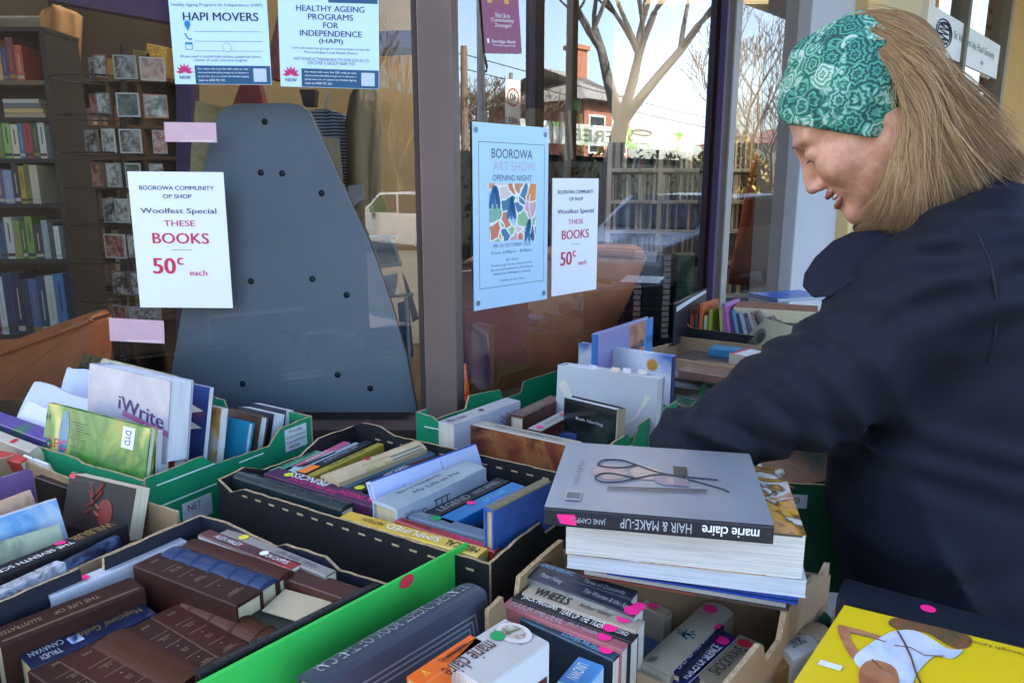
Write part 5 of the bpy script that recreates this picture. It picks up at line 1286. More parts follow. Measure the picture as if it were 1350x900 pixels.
for s, py, w_ in (('Low cost exercise groups in communities across the', 62.5, 0.78), ('Murrumbidgee Local Health District', 68, 0.54), ('VISIT WWW.ACTIVEANDHEALTHY.NSW.GOV.AU TO', 77, 0.76), ('DISCOVER A GROUP NEAR YOU', 82, 0.48)):
    ptext(o, W, H, s, 0.52, vv(py), w_, 0.024, 'grey')
# art show poster
o, W, H = poster('art_poster', 'large pale blue art show poster with a colourful patterned picture, in the angled window', 'poster', (625, 410), (721, 394), (619, 160), None, M('#b4d2ea', 0.45, 0.02, 6), left=False, off=0.004)
for (u0, v0, u1, v1) in ((0.07, 0.115, 0.945, 0.118), (0.07, 0.90, 0.945, 0.903), (0.07, 0.118, 0.075, 0.90), (0.94, 0.118, 0.945, 0.90)):
    prect(o, W, H, u0, v0, u1, v1, INK['grey'], 'border_line')
ptext(o, W, H, 'BOOROWA', 0.50, 0.845, 0.54, 0.050, M('#3d4a58', 0.5, 0), 0.0)
ptext(o, W, H, 'ART SHOW', 0.53, 0.778, 0.56, 0.050, M('#b9b4bd', 0.5, 0), -0.004)
ptext(o, W, H, 'OPENING NIGHT', 0.50, 0.715, 0.52, 0.032, M('#3d4a58', 0.5, 0))
prect(o, W, H, 0.20, 0.37, 0.82, 0.685, M('#c9d8d0', 0.5, 0.03), 'picture_ground')
pal = ['#c98a6a', '#2f6ea0', '#d6a0a8', '#7fae9a', '#d98a4c', '#d8c3ba', '#46789c', '#8fb88a', '#cf7a5a', '#a9c3d8', '#3c7a8c']
def floral_mat():
    m = bpy.data.materials.new('floral_print'); m.use_nodes = True; nt = m.node_tree; L_ = nt.links.new; p = nt.nodes['Principled BSDF']; p.inputs['Roughness'].default_value = 0.5
    tc = nt.nodes.new('ShaderNodeTexCoord'); no = nt.nodes.new('ShaderNodeTexNoise'); no.inputs['Scale'].default_value = 22; L_(tc.outputs['Object'], no.inputs[0])
    sc = nt.nodes.new('ShaderNodeVectorMath'); sc.operation = 'SCALE'; sc.inputs['Scale'].default_value = 0.035; L_(no.outputs['Color'], sc.inputs[0])
    ad = nt.nodes.new('ShaderNodeVectorMath'); ad.operation = 'ADD'; L_(tc.outputs['Object'], ad.inputs[0]); L_(sc.outputs[0], ad.inputs[1])
    v1 = nt.nodes.new('ShaderNodeTexVoronoi'); v1.inputs['Scale'].default_value = 30; L_(ad.outputs[0], v1.inputs['Vector'])
    v2 = nt.nodes.new('ShaderNodeTexVoronoi'); v2.feature = 'DISTANCE_TO_EDGE'; v2.inputs['Scale'].default_value = 30; L_(ad.outputs[0], v2.inputs['Vector'])
    cr = nt.nodes.new('ShaderNodeValToRGB'); cr.color_ramp.interpolation = 'CONSTANT'; el = cr.color_ramp.elements
    while len(el) < len(pal): el.new(0.5)
    for i, c in enumerate(pal): el[i].position = i / len(pal); el[i].color = hx(c) + (1,)
    L_(v1.outputs['Color'], cr.inputs[0])
    st = nt.nodes.new('ShaderNodeMath'); st.operation = 'LESS_THAN'; st.inputs[1].default_value = 0.06; L_(v2.outputs['Distance'], st.inputs[0])
    mx = nt.nodes.new('ShaderNodeMix'); mx.data_type = 'RGBA'; L_(st.outputs[0], mx.inputs[0]); L_(cr.outputs[0], mx.inputs[6]); mx.inputs[7].default_value = hx('#e4e6e2') + (1,); L_(mx.outputs[2], p.inputs['Base Color'])
    return m
prect(o, W, H, 0.20, 0.37, 0.82, 0.685, floral_mat(), 'floral_picture', 0.0008)
for (u0, v0, wd) in ((0.70, 0.37, 0.10), (0.23, 0.56, 0.12), (0.46, 0.50, 0.08)):
    for k in range(3):
        b = MB(); c = Vector(((u0 + wd * 0.3 * k) * W, (v0 + 0.05) * H, 0.0011)); d = Vector((0.25 - 0.25 * k, 1, 0)).normalized(); e = Vector((-d.y, d.x, 0)); n = 12
        b.add([c + d * (0.028 * math.cos(2 * math.pi * i / n)) + e * (0.007 * math.sin(2 * math.pi * i / n)) for i in range(n)], [tuple(range(n - 1, -1, -1))]); b.build('leaf_print', M(('#2f68a0', '#3a7a9a', '#28548a')[k], 0.5, 0.1, 60), o)
b = MB()
b.tube([(0.74 * W + 0.02 * math.sin(t * 0.7) * W, (0.40 + 0.025 * t) * H, 0.0012) for t in range(10)], 0.0018, 4); b.build('picture_line', M('#dfe8ec', 0.5, 0), o)
for s, v, w_, h_ in (('FRI 10 OCTOBER 2025', 0.345, 0.50, 0.020), ('From 6:00pm - 8:00pm', 0.305, 0.55, 0.024), ('$15 Entry', 0.262, 0.17, 0.018), ('Funds to go to two local schools', 0.235, 0.56, 0.017), ('Special entertainment by Tim & Jason', 0.211, 0.58, 0.017), ('Nibbles by Wellingtons Catering', 0.187, 0.50, 0.017), ('Tickets at the door', 0.15, 0.35, 0.012)):
    ptext(o, W, H, s, 0.5, v, w_, h_, M('#5a6f86', 0.5, 0))
for (u, v) in ((0.04, 0.96), (0.95, 0.96), (0.05, 0.04), (0.95, 0.04)):
    disc((u * W, v * H, 0), (1, 0, 0), (0, 1, 0), 0.0065, 0.0065, M('#6d7f90', 0.3, 0.1), o, 'suction_cup', 0.001)
# purple banner hanging at the top
o, W, H = poster('hanging_banner', 'purple community bank banner hanging at the top of the angled window', 'banner', (640, 70), (688, 71), (646, -60), None, M('#8a4a68', 0.5, 0.08, 8), left=False, off=0.004)
vv = lambda py: (70.5 - py) / 131
for s, py, w_, h_ in (('Visit Us in', 19, 0.40, 0.050), ('Community', 26, 0.62, 0.050), ('Zoongari', 33, 0.45, 0.050), ('Bendigo Bank', 55, 0.66, 0.045), ('Proudly supporting', 60, 0.60, 0.026)):
    ptext(o, W, H, s, 0.52, vv(py), w_, h_, M('#d9cfd8', 0.5, 0), 0.01)
prect(o, W, H, 0.07, vv(57), 0.12, vv(51), INK['white'], 'emblem')
for k in range(2): prect(o, W, H, 0.15 + 0.45 * k, vv(3), 0.27 + 0.45 * k, vv(-3), M('#c9a14a', 0.5, 0.05), 'emblem')
# pink tape strips
for lb, bl, br, tl in (('pale pink paper strip taped beside the top of the grey board', (218, 187), (286, 188), (217, 161)), ('pale pink paper strip taped low, below the left price notice', (145, 449), (217, 453), (147, 419))):
    o, W, H = poster('paper_strip', lb, 'paper strip', bl, br, tl, None, M('#c9a4ae', 0.5, 0.06, 30))
    b = MB(); b.add([(W * 0.3, H * 0.02, 0.0006), (W * 0.95, H * 0.02, 0.0006), (W * 0.95, H * 0.14, 0.0006), (W * 0.3, H * 0.10, 0.0006)], [(0, 1, 2, 3)]); b.build('fold', M('#d8bcc2', 0.5, 0.05), o)

# ---- the grey board leaning behind the left pane
bd = thing('display_board', 'tall slate grey board with rounded top and screw heads leaning behind the left window', 'board', PY(380, 550, 1.75))
bp0 = PY(380, 552, 1.75)
def bpt(px, py):
    y = 1.70 + 0.06 * (552 - py) / 412.0
    return PY(px, py, y)
outl = [(212, 600), (216, 545), (232, 455), (253, 330), (268, 225), (280, 170), (287, 153), (297, 143), (312, 139), (380, 138), (397, 141), (408, 150), (420, 175), (449, 240), (486, 318), (515, 400), (536, 470), (550, 545), (553, 600)]
b = MB(); pts = [bpt(*q) - bp0 for q in outl][::-1]
b.prism(pts, (0, 0.022, 0), 0, 1)
o = b.build('panel', [WORN('#828c9c', 0.42, 0.12, 3.0), M('#3a3f4a', 0.5, 0.1)], bd, bevel=0.003)
for q in ((349, 163), (344, 230), (372, 231), (331, 373), (412, 370), (424, 257), (457, 391), (320, 508), (445, 496), (488, 514)):
    c = bpt(*q) - bp0
    b = MB(); n = 12
    ring = [c + Vector((0.0075 * math.cos(2 * math.pi * i / n), -0.0005, 0.0075 * math.sin(2 * math.pi * i / n))) for i in range(n)]; r2 = [c + Vector((0.005 * math.cos(2 * math.pi * i / n), -0.005, 0.005 * math.sin(2 * math.pi * i / n))) for i in range(n)]
    b.add(ring + r2, [(i, (i + 1) % n, n + (i + 1) % n, n + i) for i in range(n)] + [tuple(range(n, 2 * n))]); b.build('screw_head', M('#2f3540', 0.4, 0.1, metal=0.5), bd, True)

# ---- armchairs in terracotta vinyl
VIN = M('#d07a4e', 0.45, 0.2, 9.0, 0.35, 70, coat=0.1)
def soft_slab(outline, depth, puff, n=1):
    return outline
ac = thing('armchair', 'terracotta vinyl armchair with a wide flared back behind the angled window', 'armchair', PY(720, 480, 2.30))
c0 = PY(720, 480, 2.30)
back_o = [(606, 345), (640, 335), (720, 329), (800, 325), (840, 327), (853, 333), (854, 343), (845, 362), (830, 395), (812, 432), (798, 465), (782, 500), (770, 560), (700, 590), (625, 590), (612, 480), (603, 400)]
def chair_panel(o2, Y0, Y1, nm, bev):
    b = MB(); pts = []
    for (px, py) in o2:
        k = (px - 600) / 255.0
        pts.append(PY(px, py, Y0 + (Y1 - Y0) * k) - c0)
    b.prism(pts[::-1], (0.02, 0.16, 0.0)); return b.build(nm, VIN, ac, True, bevel=bev, seg=4)
o = chair_panel(back_o, 2.12, 2.32, 'backrest', 0.030)
b = MB(); top_ = [(603, 347), (640, 337), (720, 331), (800, 327), (845, 330)]
b.tube([PY(px, py + 6, 2.115 + 0.2 * (px - 600) / 255) - c0 + Vector((0, -0.01, 0)) for px, py in top_], 0.012, 8); b.build('piping', VIN, ac, True)
b = MB(); b.tube([PY(px, py, 2.108 + 0.18 * (px - 600) / 255) - c0 for px, py in ((623, 430), (640, 440), (646, 470), (646, 520), (640, 580))], 0.006, 8); b.build('piping', VIN, ac, True)
b = MB(); q = PY(720, 590, 2.5) - c0; b.box((-0.32, 0.1, -0.62), (0.22, 0.75, -0.42)); b.build('seat', VIN, ac, True, bevel=0.05, seg=3)
for x in (-0.33, 0.20):
    b = MB(); b.box((x - 0.05, 0.12, -0.60), (x + 0.05, 0.78, -0.18)); b.build('armrest', VIN, ac, True, bevel=0.035, seg=3)
for x in (-0.3, 0.2):
    for y in (0.15, 0.7):
        b = MB(); b.tube([(x, y, -0.62), (x, y, -c0.z + 0.025)], [0.025, 0.018], 8); b.build('leg', dkwood, ac)
ac2 = thing('armchair', 'terracotta armchair half hidden at the left edge of the left window', 'armchair', PY(20, 480, 2.25)); c0b = PY(20, 480, 2.25)
def ap(px, py, Y): return PY(px, py, Y) - c0b
b = MB(); b.prism([ap(-160, 470, 2.25), ap(0, 455, 2.25), ap(60, 432, 2.25), ap(112, 414, 2.25), ap(122, 425, 2.25), ap(120, 480, 2.25), ap(118, 640, 2.25), ap(-160, 640, 2.25)][::-1], (0, 0.14, 0)); b.build('backrest', VIN, ac2, True, bevel=0.03, seg=4)
b = MB(); b.tube([ap(-160, 480, 2.23), ap(0, 466, 2.23), ap(60, 444, 2.23), ap(115, 424, 2.23)], 0.008, 8); b.build('piping', VIN, ac2, True)
b = MB(); b.box((-0.5, 0.15, -0.58), (0.18, 0.75, -0.38)); b.build('seat', VIN, ac2, True, bevel=0.04, seg=3)
for x in (-0.45, 0.14):
    for y in (0.2, 0.68):
        b = MB(); b.tube([(x, y, -0.59), (x, y, -c0b.z + 0.025)], [0.025, 0.018], 8); b.build('leg', dkwood, ac2)

# ---- shelf books inside (small, each its own thing)
def colname(h):
    import colorsys
    r, g, b_ = (int(h[i:i + 2], 16) / 255 for i in (1, 3, 5))
    H_, L_, S_ = colorsys.rgb_to_hls(r, g, b_)
    if S_ < 0.16 or L_ < 0.10: base = 'black' if L_ < 0.22 else ('grey' if L_ < 0.62 else 'white')
    else:
        d = H_ * 360
        base = 'red' if d < 14 or d > 340 else 'brown' if d < 42 and L_ < 0.42 else 'tan' if d < 42 else 'yellow' if d < 68 else 'green' if d < 165 else 'teal' if d < 195 else 'blue' if d < 255 else 'purple' if d < 300 else 'pink'
        if L_ < 0.25 and base not in ('brown',): base = 'dark ' + base
    return base
ORD = ['first', 'second', 'third', 'fourth', 'fifth', 'sixth', 'seventh', 'eighth', 'ninth', 'tenth', 'eleventh', 'twelfth', 'thirteenth', 'fourteenth', 'fifteenth', 'sixteenth', 'seventeenth', 'eighteenth', 'nineteenth', 'twentieth'] + ['further'] * 80
def shelf_book(label, o, x, dpt, t, h, col, group, lean=0.0, page='#b9ad92', detail=True):
    """upright book on a shelf: spine to the viewer; o = front lower left corner, x = along the shelf"""
    back = UP.cross(x)
    up = (UP * math.cos(R(lean)) + x * math.sin(R(lean))).normalized(); xr = up.cross(back) * -1
    xr = back.cross(up)
    r = thing('shelf_book', label, 'book', mw=frame(o, xr, back, up), group=group)
    b = MB(); b.prism([(0, 0, 0), (t, 0, 0), (t, dpt, 0), (t - 0.002, dpt, 0), (t - 0.002, 0.004, 0), (0.002, 0.004, 0), (0.002, dpt, 0), (0, dpt, 0)], (0, 0, h))
    b.build('cover', M(col, 0.45, 0.10, 40) if isinstance(col, str) else col, r)
    b = MB(); b.box((0.0022, 0.0045, 0.003), (t - 0.0022, dpt - 0.003, h - 0.003)); b.build('page_block', page_mat(page, 0), r)
    if detail:
        k = hash((round(o.x, 3), round(o.z, 3))) % 3
        ink = M(('#a8a498', '#2f2f33', '#8f7038')[k], 0.5, 0)
        b = MB(); z0, z1 = (0.25, 0.75) if k != 1 else (0.4, 0.85)
        b.add([(t * 0.42, -0.0006, h * z0), (t * 0.58, -0.0006, h * z0), (t * 0.58, -0.0006, h * z1), (t * 0.42, -0.0006, h * z1)], [(0, 1, 2, 3)]); b.build('spine_title', ink, r)
        b = MB(); b.add([(0.001, -0.0006, h * 0.06), (t - 0.001, -0.0006, h * 0.06), (t - 0.001, -0.0006, h * 0.14), (0.001, -0.0006, h * 0.14)], [(0, 1, 2, 3)]); b.build('spine_band', ink, r)
    return r
# black bookcase at far left
YB = 3.55
bc = thing('bookcase', 'tall black bookcase of mixed hardbacks at the far left of the shop', 'bookcase', PY(0, 460, YB)); bb0 = PY(0, 460, YB)
blk = M('#1b1819', 0.5, 0.15, 6.0)
shelf_z = [PY(40, py, YB).z for py in (106, 155, 209, 269, 342, 442)]
xr_ = [PY(px, 200, YB).x for px in (59, 62, 68, 70, 82, 92)]
XL_ = PY(-120, 250, YB).x
ztop = PY(40, 42, YB).z
b = MB(); b.box((xr_[3] + 0.0, YB, 0.03), (xr_[3] + 0.025, YB + 0.26, ztop)); 
o = b.build('side_panel', blk, bc); o.matrix_parent_inverse = Matrix.Translation(-bb0)
b = MB(); b.box((XL_, YB + 0.262, 0.03), (xr_[3] + 0.025, YB + 0.272, ztop)); o = b.build('back_panel', blk, bc); o.matrix_parent_inverse = Matrix.Translation(-bb0)
b = MB(); b.box((XL_, YB, ztop + 0.001), (xr_[3] + 0.03, YB + 0.272, ztop + 0.021)); o = b.build('top_panel', blk, bc); o.matrix_parent_inverse = Matrix.Translation(-bb0)
for i, z in enumerate(shelf_z):
    b = MB(); b.box((XL_, YB + 0.003, z - 0.02), (xr_[3] - 0.001, YB + 0.26, z)); o = b.build('shelf', M('#6b5a44', 0.6, 0.12, 8.0) if i in (0,) else M('#2a2422', 0.6, 0.12, 8.0), bc); o.matrix_parent_inverse = Matrix.Translation(-bb0)
rowcols = [['#6a6458', '#243a66', '#2a4a78', '#7a3a30', '#c0774a', '#c8a070', '#c48f5a', '#2a3c70', '#7a2a3a', '#b8503a'],
           [], ['#20202c', '#b83a3a', '#c9c0b4', '#b84a44', '#5a7a3a', '#86a85a', '#c9bfa6', '#3a6a8c', '#a03038', '#1f4a3a', '#c4c0b6'],
           ['#20302a', '#b9bfae', '#2a2a2e', '#6a4a6a', '#7a8cae', '#23232b', '#a88a2a', '#6b6a2e', '#b8ae96'],
           ['#6aa0b8', '#3c7a98', '#27506e', '#b9b5ac', '#7a8a4a', '#3f5a2f', '#6f8a3a', '#2a2a30', '#8a9a9e', '#3a4a42', '#c8cdc6'],
           ['#b04a78', '#c9c9c4', '#27355a', '#1d2542', '#23304e', '#3a5a8c', '#1d3a5a', '#b9bdb0', '#2a6a9c']]
rn = ['top', 'lying', 'third', 'fourth', 'fifth', 'lowest visible']
lxr = Vector((1, 0, 0))
for i, cols in enumerate(rowcols):
    x = PY(-45, 200, YB).x
    for j, c in enumerate(cols):
        t = random.uniform(0.022, 0.042); h = random.uniform(0.15, 0.20) if i != 0 else random.uniform(0.13, 0.19)
        if i == 5: t = random.uniform(0.03, 0.05); h = random.uniform(0.26, 0.31)
        if x + t > xr_[3] - 0.004: break
        shelf_book('%s book, %s from the left on the %s shelf of the black bookcase' % (colname(c), ORD[j], rn[i]), Vector((x, YB + 0.02, shelf_z[i] + 0.001)), lxr, 0.15, t, h, c, 'books in the black bookcase', 0.0 if i not in (3, 5) else 0)
        x += t + 0.002
for k, c in enumerate(('#a9937a', '#c2a56a', '#6a6a72', '#b8b4ac')):
    a = Vector((PY(2, 150, YB).x, YB + 0.02, shelf_z[1] + 0.001 + 0.021 * k))
    book_m('%s book lying flat, %s from the bottom of the pile on the second shelf' % (colname(c), ORD[k]), frame(a, Vector((1, 0, 0)), Vector((0, 0, 1)), Vector((0, -1, 0))), 0.19 - 0.008 * k, 0.02, 0.14, c, None, 1, name='hardback_book', group='books in the black bookcase')
a = Vector((PY(8, 150, YB).x, YB + 0.02, shelf_z[2] + 0.185))
# big language dictionary cover
o = [q for q in bpy.data.objects if 'lowest visible' in str(q.get('label', '')) and 'fourth' in str(q.get('label', ''))]
# wooden library shelves behind
YW = 4.75
ws = thing('wall_shelves', 'brown wooden wall shelves of old cassettes and novels behind the card rack', 'shelves', PY(150, 420, YW)); w0 = Matrix.Translation(-PY(150, 420, YW))
wood = M('#46362a', 0.6, 0.15, 7.0)
wz = [PY(110, py, YW).z for py in (103, 165, 206, 245, 285, 330, 372, 418)]
xa, xb = PY(62, 200, YW).x, PY(232, 200, YW).x
for i, z in enumerate(wz):
    b = MB(); b.box((xa, YW, z - 0.022), (xb, YW + 0.2, z)); o = b.build('shelf', wood, ws); o.matrix_parent_inverse = w0
b = MB(); b.box((xa, YW + 0.202, 0.05), (xb, YW + 0.215, wz[0] + 0.5)); o = b.build('back_panel', M('#2c241e', 0.7, 0.1), ws); o.matrix_parent_inverse = w0
for px in (104, 150, 190):
    b = MB(); xx = PY(px, 200, YW).x; b.box((xx - 0.009, YW + 0.003, 0.05), (xx + 0.009, YW + 0.2, wz[0] - 0.023)); o = b.build('upright', wood, ws); o.matrix_parent_inverse = w0
ups = [PY(px, 200, YW).x for px in (104, 150, 190)]
pool = ['#6a4a34', '#8a6a4a', '#a58a66', '#4a3a30', '#7a5a48', '#5a4a44', '#9a8a74', '#6a3a2c', '#3a3430', '#b09a7a']
for i in range(1, len(wz)):
    x = xa + 0.02; j = 0
    while x < PY(165, 200, YW).x:
        t = random.uniform(0.022, 0.04)
        if not any(u - 0.012 < x + t and x < u + 0.012 for u in ups):
            c = pool[random.randrange(len(pool))]
            shelf_book('%s spined book, %s along wooden shelf %s below the card rack' % (colname(c), ORD[j], ORD[i - 1]), Vector((x, YW + 0.03, wz[i] + 0.001)), lxr, 0.12, t, random.uniform(0.10, 0.155), c, 'old books on the wooden wall shelves', detail=False); j += 1
        x += t + 0.004
# things on top of the wooden shelves: jacket on a hanger and boxes
def blob_cloth(name, label, cat, prof, Y, depth, mat_, folds=5, parts=None, seed=0):
    """hanging garment: left/right picture outline rows -> closed, softly folded shell"""
    rnd = random.Random(seed); n = 22
    P0 = PY(prof[0][0], prof[0][1], Y)
    rows = []
    for (l, py, r) in [(p[0], p[1], p[2]) for p in prof]:
        row = []
        for i in range(n):
            a = 2 * math.pi * i / n
            cx = (l + r) / 2; hw = (r - l) / 2
            q = PY(cx + hw * math.cos(a), py, Y)
            q.y = Y + depth * 0.5 * math.sin(a) * (1 + 0.35 * math.sin(folds * a + seed)) + 0.012 * math.sin(folds * 2.3 * a + py * 0.05)
            row.append(q - P0)
        rows.append(row)
    b = MB(); vs = [q for row in rows for q in row]; k = len(rows); ff = []
    for j in range(k - 1):
        for i in range(n): ff.append((j * n + i, j * n + (i + 1) % n, (j + 1) * n + (i + 1) % n, (j + 1) * n + i))
    ff.append(tuple(range(n - 1, -1, -1))); ff.append(tuple((k - 1) * n + i for i in range(n)))
    b.add(vs, ff)
    root = thing(name, label, cat, P0)
    b.build('fabric', mat_, root, True)
    return root, P0
r_, p0 = blob_cloth('hanging_jacket', 'tan jacket on a hanger above the wooden wall shelves', 'jacket', [(76, 10, 84), (60, 16, 100), (54, 22, 108), (55, 50, 107), (60, 80, 104), (66, 103, 100)], 4.3, 0.12, M('#96714a', 0.8, 0.12, 12), 5, seed=2)
b = MB(); b.tube([Vector((0.0, 0, 0.0)), Vector((0.05, 0.0, 0.03)), Vector((0.05, 0, 0.06)), Vector((0.075, 0, 0.075))], 0.004, 6); b.build('hanger', INK['silver'], r_)
b = MB(); q = PY(88, 75, 4.22) - p0; b.prism([q, q + Vector((0.05, 0, 0.02)), q + Vector((0.055, 0, -0.02)), q + Vector((0.005, 0, -0.035))], (0, 0.01, 0)); b.build('pocket_badge', M('#a04a3a', 0.6, 0.1), r_)
for k, (px0, px1, py0, py1, c, lb) in enumerate(((112, 120, 45, 75, '#b0563a', 'small orange and yellow box on the top wooden shelf'), (128, 170, 48, 75, '#6f5a34', 'crumpled olive paper bag on the top wooden shelf'), (166, 188, 28, 68, '#4f4a2a', 'dark olive book box standing on the top wooden shelf'), (184, 210, 27, 75, '#8a6f3a', 'gold glitter box leaning on the top wooden shelf'))):
    a, e = PY(px0, py1, YW), PY(px1, py0, YW); z_ = wz[0] + 0.001
    b = MB(); b.box((0, 0, 0), (e.x - a.x - 0.01, 0.15, e.z - a.z)); o = b.build('storage_box', ART(['#5a4a1c', '#8a7036', '#cbb268'], 120, 0.3) if k == 3 else M(c, 0.6, 0.2, 30), None, bevel=0.006)
    o.matrix_world = Matrix.Translation((a.x, YW + 0.03, z_)) @ (Matrix.Rotation(R(10), 4, 'Y') if k >= 2 else Matrix.Identity(4)); tag(o, lb, 'box')
# purple interior beam and post
b = MB(); q = [PY(55, -30, 3.2), PY(62, 0, 3.2), PY(232, 31, 3.2), PY(232, -50, 3.2)]
b.prism(q[::-1], (0, 0.1, 0)); tag(b.build('ceiling_beam', M('#55406a', 0.6, 0.1)), 'sloping purple beam inside the shop at upper left', 'beam')
b = MB(); q = [PY(232, 480, 3.15), PY(252, 480, 3.15), PY(252, -20, 3.15), PY(232, -20, 3.15)]; b.prism(q, (0, 0.08, 0)); tag(b.build('inner_post', M('#3f3054', 0.6, 0.1)), 'dark purple post inside the shop left of the grey board', 'post')

# ---- card carousel
YC = 3.35
cr = thing('card_rack', 'black wire spinner rack of greeting cards and film cases inside the shop', 'rack', PY(163, 440, YC)); cz = PY(163, 440, YC); ci = Matrix.Translation(-cz)
b = MB(); b.tube([PY(163, 60, YC), PY(163, 470, YC)], 0.014, 8); b.tube([(cz.x, YC, 0.25), (cz.x, YC, cz.z)], 0.014, 8); o = b.build('pole', blk, cr); o.matrix_parent_inverse = ci
for k in range(4):
    a = k * math.pi / 2 + 0.4; b = MB(); b.tube([(cz.x, YC, 0.26), (cz.x + 0.25 * math.cos(a), YC + 0.25 * math.sin(a), 0.03)], 0.012, 6); o = b.build('foot', blk, cr); o.matrix_parent_inverse = ci
cpm = [ART(['#1d1c1c', '#4a4644', '#9a9892', '#b9b8b2'], 26, 0.3, seed=k * 1.3) for k in range(3)] + [ART(['#5a2a24', '#8a5044', '#b08a78', '#2a2020'], 24, 0.3, seed=4), ART(['#b4b4ae', '#a8a8a2', '#55534f', '#bdbdb8'], 30, 0.3, seed=7), ART(['#2f3a38', '#5a6660', '#8d938f'], 24, 0.3, seed=9)]
rows_c = [(88, [(108, 121, '#3a3f42'), (123, 141, '#8a4a44'), (149, 177, '#9aa09c'), (177, 205, '#b4b4ae')]), (138, [(110, 126, '#4a5652'), (127, 146, '#5a5a58'), (153, 181, '#b9bcbc'), (182, 209, '#a86a58')]), (186, [(103, 126, '#7a6f66'), (134, 152, '#c2c2bc'), (157, 184, '#bdbdb8'), (194, 210, '#8a8c8c')]), (231, [(112, 130, '#5a5650'), (140, 160, '#8d938f'), (165, 184, '#a8aaa6'), (190, 206, '#6a6e70')]), (278, [(128, 150, '#8f948f'), (152, 170, '#a8aaa6')]), (325, [(130, 165, '#b2b5b2'), (168, 178, '#5a5650')]), (374, [(140, 172, '#6a5a4c'), (172, 186, '#3a5a7a')]), (420, [(142, 165, '#8a9092'), (170, 215, '#9a9c9c')])]
for i, (py, cs) in enumerate(rows_c):
    b = MB(); ringz = PY(163, py + 17, YC).z
    b.tube([(cz.x + 0.17 * math.cos(a * math.pi / 10), YC + 0.17 * math.sin(a * math.pi / 10), ringz) for a in range(21)], 0.004, 5); o = b.build('wire_ring', blk, cr); o.matrix_parent_inverse = ci
    for j, (l, r, c) in enumerate(cs):
        xa_ = PY(l, py, YC - 0.12); xb_ = PY(r, py, YC - 0.12); h = PY(l, py - 16, YC - 0.12).z - PY(l, py + 16, YC - 0.12).z
        yaw = (j - 1.5) * 16
        mw = Matrix.Translation((xa_.x, YC - 0.14 + abs(j - 1.5) * 0.045, PY(l, py + 16, YC - 0.12).z)) @ Matrix.Rotation(R(yaw), 4, 'Z')
        w_ = (xb_.x - xa_.x) / max(0.5, math.cos(R(yaw)))
        b = MB(); b.box((0, 0, 0), (w_, 0.008, h)); q_ = b.build('greeting_card', M(c, 0.35, 0.08, 20)); q_.matrix_world = mw
        tag(q_, '%s card, %s across on tier %s of the spinner rack' % (colname(c), ORD[j], ORD[i]), 'card', 'cards in the spinner rack')
        b2 = MB(); b2.add([(w_ * 0.06, -0.0006, h * 0.06), (w_ * 0.94, -0.0006, h * 0.06), (w_ * 0.94, -0.0006, h * 0.94), (w_ * 0.06, -0.0006, h * 0.94)], [(0, 1, 2, 3)]); b2.build('card_picture', cpm[(i * 3 + j) % len(cpm)], q_)

# ---- clothes and bits right of the board
r_, p0 = blob_cloth('hanging_shirt', 'blue and white pinstripe shirt on a hanger behind the grey board', 'shirt', [(418, 146, 440), (402, 152, 458), (398, 170, 464), (402, 205, 462), (410, 245, 462), (420, 290, 462)], 2.45, 0.10, None, 4, seed=5)
m_ = bpy.data.materials.new('pinstripe'); m_.use_nodes = True; nt = m_.node_tree; w_ = nt.nodes.new('ShaderNodeTexWave'); w_.bands_direction = 'Z'; w_.inputs['Scale'].default_value = 32; w_.inputs['Distortion'].default_value = 0.6; c_ = nt.nodes.new('ShaderNodeValToRGB'); c_.color_ramp.elements[0].position = 0.45; c_.color_ramp.elements[1].position = 0.55; c_.color_ramp.elements[0].color = hx('#2a3448') + (1,); c_.color_ramp.elements[1].color = hx('#9aa2aa') + (1,)
tc_ = nt.nodes.new('ShaderNodeTexCoord'); nt.links.new(tc_.outputs['Object'], w_.inputs[0]); nt.links.new(w_.outputs['Fac'], c_.inputs[0]); nt.links.new(c_.outputs[0], nt.nodes['Principled BSDF'].inputs['Base Color']); nt.nodes['Principled BSDF'].inputs['Roughness'].default_value = 0.8
r_.children[0].data.materials[0] = m_
b = MB(); b.tube([PY(430, 146, 2.45) - p0, PY(430, 130, 2.45) - p0, PY(436, 122, 2.45) - p0], 0.003, 6); b.build('hanger', INK['silver'], r_)
r_, p0 = blob_cloth('hanging_coat', 'long beige coat hanging beside the pinstripe shirt', 'coat', [(474, 108, 490), (462, 125, 500), (456, 160, 503), (458, 220, 502), (460, 290, 503), (464, 340, 500)], 2.35, 0.10, M('#8f7a5c', 0.85, 0.12, 10), 4, seed=9)
b = MB(); b.tube([PY(482, 110, 2.35) - p0, PY(482, 96, 2.35) - p0, PY(487, 90, 2.35) - p0], 0.003, 6); b.build('hanger', INK['silver'], r_)
b = MB(); b.prism([PY(412, 182, 2.30), PY(447, 182, 2.30), PY(452, 238, 2.30), PY(416, 240, 2.30)][::-1], (0, 0.006, 0)); tag(b.build('ruled_card', M('#a9987c', 0.8, 0.1, 40)), 'buff ruled sheet clipped in front of the pinstripe shirt', 'sheet')
b = MB(); b.prism([PY(252, 196, 1.9), PY(258, 133, 1.9), PY(300, 143, 1.9), PY(284, 190, 1.9), PY(276, 235, 1.9), PY(250, 240, 1.9)], (0, 0.012, 0)); tag(b.build('folded_paper', ART(['#a8966c', '#bca97c', '#8d7c58'], 22, 0.8)), 'crumpled yellowed paper behind the grey board at its upper left edge', 'paper')
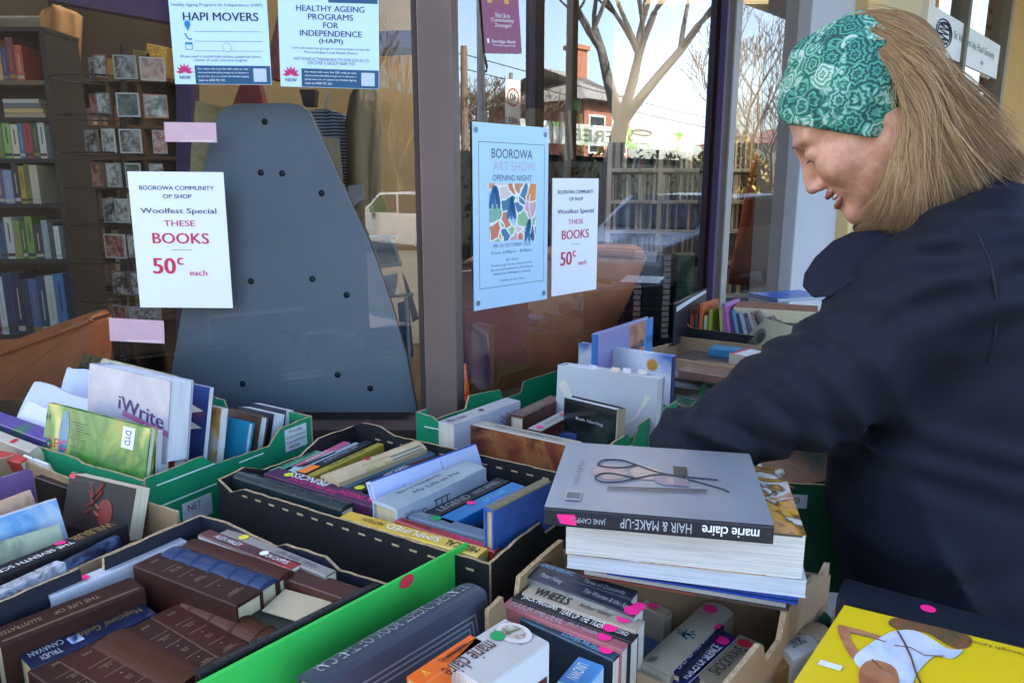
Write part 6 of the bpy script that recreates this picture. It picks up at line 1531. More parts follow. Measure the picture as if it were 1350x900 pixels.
for (pts, Y, c, nm, lb) in (([(306, 140), (316, 112), (340, 108), (348, 138)], 2.6, '#7a2f2a', 'gift_box', 'dark red box with a white stitched edge above the grey board'), ([(394, 118), (400, 140), (414, 140), (416, 118)], 2.6, '#3a2a26', 'picture_frame', 'small dark frame standing under the second blue poster'), ([(356, 60), (358, 105), (368, 105), (366, 20)], 2.6, '#7a3f3a', 'quilt', 'red and brown diamond patchwork hanging between the two blue posters')):
    b = MB(); b.prism([PY(px, py, Y) for px, py in pts][::-1] if nm != 'gift_box' else [PY(px, py, Y) for px, py in pts][::-1], (0, 0.05, 0)); tag(b.build(nm, M(c, 0.7, 0.35, 30), None, bevel=0.002), lb, nm.replace('_', ' '))
# beige partition behind
b = MB(); b.prism([PY(250, 330, 3.9), PY(548, 330, 3.9), PY(548, -60, 3.9), PY(250, -60, 3.9)], (0, 0.05, 0)); tag(b.build('partition', M('#a58a62', 0.8, 0.08, 4)), 'warm beige partition wall inside behind the hanging clothes', 'partition')
b = MB(); b.prism([PY(466, 66, 3.6), PY(545, 62, 3.6), PY(545, 40, 3.6), PY(466, 42, 3.6)], (0, 0.2, 0)); tag(b.build('wall_shelf', M('#4a3a5a', 0.6, 0.1)), 'purple painted shelf high on the beige partition', 'shelf')
# wire stand of leaflets
wsn = thing('leaflet_stand', 'white wire stand of leaflets and magazines right of the grey board', 'stand', PY(505, 400, 2.2)); w0 = Matrix.Translation(-PY(505, 400, 2.2))
wm = M('#a9b3b0', 0.4, 0.1)
for (a_, e_) in (((484, 312), (522, 312)), ((490, 352), (530, 348)), ((500, 392), (545, 388)), ((487, 312), (500, 355)), ((515, 312), (528, 350)), ((505, 392), (512, 480)), ((535, 388), (540, 480))):
    b = MB(); b.tube([PY(*a_, 2.2), PY(*e_, 2.2)], 0.006, 6); o = b.build('wire', wm, wsn); o.matrix_parent_inverse = w0
for k, (pts, c, lb) in enumerate((([(458, 245), (478, 243), (480, 262), (462, 275)], '#a9a2a4', 'pale leaflet at the top of the wire stand'), ([(480, 275), (505, 258), (512, 280), (488, 282)], '#b5a75a', 'yellow leaflet with red print on the wire stand'), ([(492, 320), (518, 310), (524, 345), (500, 352)], '#8f9490', 'grey magazine in the middle of the wire stand'), ([(500, 365), (524, 360), (520, 390), (502, 392)], '#b4b8be', 'white catalogue on the lower tier of the wire stand'), ([(530, 360), (536, 372), (552, 420), (544, 425)], '#4a5a70', 'dark blue magazine leaning right of the wire stand'), ([(524, 400), (538, 395), (545, 470), (530, 472)], '#2a5a90', 'bright blue file at the foot of the wire stand'))):
    b = MB(); b.prism([PY(px, py, 2.18 + 0.01 * k) for px, py in pts], (0, 0.012, 0)); tag(b.build('leaflet', M(c, 0.5, 0.15, 30)), lb, 'leaflet')

# ---- grey disc racks behind the angled window
YR = 3.75
def rack(label, cols_px, rows_py, Xpx):
    t = thing('disc_rack', label, 'rack', PY(Xpx, 420, YR)); ti = Matrix.Translation(-PY(Xpx, 420, YR))
    gm = M('#c4c9cc', 0.5, 0.08, 5)
    zt_ = PY(Xpx, 186, YR).z
    for px in cols_px:
        x = PY(px, 250, YR).x; b = MB(); b.box((x - 0.011, YR, 0.03), (x + 0.011, YR + 0.18, zt_)); o = b.build('upright', gm, t); o.matrix_parent_inverse = ti
    xs = [PY(px, 250, YR).x for px in cols_px]
    b = MB(); b.box((xs[0], YR + 0.182, 0.03), (xs[-1], YR + 0.19, zt_)); o = b.build('back_panel', M('#34383d', 0.6, 0.1), t); o.matrix_parent_inverse = ti
    for i in range(len(xs) - 1):
        for py in rows_py:
            z = PY(Xpx, py, YR).z
            b = MB(); b.box((xs[i] + 0.012, YR + 0.003, z - 0.018), (xs[i + 1] - 0.012, YR + 0.18, z)); o = b.build('shelf', gm, t); o.matrix_parent_inverse = ti
            w = (xs[i + 1] - xs[i]); b = MB(); b.box((xs[i] + w * 0.3, YR - 0.002, z - 0.016), (xs[i] + w * 0.85, YR + 0.0025, z - 0.003)); o = b.build('shelf_label', M('#a9aeb0', 0.5, 0.04), t); o.matrix_parent_inverse = ti
    return xs, [PY(Xpx, py, YR).z for py in rows_py]
rk = [rack('grey double disc rack with labelled shelves behind the angled window', (803, 870, 931), (222, 264, 303, 345, 388, 430), 868), rack('grey single disc rack right of the purple window post', (951, 1034), (222, 264, 303, 345, 388), 992)]
CDC = ['#d8dce0', '#a9afb5', '#3a3e44', '#757c84', '#1c1f24', '#b3aaa0', '#e2e5e8', '#5a6a7a', '#8a4a4a', '#3f5a88', '#8a8a82', '#1c1e22']
cdm = [M(c, 0.25, 0.05) for c in CDC]
cdmesh = []
for m_ in cdm:
    b = MB(); b.box((0, 0, 0), (0.0098, 0.13, 0.124)); q = b.build('disc_case', m_); cdmesh.append(q.data); bpy.data.objects.remove(q)
ri = 0; ncd = 0
for rr, (xs, zs) in enumerate(rk):
    for i in range(len(xs) - 1):
        for k, z in enumerate(zs[:4] if rr == 0 else zs):
            x = xs[i] + 0.018; gap = random.uniform(0.5, 1.0)
            while x < xs[i + 1] - 0.026 and ncd < 298:
                if random.random() < 0.93:
                    o = bpy.data.objects.new('disc_case', cdmesh[min(len(cdm) - 1, int(random.random() ** 1.2 * len(cdm)))]); COL.objects.link(o)
                    ln = random.uniform(-2, 2) + (12 if (rr == 0 and i == 0 and k == 0 and x > xs[0] + 0.1) else 0)
                    o.matrix_world = Matrix.Translation((x, YR + 0.02 + random.uniform(0, 0.012), z + 0.001)) @ Matrix.Rotation(R(ln if ln > 3 else 0), 4, 'Y')
                    tag(o, 'thin disc case, %s row of the %s rack' % (ORD[k], ('double grey rack, left bay,', 'double grey rack, right bay,', 'single grey')[rr + i if rr == 0 else 2]), 'disc case', 'disc cases in the grey racks'); ncd += 1
                    x += 0.0006
                x += 0.0115
# towers of dark film cases with silver ends
tw = [(840, 366, 432, '#8f9a9e', '#1d2536', 2.65), (878, 336, 446, '#9aa6a8', '#1d2a30', 2.72), (897, 338, 398, '#a4aeb0', '#1f3a30', 2.85), (921, 336, 392, '#3aa05a', '#1d4030', 2.80)]
for k, (px, y0, y1, ce, cb_, Y) in enumerate(tw):
    x = PY(px, 380, Y).x; z = PY(px, y1, Y).z; n = int((y1 - y0) / 7.0); dz = (PY(px, y0, Y).z - z) / n
    base = MB(); base.box((x - 0.09, Y - 0.01, 0.022), (x + 0.03, Y + 0.16, z - 0.002)); o = base.build('storage_tub', M('#1a2436', 0.5, 0.1)); tag(o, ('dark blue tub under the leftmost tower of cases', 'dark blue tub under the tall middle tower of cases', 'dark blue tub under the third tower of cases', 'dark blue tub under the green tower of cases')[k], 'tub')
    for j in range(n):
        r_ = thing('film_case', '%s case, %s up in the %s tower' % (('dark blue', 'black', 'dark green', 'bright green edged')[k], ORD[j], ('leftmost', 'tall middle', 'third', 'rightmost green')[k]), 'film case', (x + random.uniform(-0.002, 0.002), Y, z + j * dz), 'towers of film cases')
        b = MB(); b.box((-0.085, 0, 0), (0.0, 0.13, dz * 0.93)); b.build('case', M(cb_, 0.3, 0.1), r_)
        b = MB(); b.box((-0.012, -0.0015, dz * 0.1), (0.014, 0.0, dz * 0.85)); b.build('end_label', M(ce, 0.4, 0.05), r_)
b = MB(); cn = 26; cp = [PY(556 + 242 * i / cn, 460, 4.02 + 0.05 * math.sin(i * 1.9)) for i in range(cn + 1)]; zc_ = PY(650, -70, 4.0).z  # dark folded sheet added to blacken the interior so the pane's reflection dominates
for i in range(cn): b.add([(cp[i].x, cp[i].y, 0.03), (cp[i + 1].x, cp[i + 1].y, 0.03), (cp[i + 1].x, cp[i + 1].y, zc_), (cp[i].x, cp[i].y, zc_), (cp[i].x, cp[i].y + .012, 0.03), (cp[i + 1].x, cp[i + 1].y + .012, 0.03), (cp[i + 1].x, cp[i + 1].y + .012, zc_), (cp[i].x, cp[i].y + .012, zc_)], [(0, 1, 2, 3), (7, 6, 5, 4), (3, 2, 6, 7), (0, 4, 5, 1)])
tag(b.build('backdrop', M('#1c1a1a', 0.85, 0.15, 6), None, True), 'added dark folded curtain inside the shop behind the terracotta armchair', 'backdrop')
# orange robe
r_, p0 = blob_cloth('hanging_robe', 'long orange-brown robe hanging behind the third window pane', 'robe', [(1004, 192, 1014), (996, 202, 1022), (990, 225, 1026), (982, 260, 1028), (972, 310, 1029), (963, 350, 1028), (960, 374, 1026)], 3.35, 0.10, M('#8a3a1c', 0.6, 0.12, 8), 4, seed=12)
b = MB(); b.tube([PY(1009, 193, 3.35) - p0, PY(1009, 180, 3.35) - p0, PY(1012, 174, 3.35) - p0], 0.004, 6); b.build('hanger', INK['silver'], r_)
# bits standing on an inner ledge right of the art poster
for k, (l, r, t_, bt, c, lb, ln) in enumerate(((744, 747, 148, 212, '#b0a898', 'slim cream book leaning above the right price notice', -6), (752, 755, 146, 210, '#a89a84', 'slim tan book leaning beside the cream one', -5), (766, 769, 150, 200, '#c2b44a', 'thin yellow file edge behind the angled window', -4), (790, 797, 165, 206, '#c49a3a', 'upright mustard book behind the angled window', 1), (757, 766, 132, 146, '#1f7a4a', 'small green tin high behind the angled window', 0))):
    Y = 2.75; a, e = PY(l, bt, Y), PY(r, t_, Y)
    b = MB(); b.box((0, 0, 0), (max(0.012, e.x - a.x), 0.1, e.z - a.z)); o = b.build('ledge_book' if k < 4 else 'tin', M(c, 0.5, 0.1), None, bevel=0.001); o.matrix_world = Matrix.Translation(a) @ Matrix.Rotation(R(ln), 4, 'Y'); tag(o, lb, 'book' if k < 4 else 'tin')
b = MB(); a, e = PY(735, 213, 2.7), PY(800, 213, 2.7); b.box((a.x, 2.7, a.z - 0.02), (e.x, 2.9, a.z)); b.box((a.x, 2.7, 0.022), (a.x + 0.03, 2.9, a.z - 0.0202)); b.box((e.x - 0.03, 2.7, 0.022), (e.x, 2.9, a.z - 0.0202)); tag(b.build('side_table', M('#3a3d42', 0.6, 0.1)), 'dark narrow shelf table behind the right price notice', 'table')
# ================================================================ CONTENTS OF THE RIGHT-HAND CARTONS
def upright_top(label, tl, tr, zt, hgt, t, front, spine=None, lean=0.0, name='hardback_book', page='#d6d6d8', cat='book', spine_left=True):
    a = PZ(tl[0], tl[1], zt); e = PZ(tr[0], tr[1], zt); xd = (e - a).normalized(); w = (e - a).length
    up = Matrix.Rotation(R(-lean), 3, xd) @ UP
    bl = a - up * hgt; br = e - up * hgt
    if spine_left: zl = -xd; org = bl
    else: zl = xd; org = br
    yl = zl.cross(up); sd = 1 if yl.dot(UP.cross(xd)) > 0 else -1
    r = book_m(label, frame(org, up, yl, zl), hgt, t, w, spine if spine is not None else front, front, sd, name=name, page=page, cat=cat)
    y0 = -sd * 0.0006
    at = lambda u, v: Vector((v * hgt, y0, -u * w if spine_left else -(1 - u) * w))
    fx = Vector((0, 0, -1)) if spine_left else Vector((0, 0, 1))
    return r, at, fx, w
def lay(label, px, z, L, W, t, yaw, col, name='paperback_book', cat='book', tilt=0, page='#cfcbc0', cover=None):
    p = PZ(px[0], px[1], z)
    x = Vector((math.cos(R(yaw)), math.sin(R(yaw)), 0)); v = UP.cross(x)
    rot = Matrix.Rotation(R(tilt), 3, x); v = rot @ v; up = rot @ UP
    # spine towards the viewer: local z = -v, y = z cross x = up
    zl = -v; yl = zl.cross(x)
    return book_m(label, frame(p - x * L / 2 - v * W / 2, x, yl, zl), L, t, W, col, cover if cover is not None else col, 1 if yl.dot(up) > 0 else -1, name=name, page=page, cat=cat)
# green tray with the binders
r_, at_, fx, w_ = upright_top('white ring binder with a curling cream strap print, upright in the green tray', (735, 481), (868, 499), 1.040, 0.17, 0.042, M('#a9adb3', 0.35, 0.04, 8), name='ring_binder', cat='binder', lean=4, spine='#b9bcc2')
cream_ = M('#c0bdb2', 0.5, 0.06)
def ribbon(pts, wid, m_, lift=0.0002):
    b = MB(); q = [at_(u, v) for u, v in pts]; vs = []
    for i, p in enumerate(q):
        tg = (q[min(i + 1, len(q) - 1)] - q[max(i - 1, 0)]).normalized(); n = Vector((0, 1, 0)).cross(tg).normalized(); w2 = wid[i] if hasattr(wid, '__len__') else wid
        vs += [p + n * w2, p - n * w2]
    ff = [(2 * i, 2 * i + 1, 2 * i + 3, 2 * i + 2) for i in range(len(q) - 1)]
    b.add(vs, ff); b.build('strap_print', m_, r_)
ribbon([(0.05, 0.80), (0.10, 0.70), (0.16, 0.58), (0.24, 0.47), (0.36, 0.40), (0.55, 0.36), (0.72, 0.40), (0.82, 0.50), (0.88, 0.66), (0.92, 0.78)], [.010, .010, .008, .006, .005, .005, .004, .003, .004, .008], cream_)
for k, u in enumerate((0.34, 0.56, 0.66, 0.80)):
    b = MB(); c = at_(u, 1.0); y1 = 0.012 + 0.006 * k
    sg_ = 1 if at_(0, 0).y < 0 else -1
    b.box((0.168, sg_ * y1, c.z - 0.009), (0.178, sg_ * y1 + 0.0008, c.z + 0.009)); b.build('index_tab', M(('#b9c0c8', '#cbb9ae', '#c3c3c6', '#c9bdb4')[k], 0.5, 0), r_)
r_, at_, fx, w_ = upright_top('tall blue and white hardback with a sunflower, behind the white binder', (763, 452), (887, 470), 1.052, 0.18, 0.018, ART(['#b5bcc4', '#c5cbd2', '#2a5aa0', '#b9c4d0'], 5, 0.3, seed=3.2, hard=False), name='hardback_book', spine='#26305c', spine_left=False)
for k in range(14):
    a = k * 0.449; c = at_(0.80, 0.86); d = fx * math.cos(a) + Vector((1, 0, 0)) * math.sin(a); e = fx * math.cos(a + 1.57) + Vector((1, 0, 0)) * math.sin(a + 1.57)
    b = MB(); b.add([c, c + d * 0.010 + e * 0.0025, c + d * 0.017, c + d * 0.010 - e * 0.0025], [(0, 1, 2, 3)]); b.build('petal_print', M('#a87a24', 0.5, 0.1), r_)
r_, at_, fx, w_ = upright_top('lilac book with a photo of hands, standing at the back of the binder tray', (788, 441), (861, 418), 1.095, 0.20, 0.016, M('#8d86b4', 0.35, 0.06, 8), name='hardback_book', spine='#2f5a9c')
for pts, m_ in (([(0.55, 0.99), (0.84, 0.99), (0.84, 0.60), (0.58, 0.58)], ART(['#8a5a48', '#b5826a', '#a06a50', '#6a7a3a'], 18, 0.4, seed=1)), ([(0.86, 1.0), (1.0, 1.0), (1.0, 0.5), (0.86, 0.5)], M('#4a7ab0', 0.35, 0.06)), ([(0.5, 0.72), (1.0, 0.80), (1.0, 0.70), (0.5, 0.62)], M('#5a9ad0', 0.35, 0.05))):
    b = MB(); b.add([at_(u, v) for u, v in pts], [(0, 1, 2, 3)]); b.build('cover_print', m_, r_)
r_, at_, fx, w_ = upright_top('black glossy hardback with a cream spine, standing before the white binder', (744, 524), (815, 541), 1.000, 0.12, 0.028, ART(['#0e0f12', '#15171a', '#1c2422', '#2a3432'], 10, 0.15, seed=2), name='hardback_book', spine='#b0a78e', spine_left=False, lean=3)
text('Beth Norling', at_(0.5, 0.70), fx, (1, 0, 0), width=w_ * 0.5, height=0.008, mat=INK['silver'], parent=r_)
r_ = book('thick white book with black zigzags on its cover, left side of the binder tray', (598, 560), (686, 528), 0.040, 0.12, '#a9a8a8', M('#b5b8c4', 0.4, 0.04), z=0.972, name='paperback_book', page='#c9c2b0', tex=[('THE ZONE', 0.16, 0.22, 0.5, 0.3, 'grey', 1)], dots=[(0.06, 0.6, 0.006, 'grey'), (0.5, 0.5, 0.007, 'brown')])
L = r_['L']
for k in range(3):
    b = MB(); b.tube([(L * (0.68 + 0.055 * j), -0.0008, -0.016 - 0.010 * k - (0.010 if j % 2 else 0)) for j in range(5)], 0.0008, 4); b.build('zigzag_print', INK['black'], r_)
quad((L * 0.66, -0.0004, -0.058), (1, 0, 0), (0, 0, 1), L * 0.22, 0.02, M('#3a4c8a', 0.5, 0.1), r_, 'cover_print')
book('dark red-brown hardback behind the zigzag one', (690, 549), (742, 524), 0.034, 0.12, ART(['#4a2a22', '#5c3a2c', '#2a1c1a'], 20, 0.35), z=0.962, name='hardback_book', tex=[('HISTORY', 0.4, 0.5, 0.5, 0.4, 'tan', 1)])
book('white and grey paperback with a red-brown cover, before the black glossy book', (712, 568), (764, 541), 0.030, 0.12, '#a3a3a0', ART(['#4a1f1c', '#5c2a22', '#7a5a4a'], 12, 0.35), z=0.958, dots=[(0.72, 0.55, 0.007, 'red'), (0.12, 0.4, 0.009, 'pink')], tex=[('TIM WINTON', 0.45, 0.4, 0.4, 0.35, 'grey', 1)])
book('long cream spined book with a dark red cover, by the binder tray wall', (614, 557), (758, 588), 0.030, 0.13, '#a59f92', ART(['#5a2620', '#6a3024', '#8a5a34', '#4a1c1a'], 12, 0.35, seed=3), z=0.962, name='paperback_book', tex=[('PLAYBOY OF THE WESTERN WORLD', 0.55, 0.6, 0.5, 0.3, 'grey', 1)])
for k, (px, c, lb) in enumerate((((772, 590), '#4a3a78', 'purple paperback lying on the pile in the binder tray corner'), ((778, 582), '#b9a88e', 'cream paperback on the purple one with a pink sticker'), ((770, 572), '#3c4c84', 'blue paperback on the cream one'))):
    r_ = lay(lb, px, 0.885 + 0.016 * k, 0.11, 0.09, 0.015, -20 + 8 * k, c)
    if k == 1: disc((0.05, r_['t'] + 0.0002, -0.04), (1, 0, 0), (0, 0, -1), 0.007, 0.007, INK['pink'], r_)
# green tray behind the sleeve
for k, (A_, B_, t_, c, lb) in enumerate((((893, 520), (950, 536), 0.016, ART(['#2a5a3c', '#4a7a5a', '#8a9a8c'], 14, 0.3), 'green magazine on top of the tray behind the sleeve'), ((886, 532), (940, 548), 0.014, '#6a5a54', 'brown paperback beside the green magazine'), ((905, 512), (960, 527), 0.012, '#9a9a92', 'grey booklet behind the green magazine'), ((880, 545), (930, 560), 0.018, '#34383c', 'dark book low in the tray behind the sleeve'), ((912, 504), (968, 518), 0.010, '#2d6a4a', 'thin green exercise book at the back of that tray'))):
    book(lb, A_, B_, t_, 0.13, c, z=0.925, lean=(-25, 10, -35, 0, -15)[k], name='paperback_book')
for k, (px, L_, W_, yaw, c, lb) in enumerate((((905, 505), 0.16, 0.11, -30, '#8a8a84', 'grey picture book lying at the back of the green tray'), ((935, 498), 0.15, 0.10, -18, ART(['#2a2420', '#7a3a2c', '#4a4038'], 12, 0.3), 'dark picture book with a red figure lying by the brown carton'))):
    lay(lb, px, 0.935, L_, W_, 0.012, yaw, c)
# brown carton by the post
for k, (px, z, L_, W_, t_, yaw, c, lb) in enumerate((((905, 490), 0.955, 0.20, 0.15, 0.012, -38, '#a3a29c', 'white catalogue lying in the brown carton by the post'), ((945, 482), 0.965, 0.18, 0.12, 0.02, -30, '#3a3030', 'black video case lying in the brown carton'), ((965, 474), 0.975, 0.11, 0.05, 0.03, -30, '#2f7aa0', 'small blue box in the brown carton'), ((950, 497), 0.975, 0.16, 0.13, 0.02, -34, ART(['#6a4a40', '#7a5a4c', '#4a3430'], 14, 0.35), 'brown picture book on top of the brown carton'))):
    lay(lb, px, z, L_, W_, t_, yaw, c, name='hardback_book' if k != 2 else 'paperback_book')
r_, at_, fx, w_ = upright_top('white edged box with a red front at the right of the brown carton', (985, 470), (1012, 462), 1.01, 0.09, 0.05, M('#b02c3c', 0.4, 0.06), name='hardback_book', spine='#b5a890')
# black crate of thin books
xl_ = Vector((math.cos(R(-36)), math.sin(R(-36)), 0))
cols_ = ['#8a5a3a', '#a3482e', '#5a4a44', '#c0673a', '#b9b08c', '#8d9a3a', '#a39a5a', '#8a5a8c', '#b06aa0', '#4a3a6a', '#5a8aa0', '#3a3a48', '#8aa0a8', '#6a4a54', '#54607a', '#9a9a92', '#8a7a6a', '#3a3434', '#6a5a50', '#4a4a48', '#8d8474', '#2c2c34', '#5a4a50', '#3a4a44']
p0 = PZ(897, 428, 1.02) + UP.cross(xl_) * 0.03 - UP * 0.085
x_ = 0.004
for k, c in enumerate(cols_):
    t_ = random.uniform(0.006, 0.011); ln_ = 0 if k < 6 else -(6 + (k - 6) * 1.9)
    h_ = random.uniform(0.13, 0.16) if k >= 6 else random.uniform(0.11, 0.15)
    shelf_book('thin %s picture book, %s in the black crate' % (colname(c), ORD[k] + ' from the left' if k < 20 else ('fourth', 'third', 'second', 'first')[k - 20] + ' from the right end'), p0 + xl_ * (x_ + (0.03 if k >= 6 else 0)) + UP * 0.0, xl_, 0.12, t_, h_, c, 'thin picture books in the black crate', ln_, detail=False)
    x_ += t_ + 0.0045
r_, at_, fx, w_ = upright_top('magazine with a white curved header at the left end of the black crate', (892, 400), (932, 380), 1.10, 0.12, 0.008, M('#20232c', 0.35, 0.1), spine='#20232c')
b = MB(); b.add([at_(0.0, 0.92), at_(0.5, 0.96), at_(0.95, 0.97), at_(0.98, 0.90), at_(0.5, 0.86), at_(0.0, 0.80)], [tuple(range(6))]); b.build('cover_print', M('#b4bcc8', 0.4, 0.03), r_)
r_, at_, fx, w_ = upright_top('grey green album with a drawn film reel, leaning in the black crate', (950, 402), (1046, 430), 1.06, 0.14, 0.010, ART(['#8c8c74', '#9c9a80', '#a5a28a'], 9, 0.4), spine='#6a6a58', lean=28)
for u, v, r1, m_ in ((0.30, 0.72, 0.020, '#6a5334'), (0.36, 0.74, 0.014, '#5a4428'), (0.70, 0.62, 0.024, '#5c5c50'), (0.72, 0.60, 0.016, '#2a2a2c')):
    b = MB(); b.add([at_(u, v) + fx * r1 * math.cos(i * math.pi / 9) + Vector((r1 * math.sin(i * math.pi / 9), 0, 0)) + Vector((0, (-0.0003 if at_(0, 0).y < 0 else 0.0003) * (1 + (r1 < 0.018)), 0)) for i in range(18)], [tuple(range(18))]); b.build('cover_print', M(m_, 0.5, 0.25, 90), r_)
b = MB(); b.add([at_(0.28, 0.62), at_(0.52, 0.66), at_(0.86, 0.28), at_(0.60, 0.16)], [(0, 1, 2, 3)]); b.build('cover_print', M('#3f4f38', 0.5, 0.1), r_)
lay('long cream edged box file lying on the crate, brown lid', (1022, 420), 1.045, 0.22, 0.12, 0.035, -22, '#b5a98c', name='hardback_book', cover=M('#7a4a34', 0.5, 0.1), page='#b5a98c')
lay('glossy blue book lying at the back beside the collar', (1040, 392), 1.075, 0.20, 0.14, 0.010, 20, '#8a98a8', name='hardback_book', cover=M('#1d5ab0', 0.25, 0.08, 8))
# small dark green tray
lay('brown cardboard sleeve standing in the small dark green tray', (1030, 618), 0.945, 0.14, 0.07, 0.008, 18, '#8a7056', tilt=25)
lay('tan picture book with teal edge in the small dark green tray', (1045, 612), 0.95, 0.14, 0.10, 0.010, 24, ART(['#8a6a58', '#9c7a66', '#2a6a64'], 12, 0.4), tilt=30)
# brown flap and crumpled corner at the front of the paperback carton
a = PZ(862, 893, 0.885); b = MB()
for k in range(7):
    pass
x = (PZ(885, 900, .885) - PZ(842, 880, .885)).normalized(); y = UP.cross(x)
b.box((-0.022, -0.004, -0.05), (0.022, 0.0, 0.0)); o = b.build('cardboard_flap', KRAFT, None, bevel=0.001); o.matrix_world = frame(a, x, y, UP)
tag(o, 'folded kraft flap at the front of the paperback carton', 'flap')
# ================================================================ THE STREET (seen in the glass)
def street_house(label, s, d, W, D, hw, rh, wallm, roofm, yaw=0.0, chim=True, nwin=3):
    o = facade_pt(s, g0 + 0.0, d); rt = thing('house', label, 'house', mw=frame(o, FD, -FN * -1 if False else FN, UP))
    b = MB(); b.box((-W / 2, 0, 0), (W / 2, D, hw)); b.build('wall', wallm, rt)
    e = 0.5; b = MB()
    r0 = [(-W / 2 - e, -e, hw), (W / 2 + e, -e, hw), (W / 2 + e, D + e, hw), (-W / 2 - e, D + e, hw), (-W / 2 + D / 2, D / 2, hw + rh), (W / 2 - D / 2, D / 2, hw + rh)]
    b.add(r0, [(0, 1, 5, 4), (1, 2, 5), (2, 3, 4, 5), (3, 0, 4), (3, 2, 1, 0)]); rf = b.build('roof', roofm, rt)
    if chim:
        for cx in (W * 0.3,):
            b = MB(); b.box((cx - 0.4, D * 0.4, hw + rh * 0.35), (cx + 0.4, D * 0.4 + 0.7, hw + rh + 1.0)); b.box((cx - 0.5, D * 0.4 - 0.1, hw + rh + 1.001), (cx + 0.5, D * 0.4 + 0.8, hw + rh + 1.2)); c_ = b.build('chimney', M('#8a5a44', 0.85, 0.15, 4), rt)
    for k in range(nwin):
        x = -W / 2 + W * (k + 0.5) / nwin
        b = MB(); b.box((x - 0.6, -0.06, hw - 2.3), (x + 0.6, -0.003, hw - 0.6)); w_ = b.build('window', M('#d8d4cc', 0.5, 0.05), rt)
        for m_ in range(2):
            b = MB(); b.box((x - 0.52, -0.075, hw - 2.2 + 0.8 * m_), (x + 0.52, -0.061, hw - 1.48 + 0.8 * m_)); b.build('pane', M('#20262c', 0.08, 0.05), w_)
    return rt
brick = M('#86594a', 0.85, 0.2, 8.0); slate = M('#77746f', 0.7, 0.12, 3.0)
q = RF(805, 150, 36.0); sH, dH = (q - F0).dot(FD), (q - F0).dot(FN)
sHa = (RF(716, 150, 36.0) - F0).dot(FD); sHb = (RF(886, 150, 36.0) - F0).dot(FD)
street_house('red brick house with a hipped grey roof and chimney across the street', (sHa + sHb) / 2, dH, abs(sHb - sHa), 6.0, 5.2, 1.7, brick, slate, nwin=2)
street_house('low cream cottage across the street left of the brick house in the glass', sH - 34, dH + 6, 11, 8, 2.6, 1.6, M('#a89a80', 0.85, 0.1, 4), M('#a3a7a8', 0.6, 0.1, 3), nwin=3)
street_house('pale green weatherboard shop across the street, far along', sH + 26, dH - 3, 13, 9, 4.2, 1.5, M('#b6bda6', 0.85, 0.1, 4), M('#6a4a40', 0.7, 0.1, 3), nwin=4)
street_house('long cream hall across the street further along', sH + 52, dH - 2, 20, 10, 5.0, 2.6, M('#c9b592', 0.85, 0.1, 4), M('#8a8a88', 0.6, 0.1, 3), nwin=5)
street_house('rendered two-storey hotel across the street behind the parked car', sH - 75, dH - 4, 24, 12, 6.0, 2.6, M('#7a6650', 0.85, 0.1, 4), M('#7c6a5c', 0.6, 0.1, 3), nwin=6)
# low café wall with a banner
q = RF(800, 178, 17.0); sC, dC = (q - F0).dot(FD), (q - F0).dot(FN)
b = MB(); zt_ = RF(800, 168, 17.0).z; zb_ = RF(800, 192, 17.0).z
b.prism([facade_pt(sC - 3.0, zb_ - 0.02, dC + 0.05), facade_pt(sC + 3.6, zb_ - 0.02, dC + 0.05), facade_pt(sC + 3.6, zb_ - 0.02, dC), facade_pt(sC - 3.0, zb_ - 0.02, dC)], (0, 0, zt_ - zb_ + 0.04))
ba = b.build('cafe_banner', ART(['#3c7a2c', '#6aa03c', '#c9d2cc', '#d2d8d4', '#d8dcd8'], 0.9, 0.6, seed=3)); tag(ba, 'white and green cafe banner with a coffee cup on the far footpath', 'banner')
ft = facade_pt(sC, 0, dC - 0.012)
def bpos(u, z): return facade_pt(sC + u, z, dC - 0.010)
# lettering faces our shop: reading direction runs along -FD for someone facing it
zc = (zt_ + zb_) / 2; hb = zt_ - zb_
text('FREE', bpos(-1.0 + 0.5, zc), -FD, UP, width=1.5, height=hb * 0.62, mat=M('#7a8a80', 0.6, 0), parent=ba, bold=0.02)
text('FRESH FOOD', bpos(-2.2, zc), -FD, UP, width=1.0, height=hb * 0.35, mat=M('#d8dcd8', 0.6, 0), parent=ba)
cupm = M('#d8d8d4', 0.5, 0.05)
b = MB(); c_ = bpos(1.35, zc); ring = [(-0.45, 0.5), (0.45, 0.5), (0.42, 0.1), (0.28, -0.35), (-0.28, -0.35), (-0.42, 0.1)]
b.add([c_ + FD * (x * 0.9) + UP * (y * hb * 0.75) for x, y in ring], [tuple(range(6)), tuple(range(5, -1, -1))]); b.build('cup_print', cupm, ba)
b = MB(); b.tube([c_ + FD * (0.41 * math.cos(a * math.pi / 12)) + UP * (hb * 0.37 + 0.06 * math.sin(a * math.pi / 12)) for a in range(25)], 0.02, 4); b.tube([c_ + FD * (-0.40 - 0.14 * math.sin(a * math.pi / 8)) + UP * (hb * (0.25 - 0.4 * a / 8)) for a in range(9)], 0.02, 4); b.build('cup_outline', INK['grey'], ba)
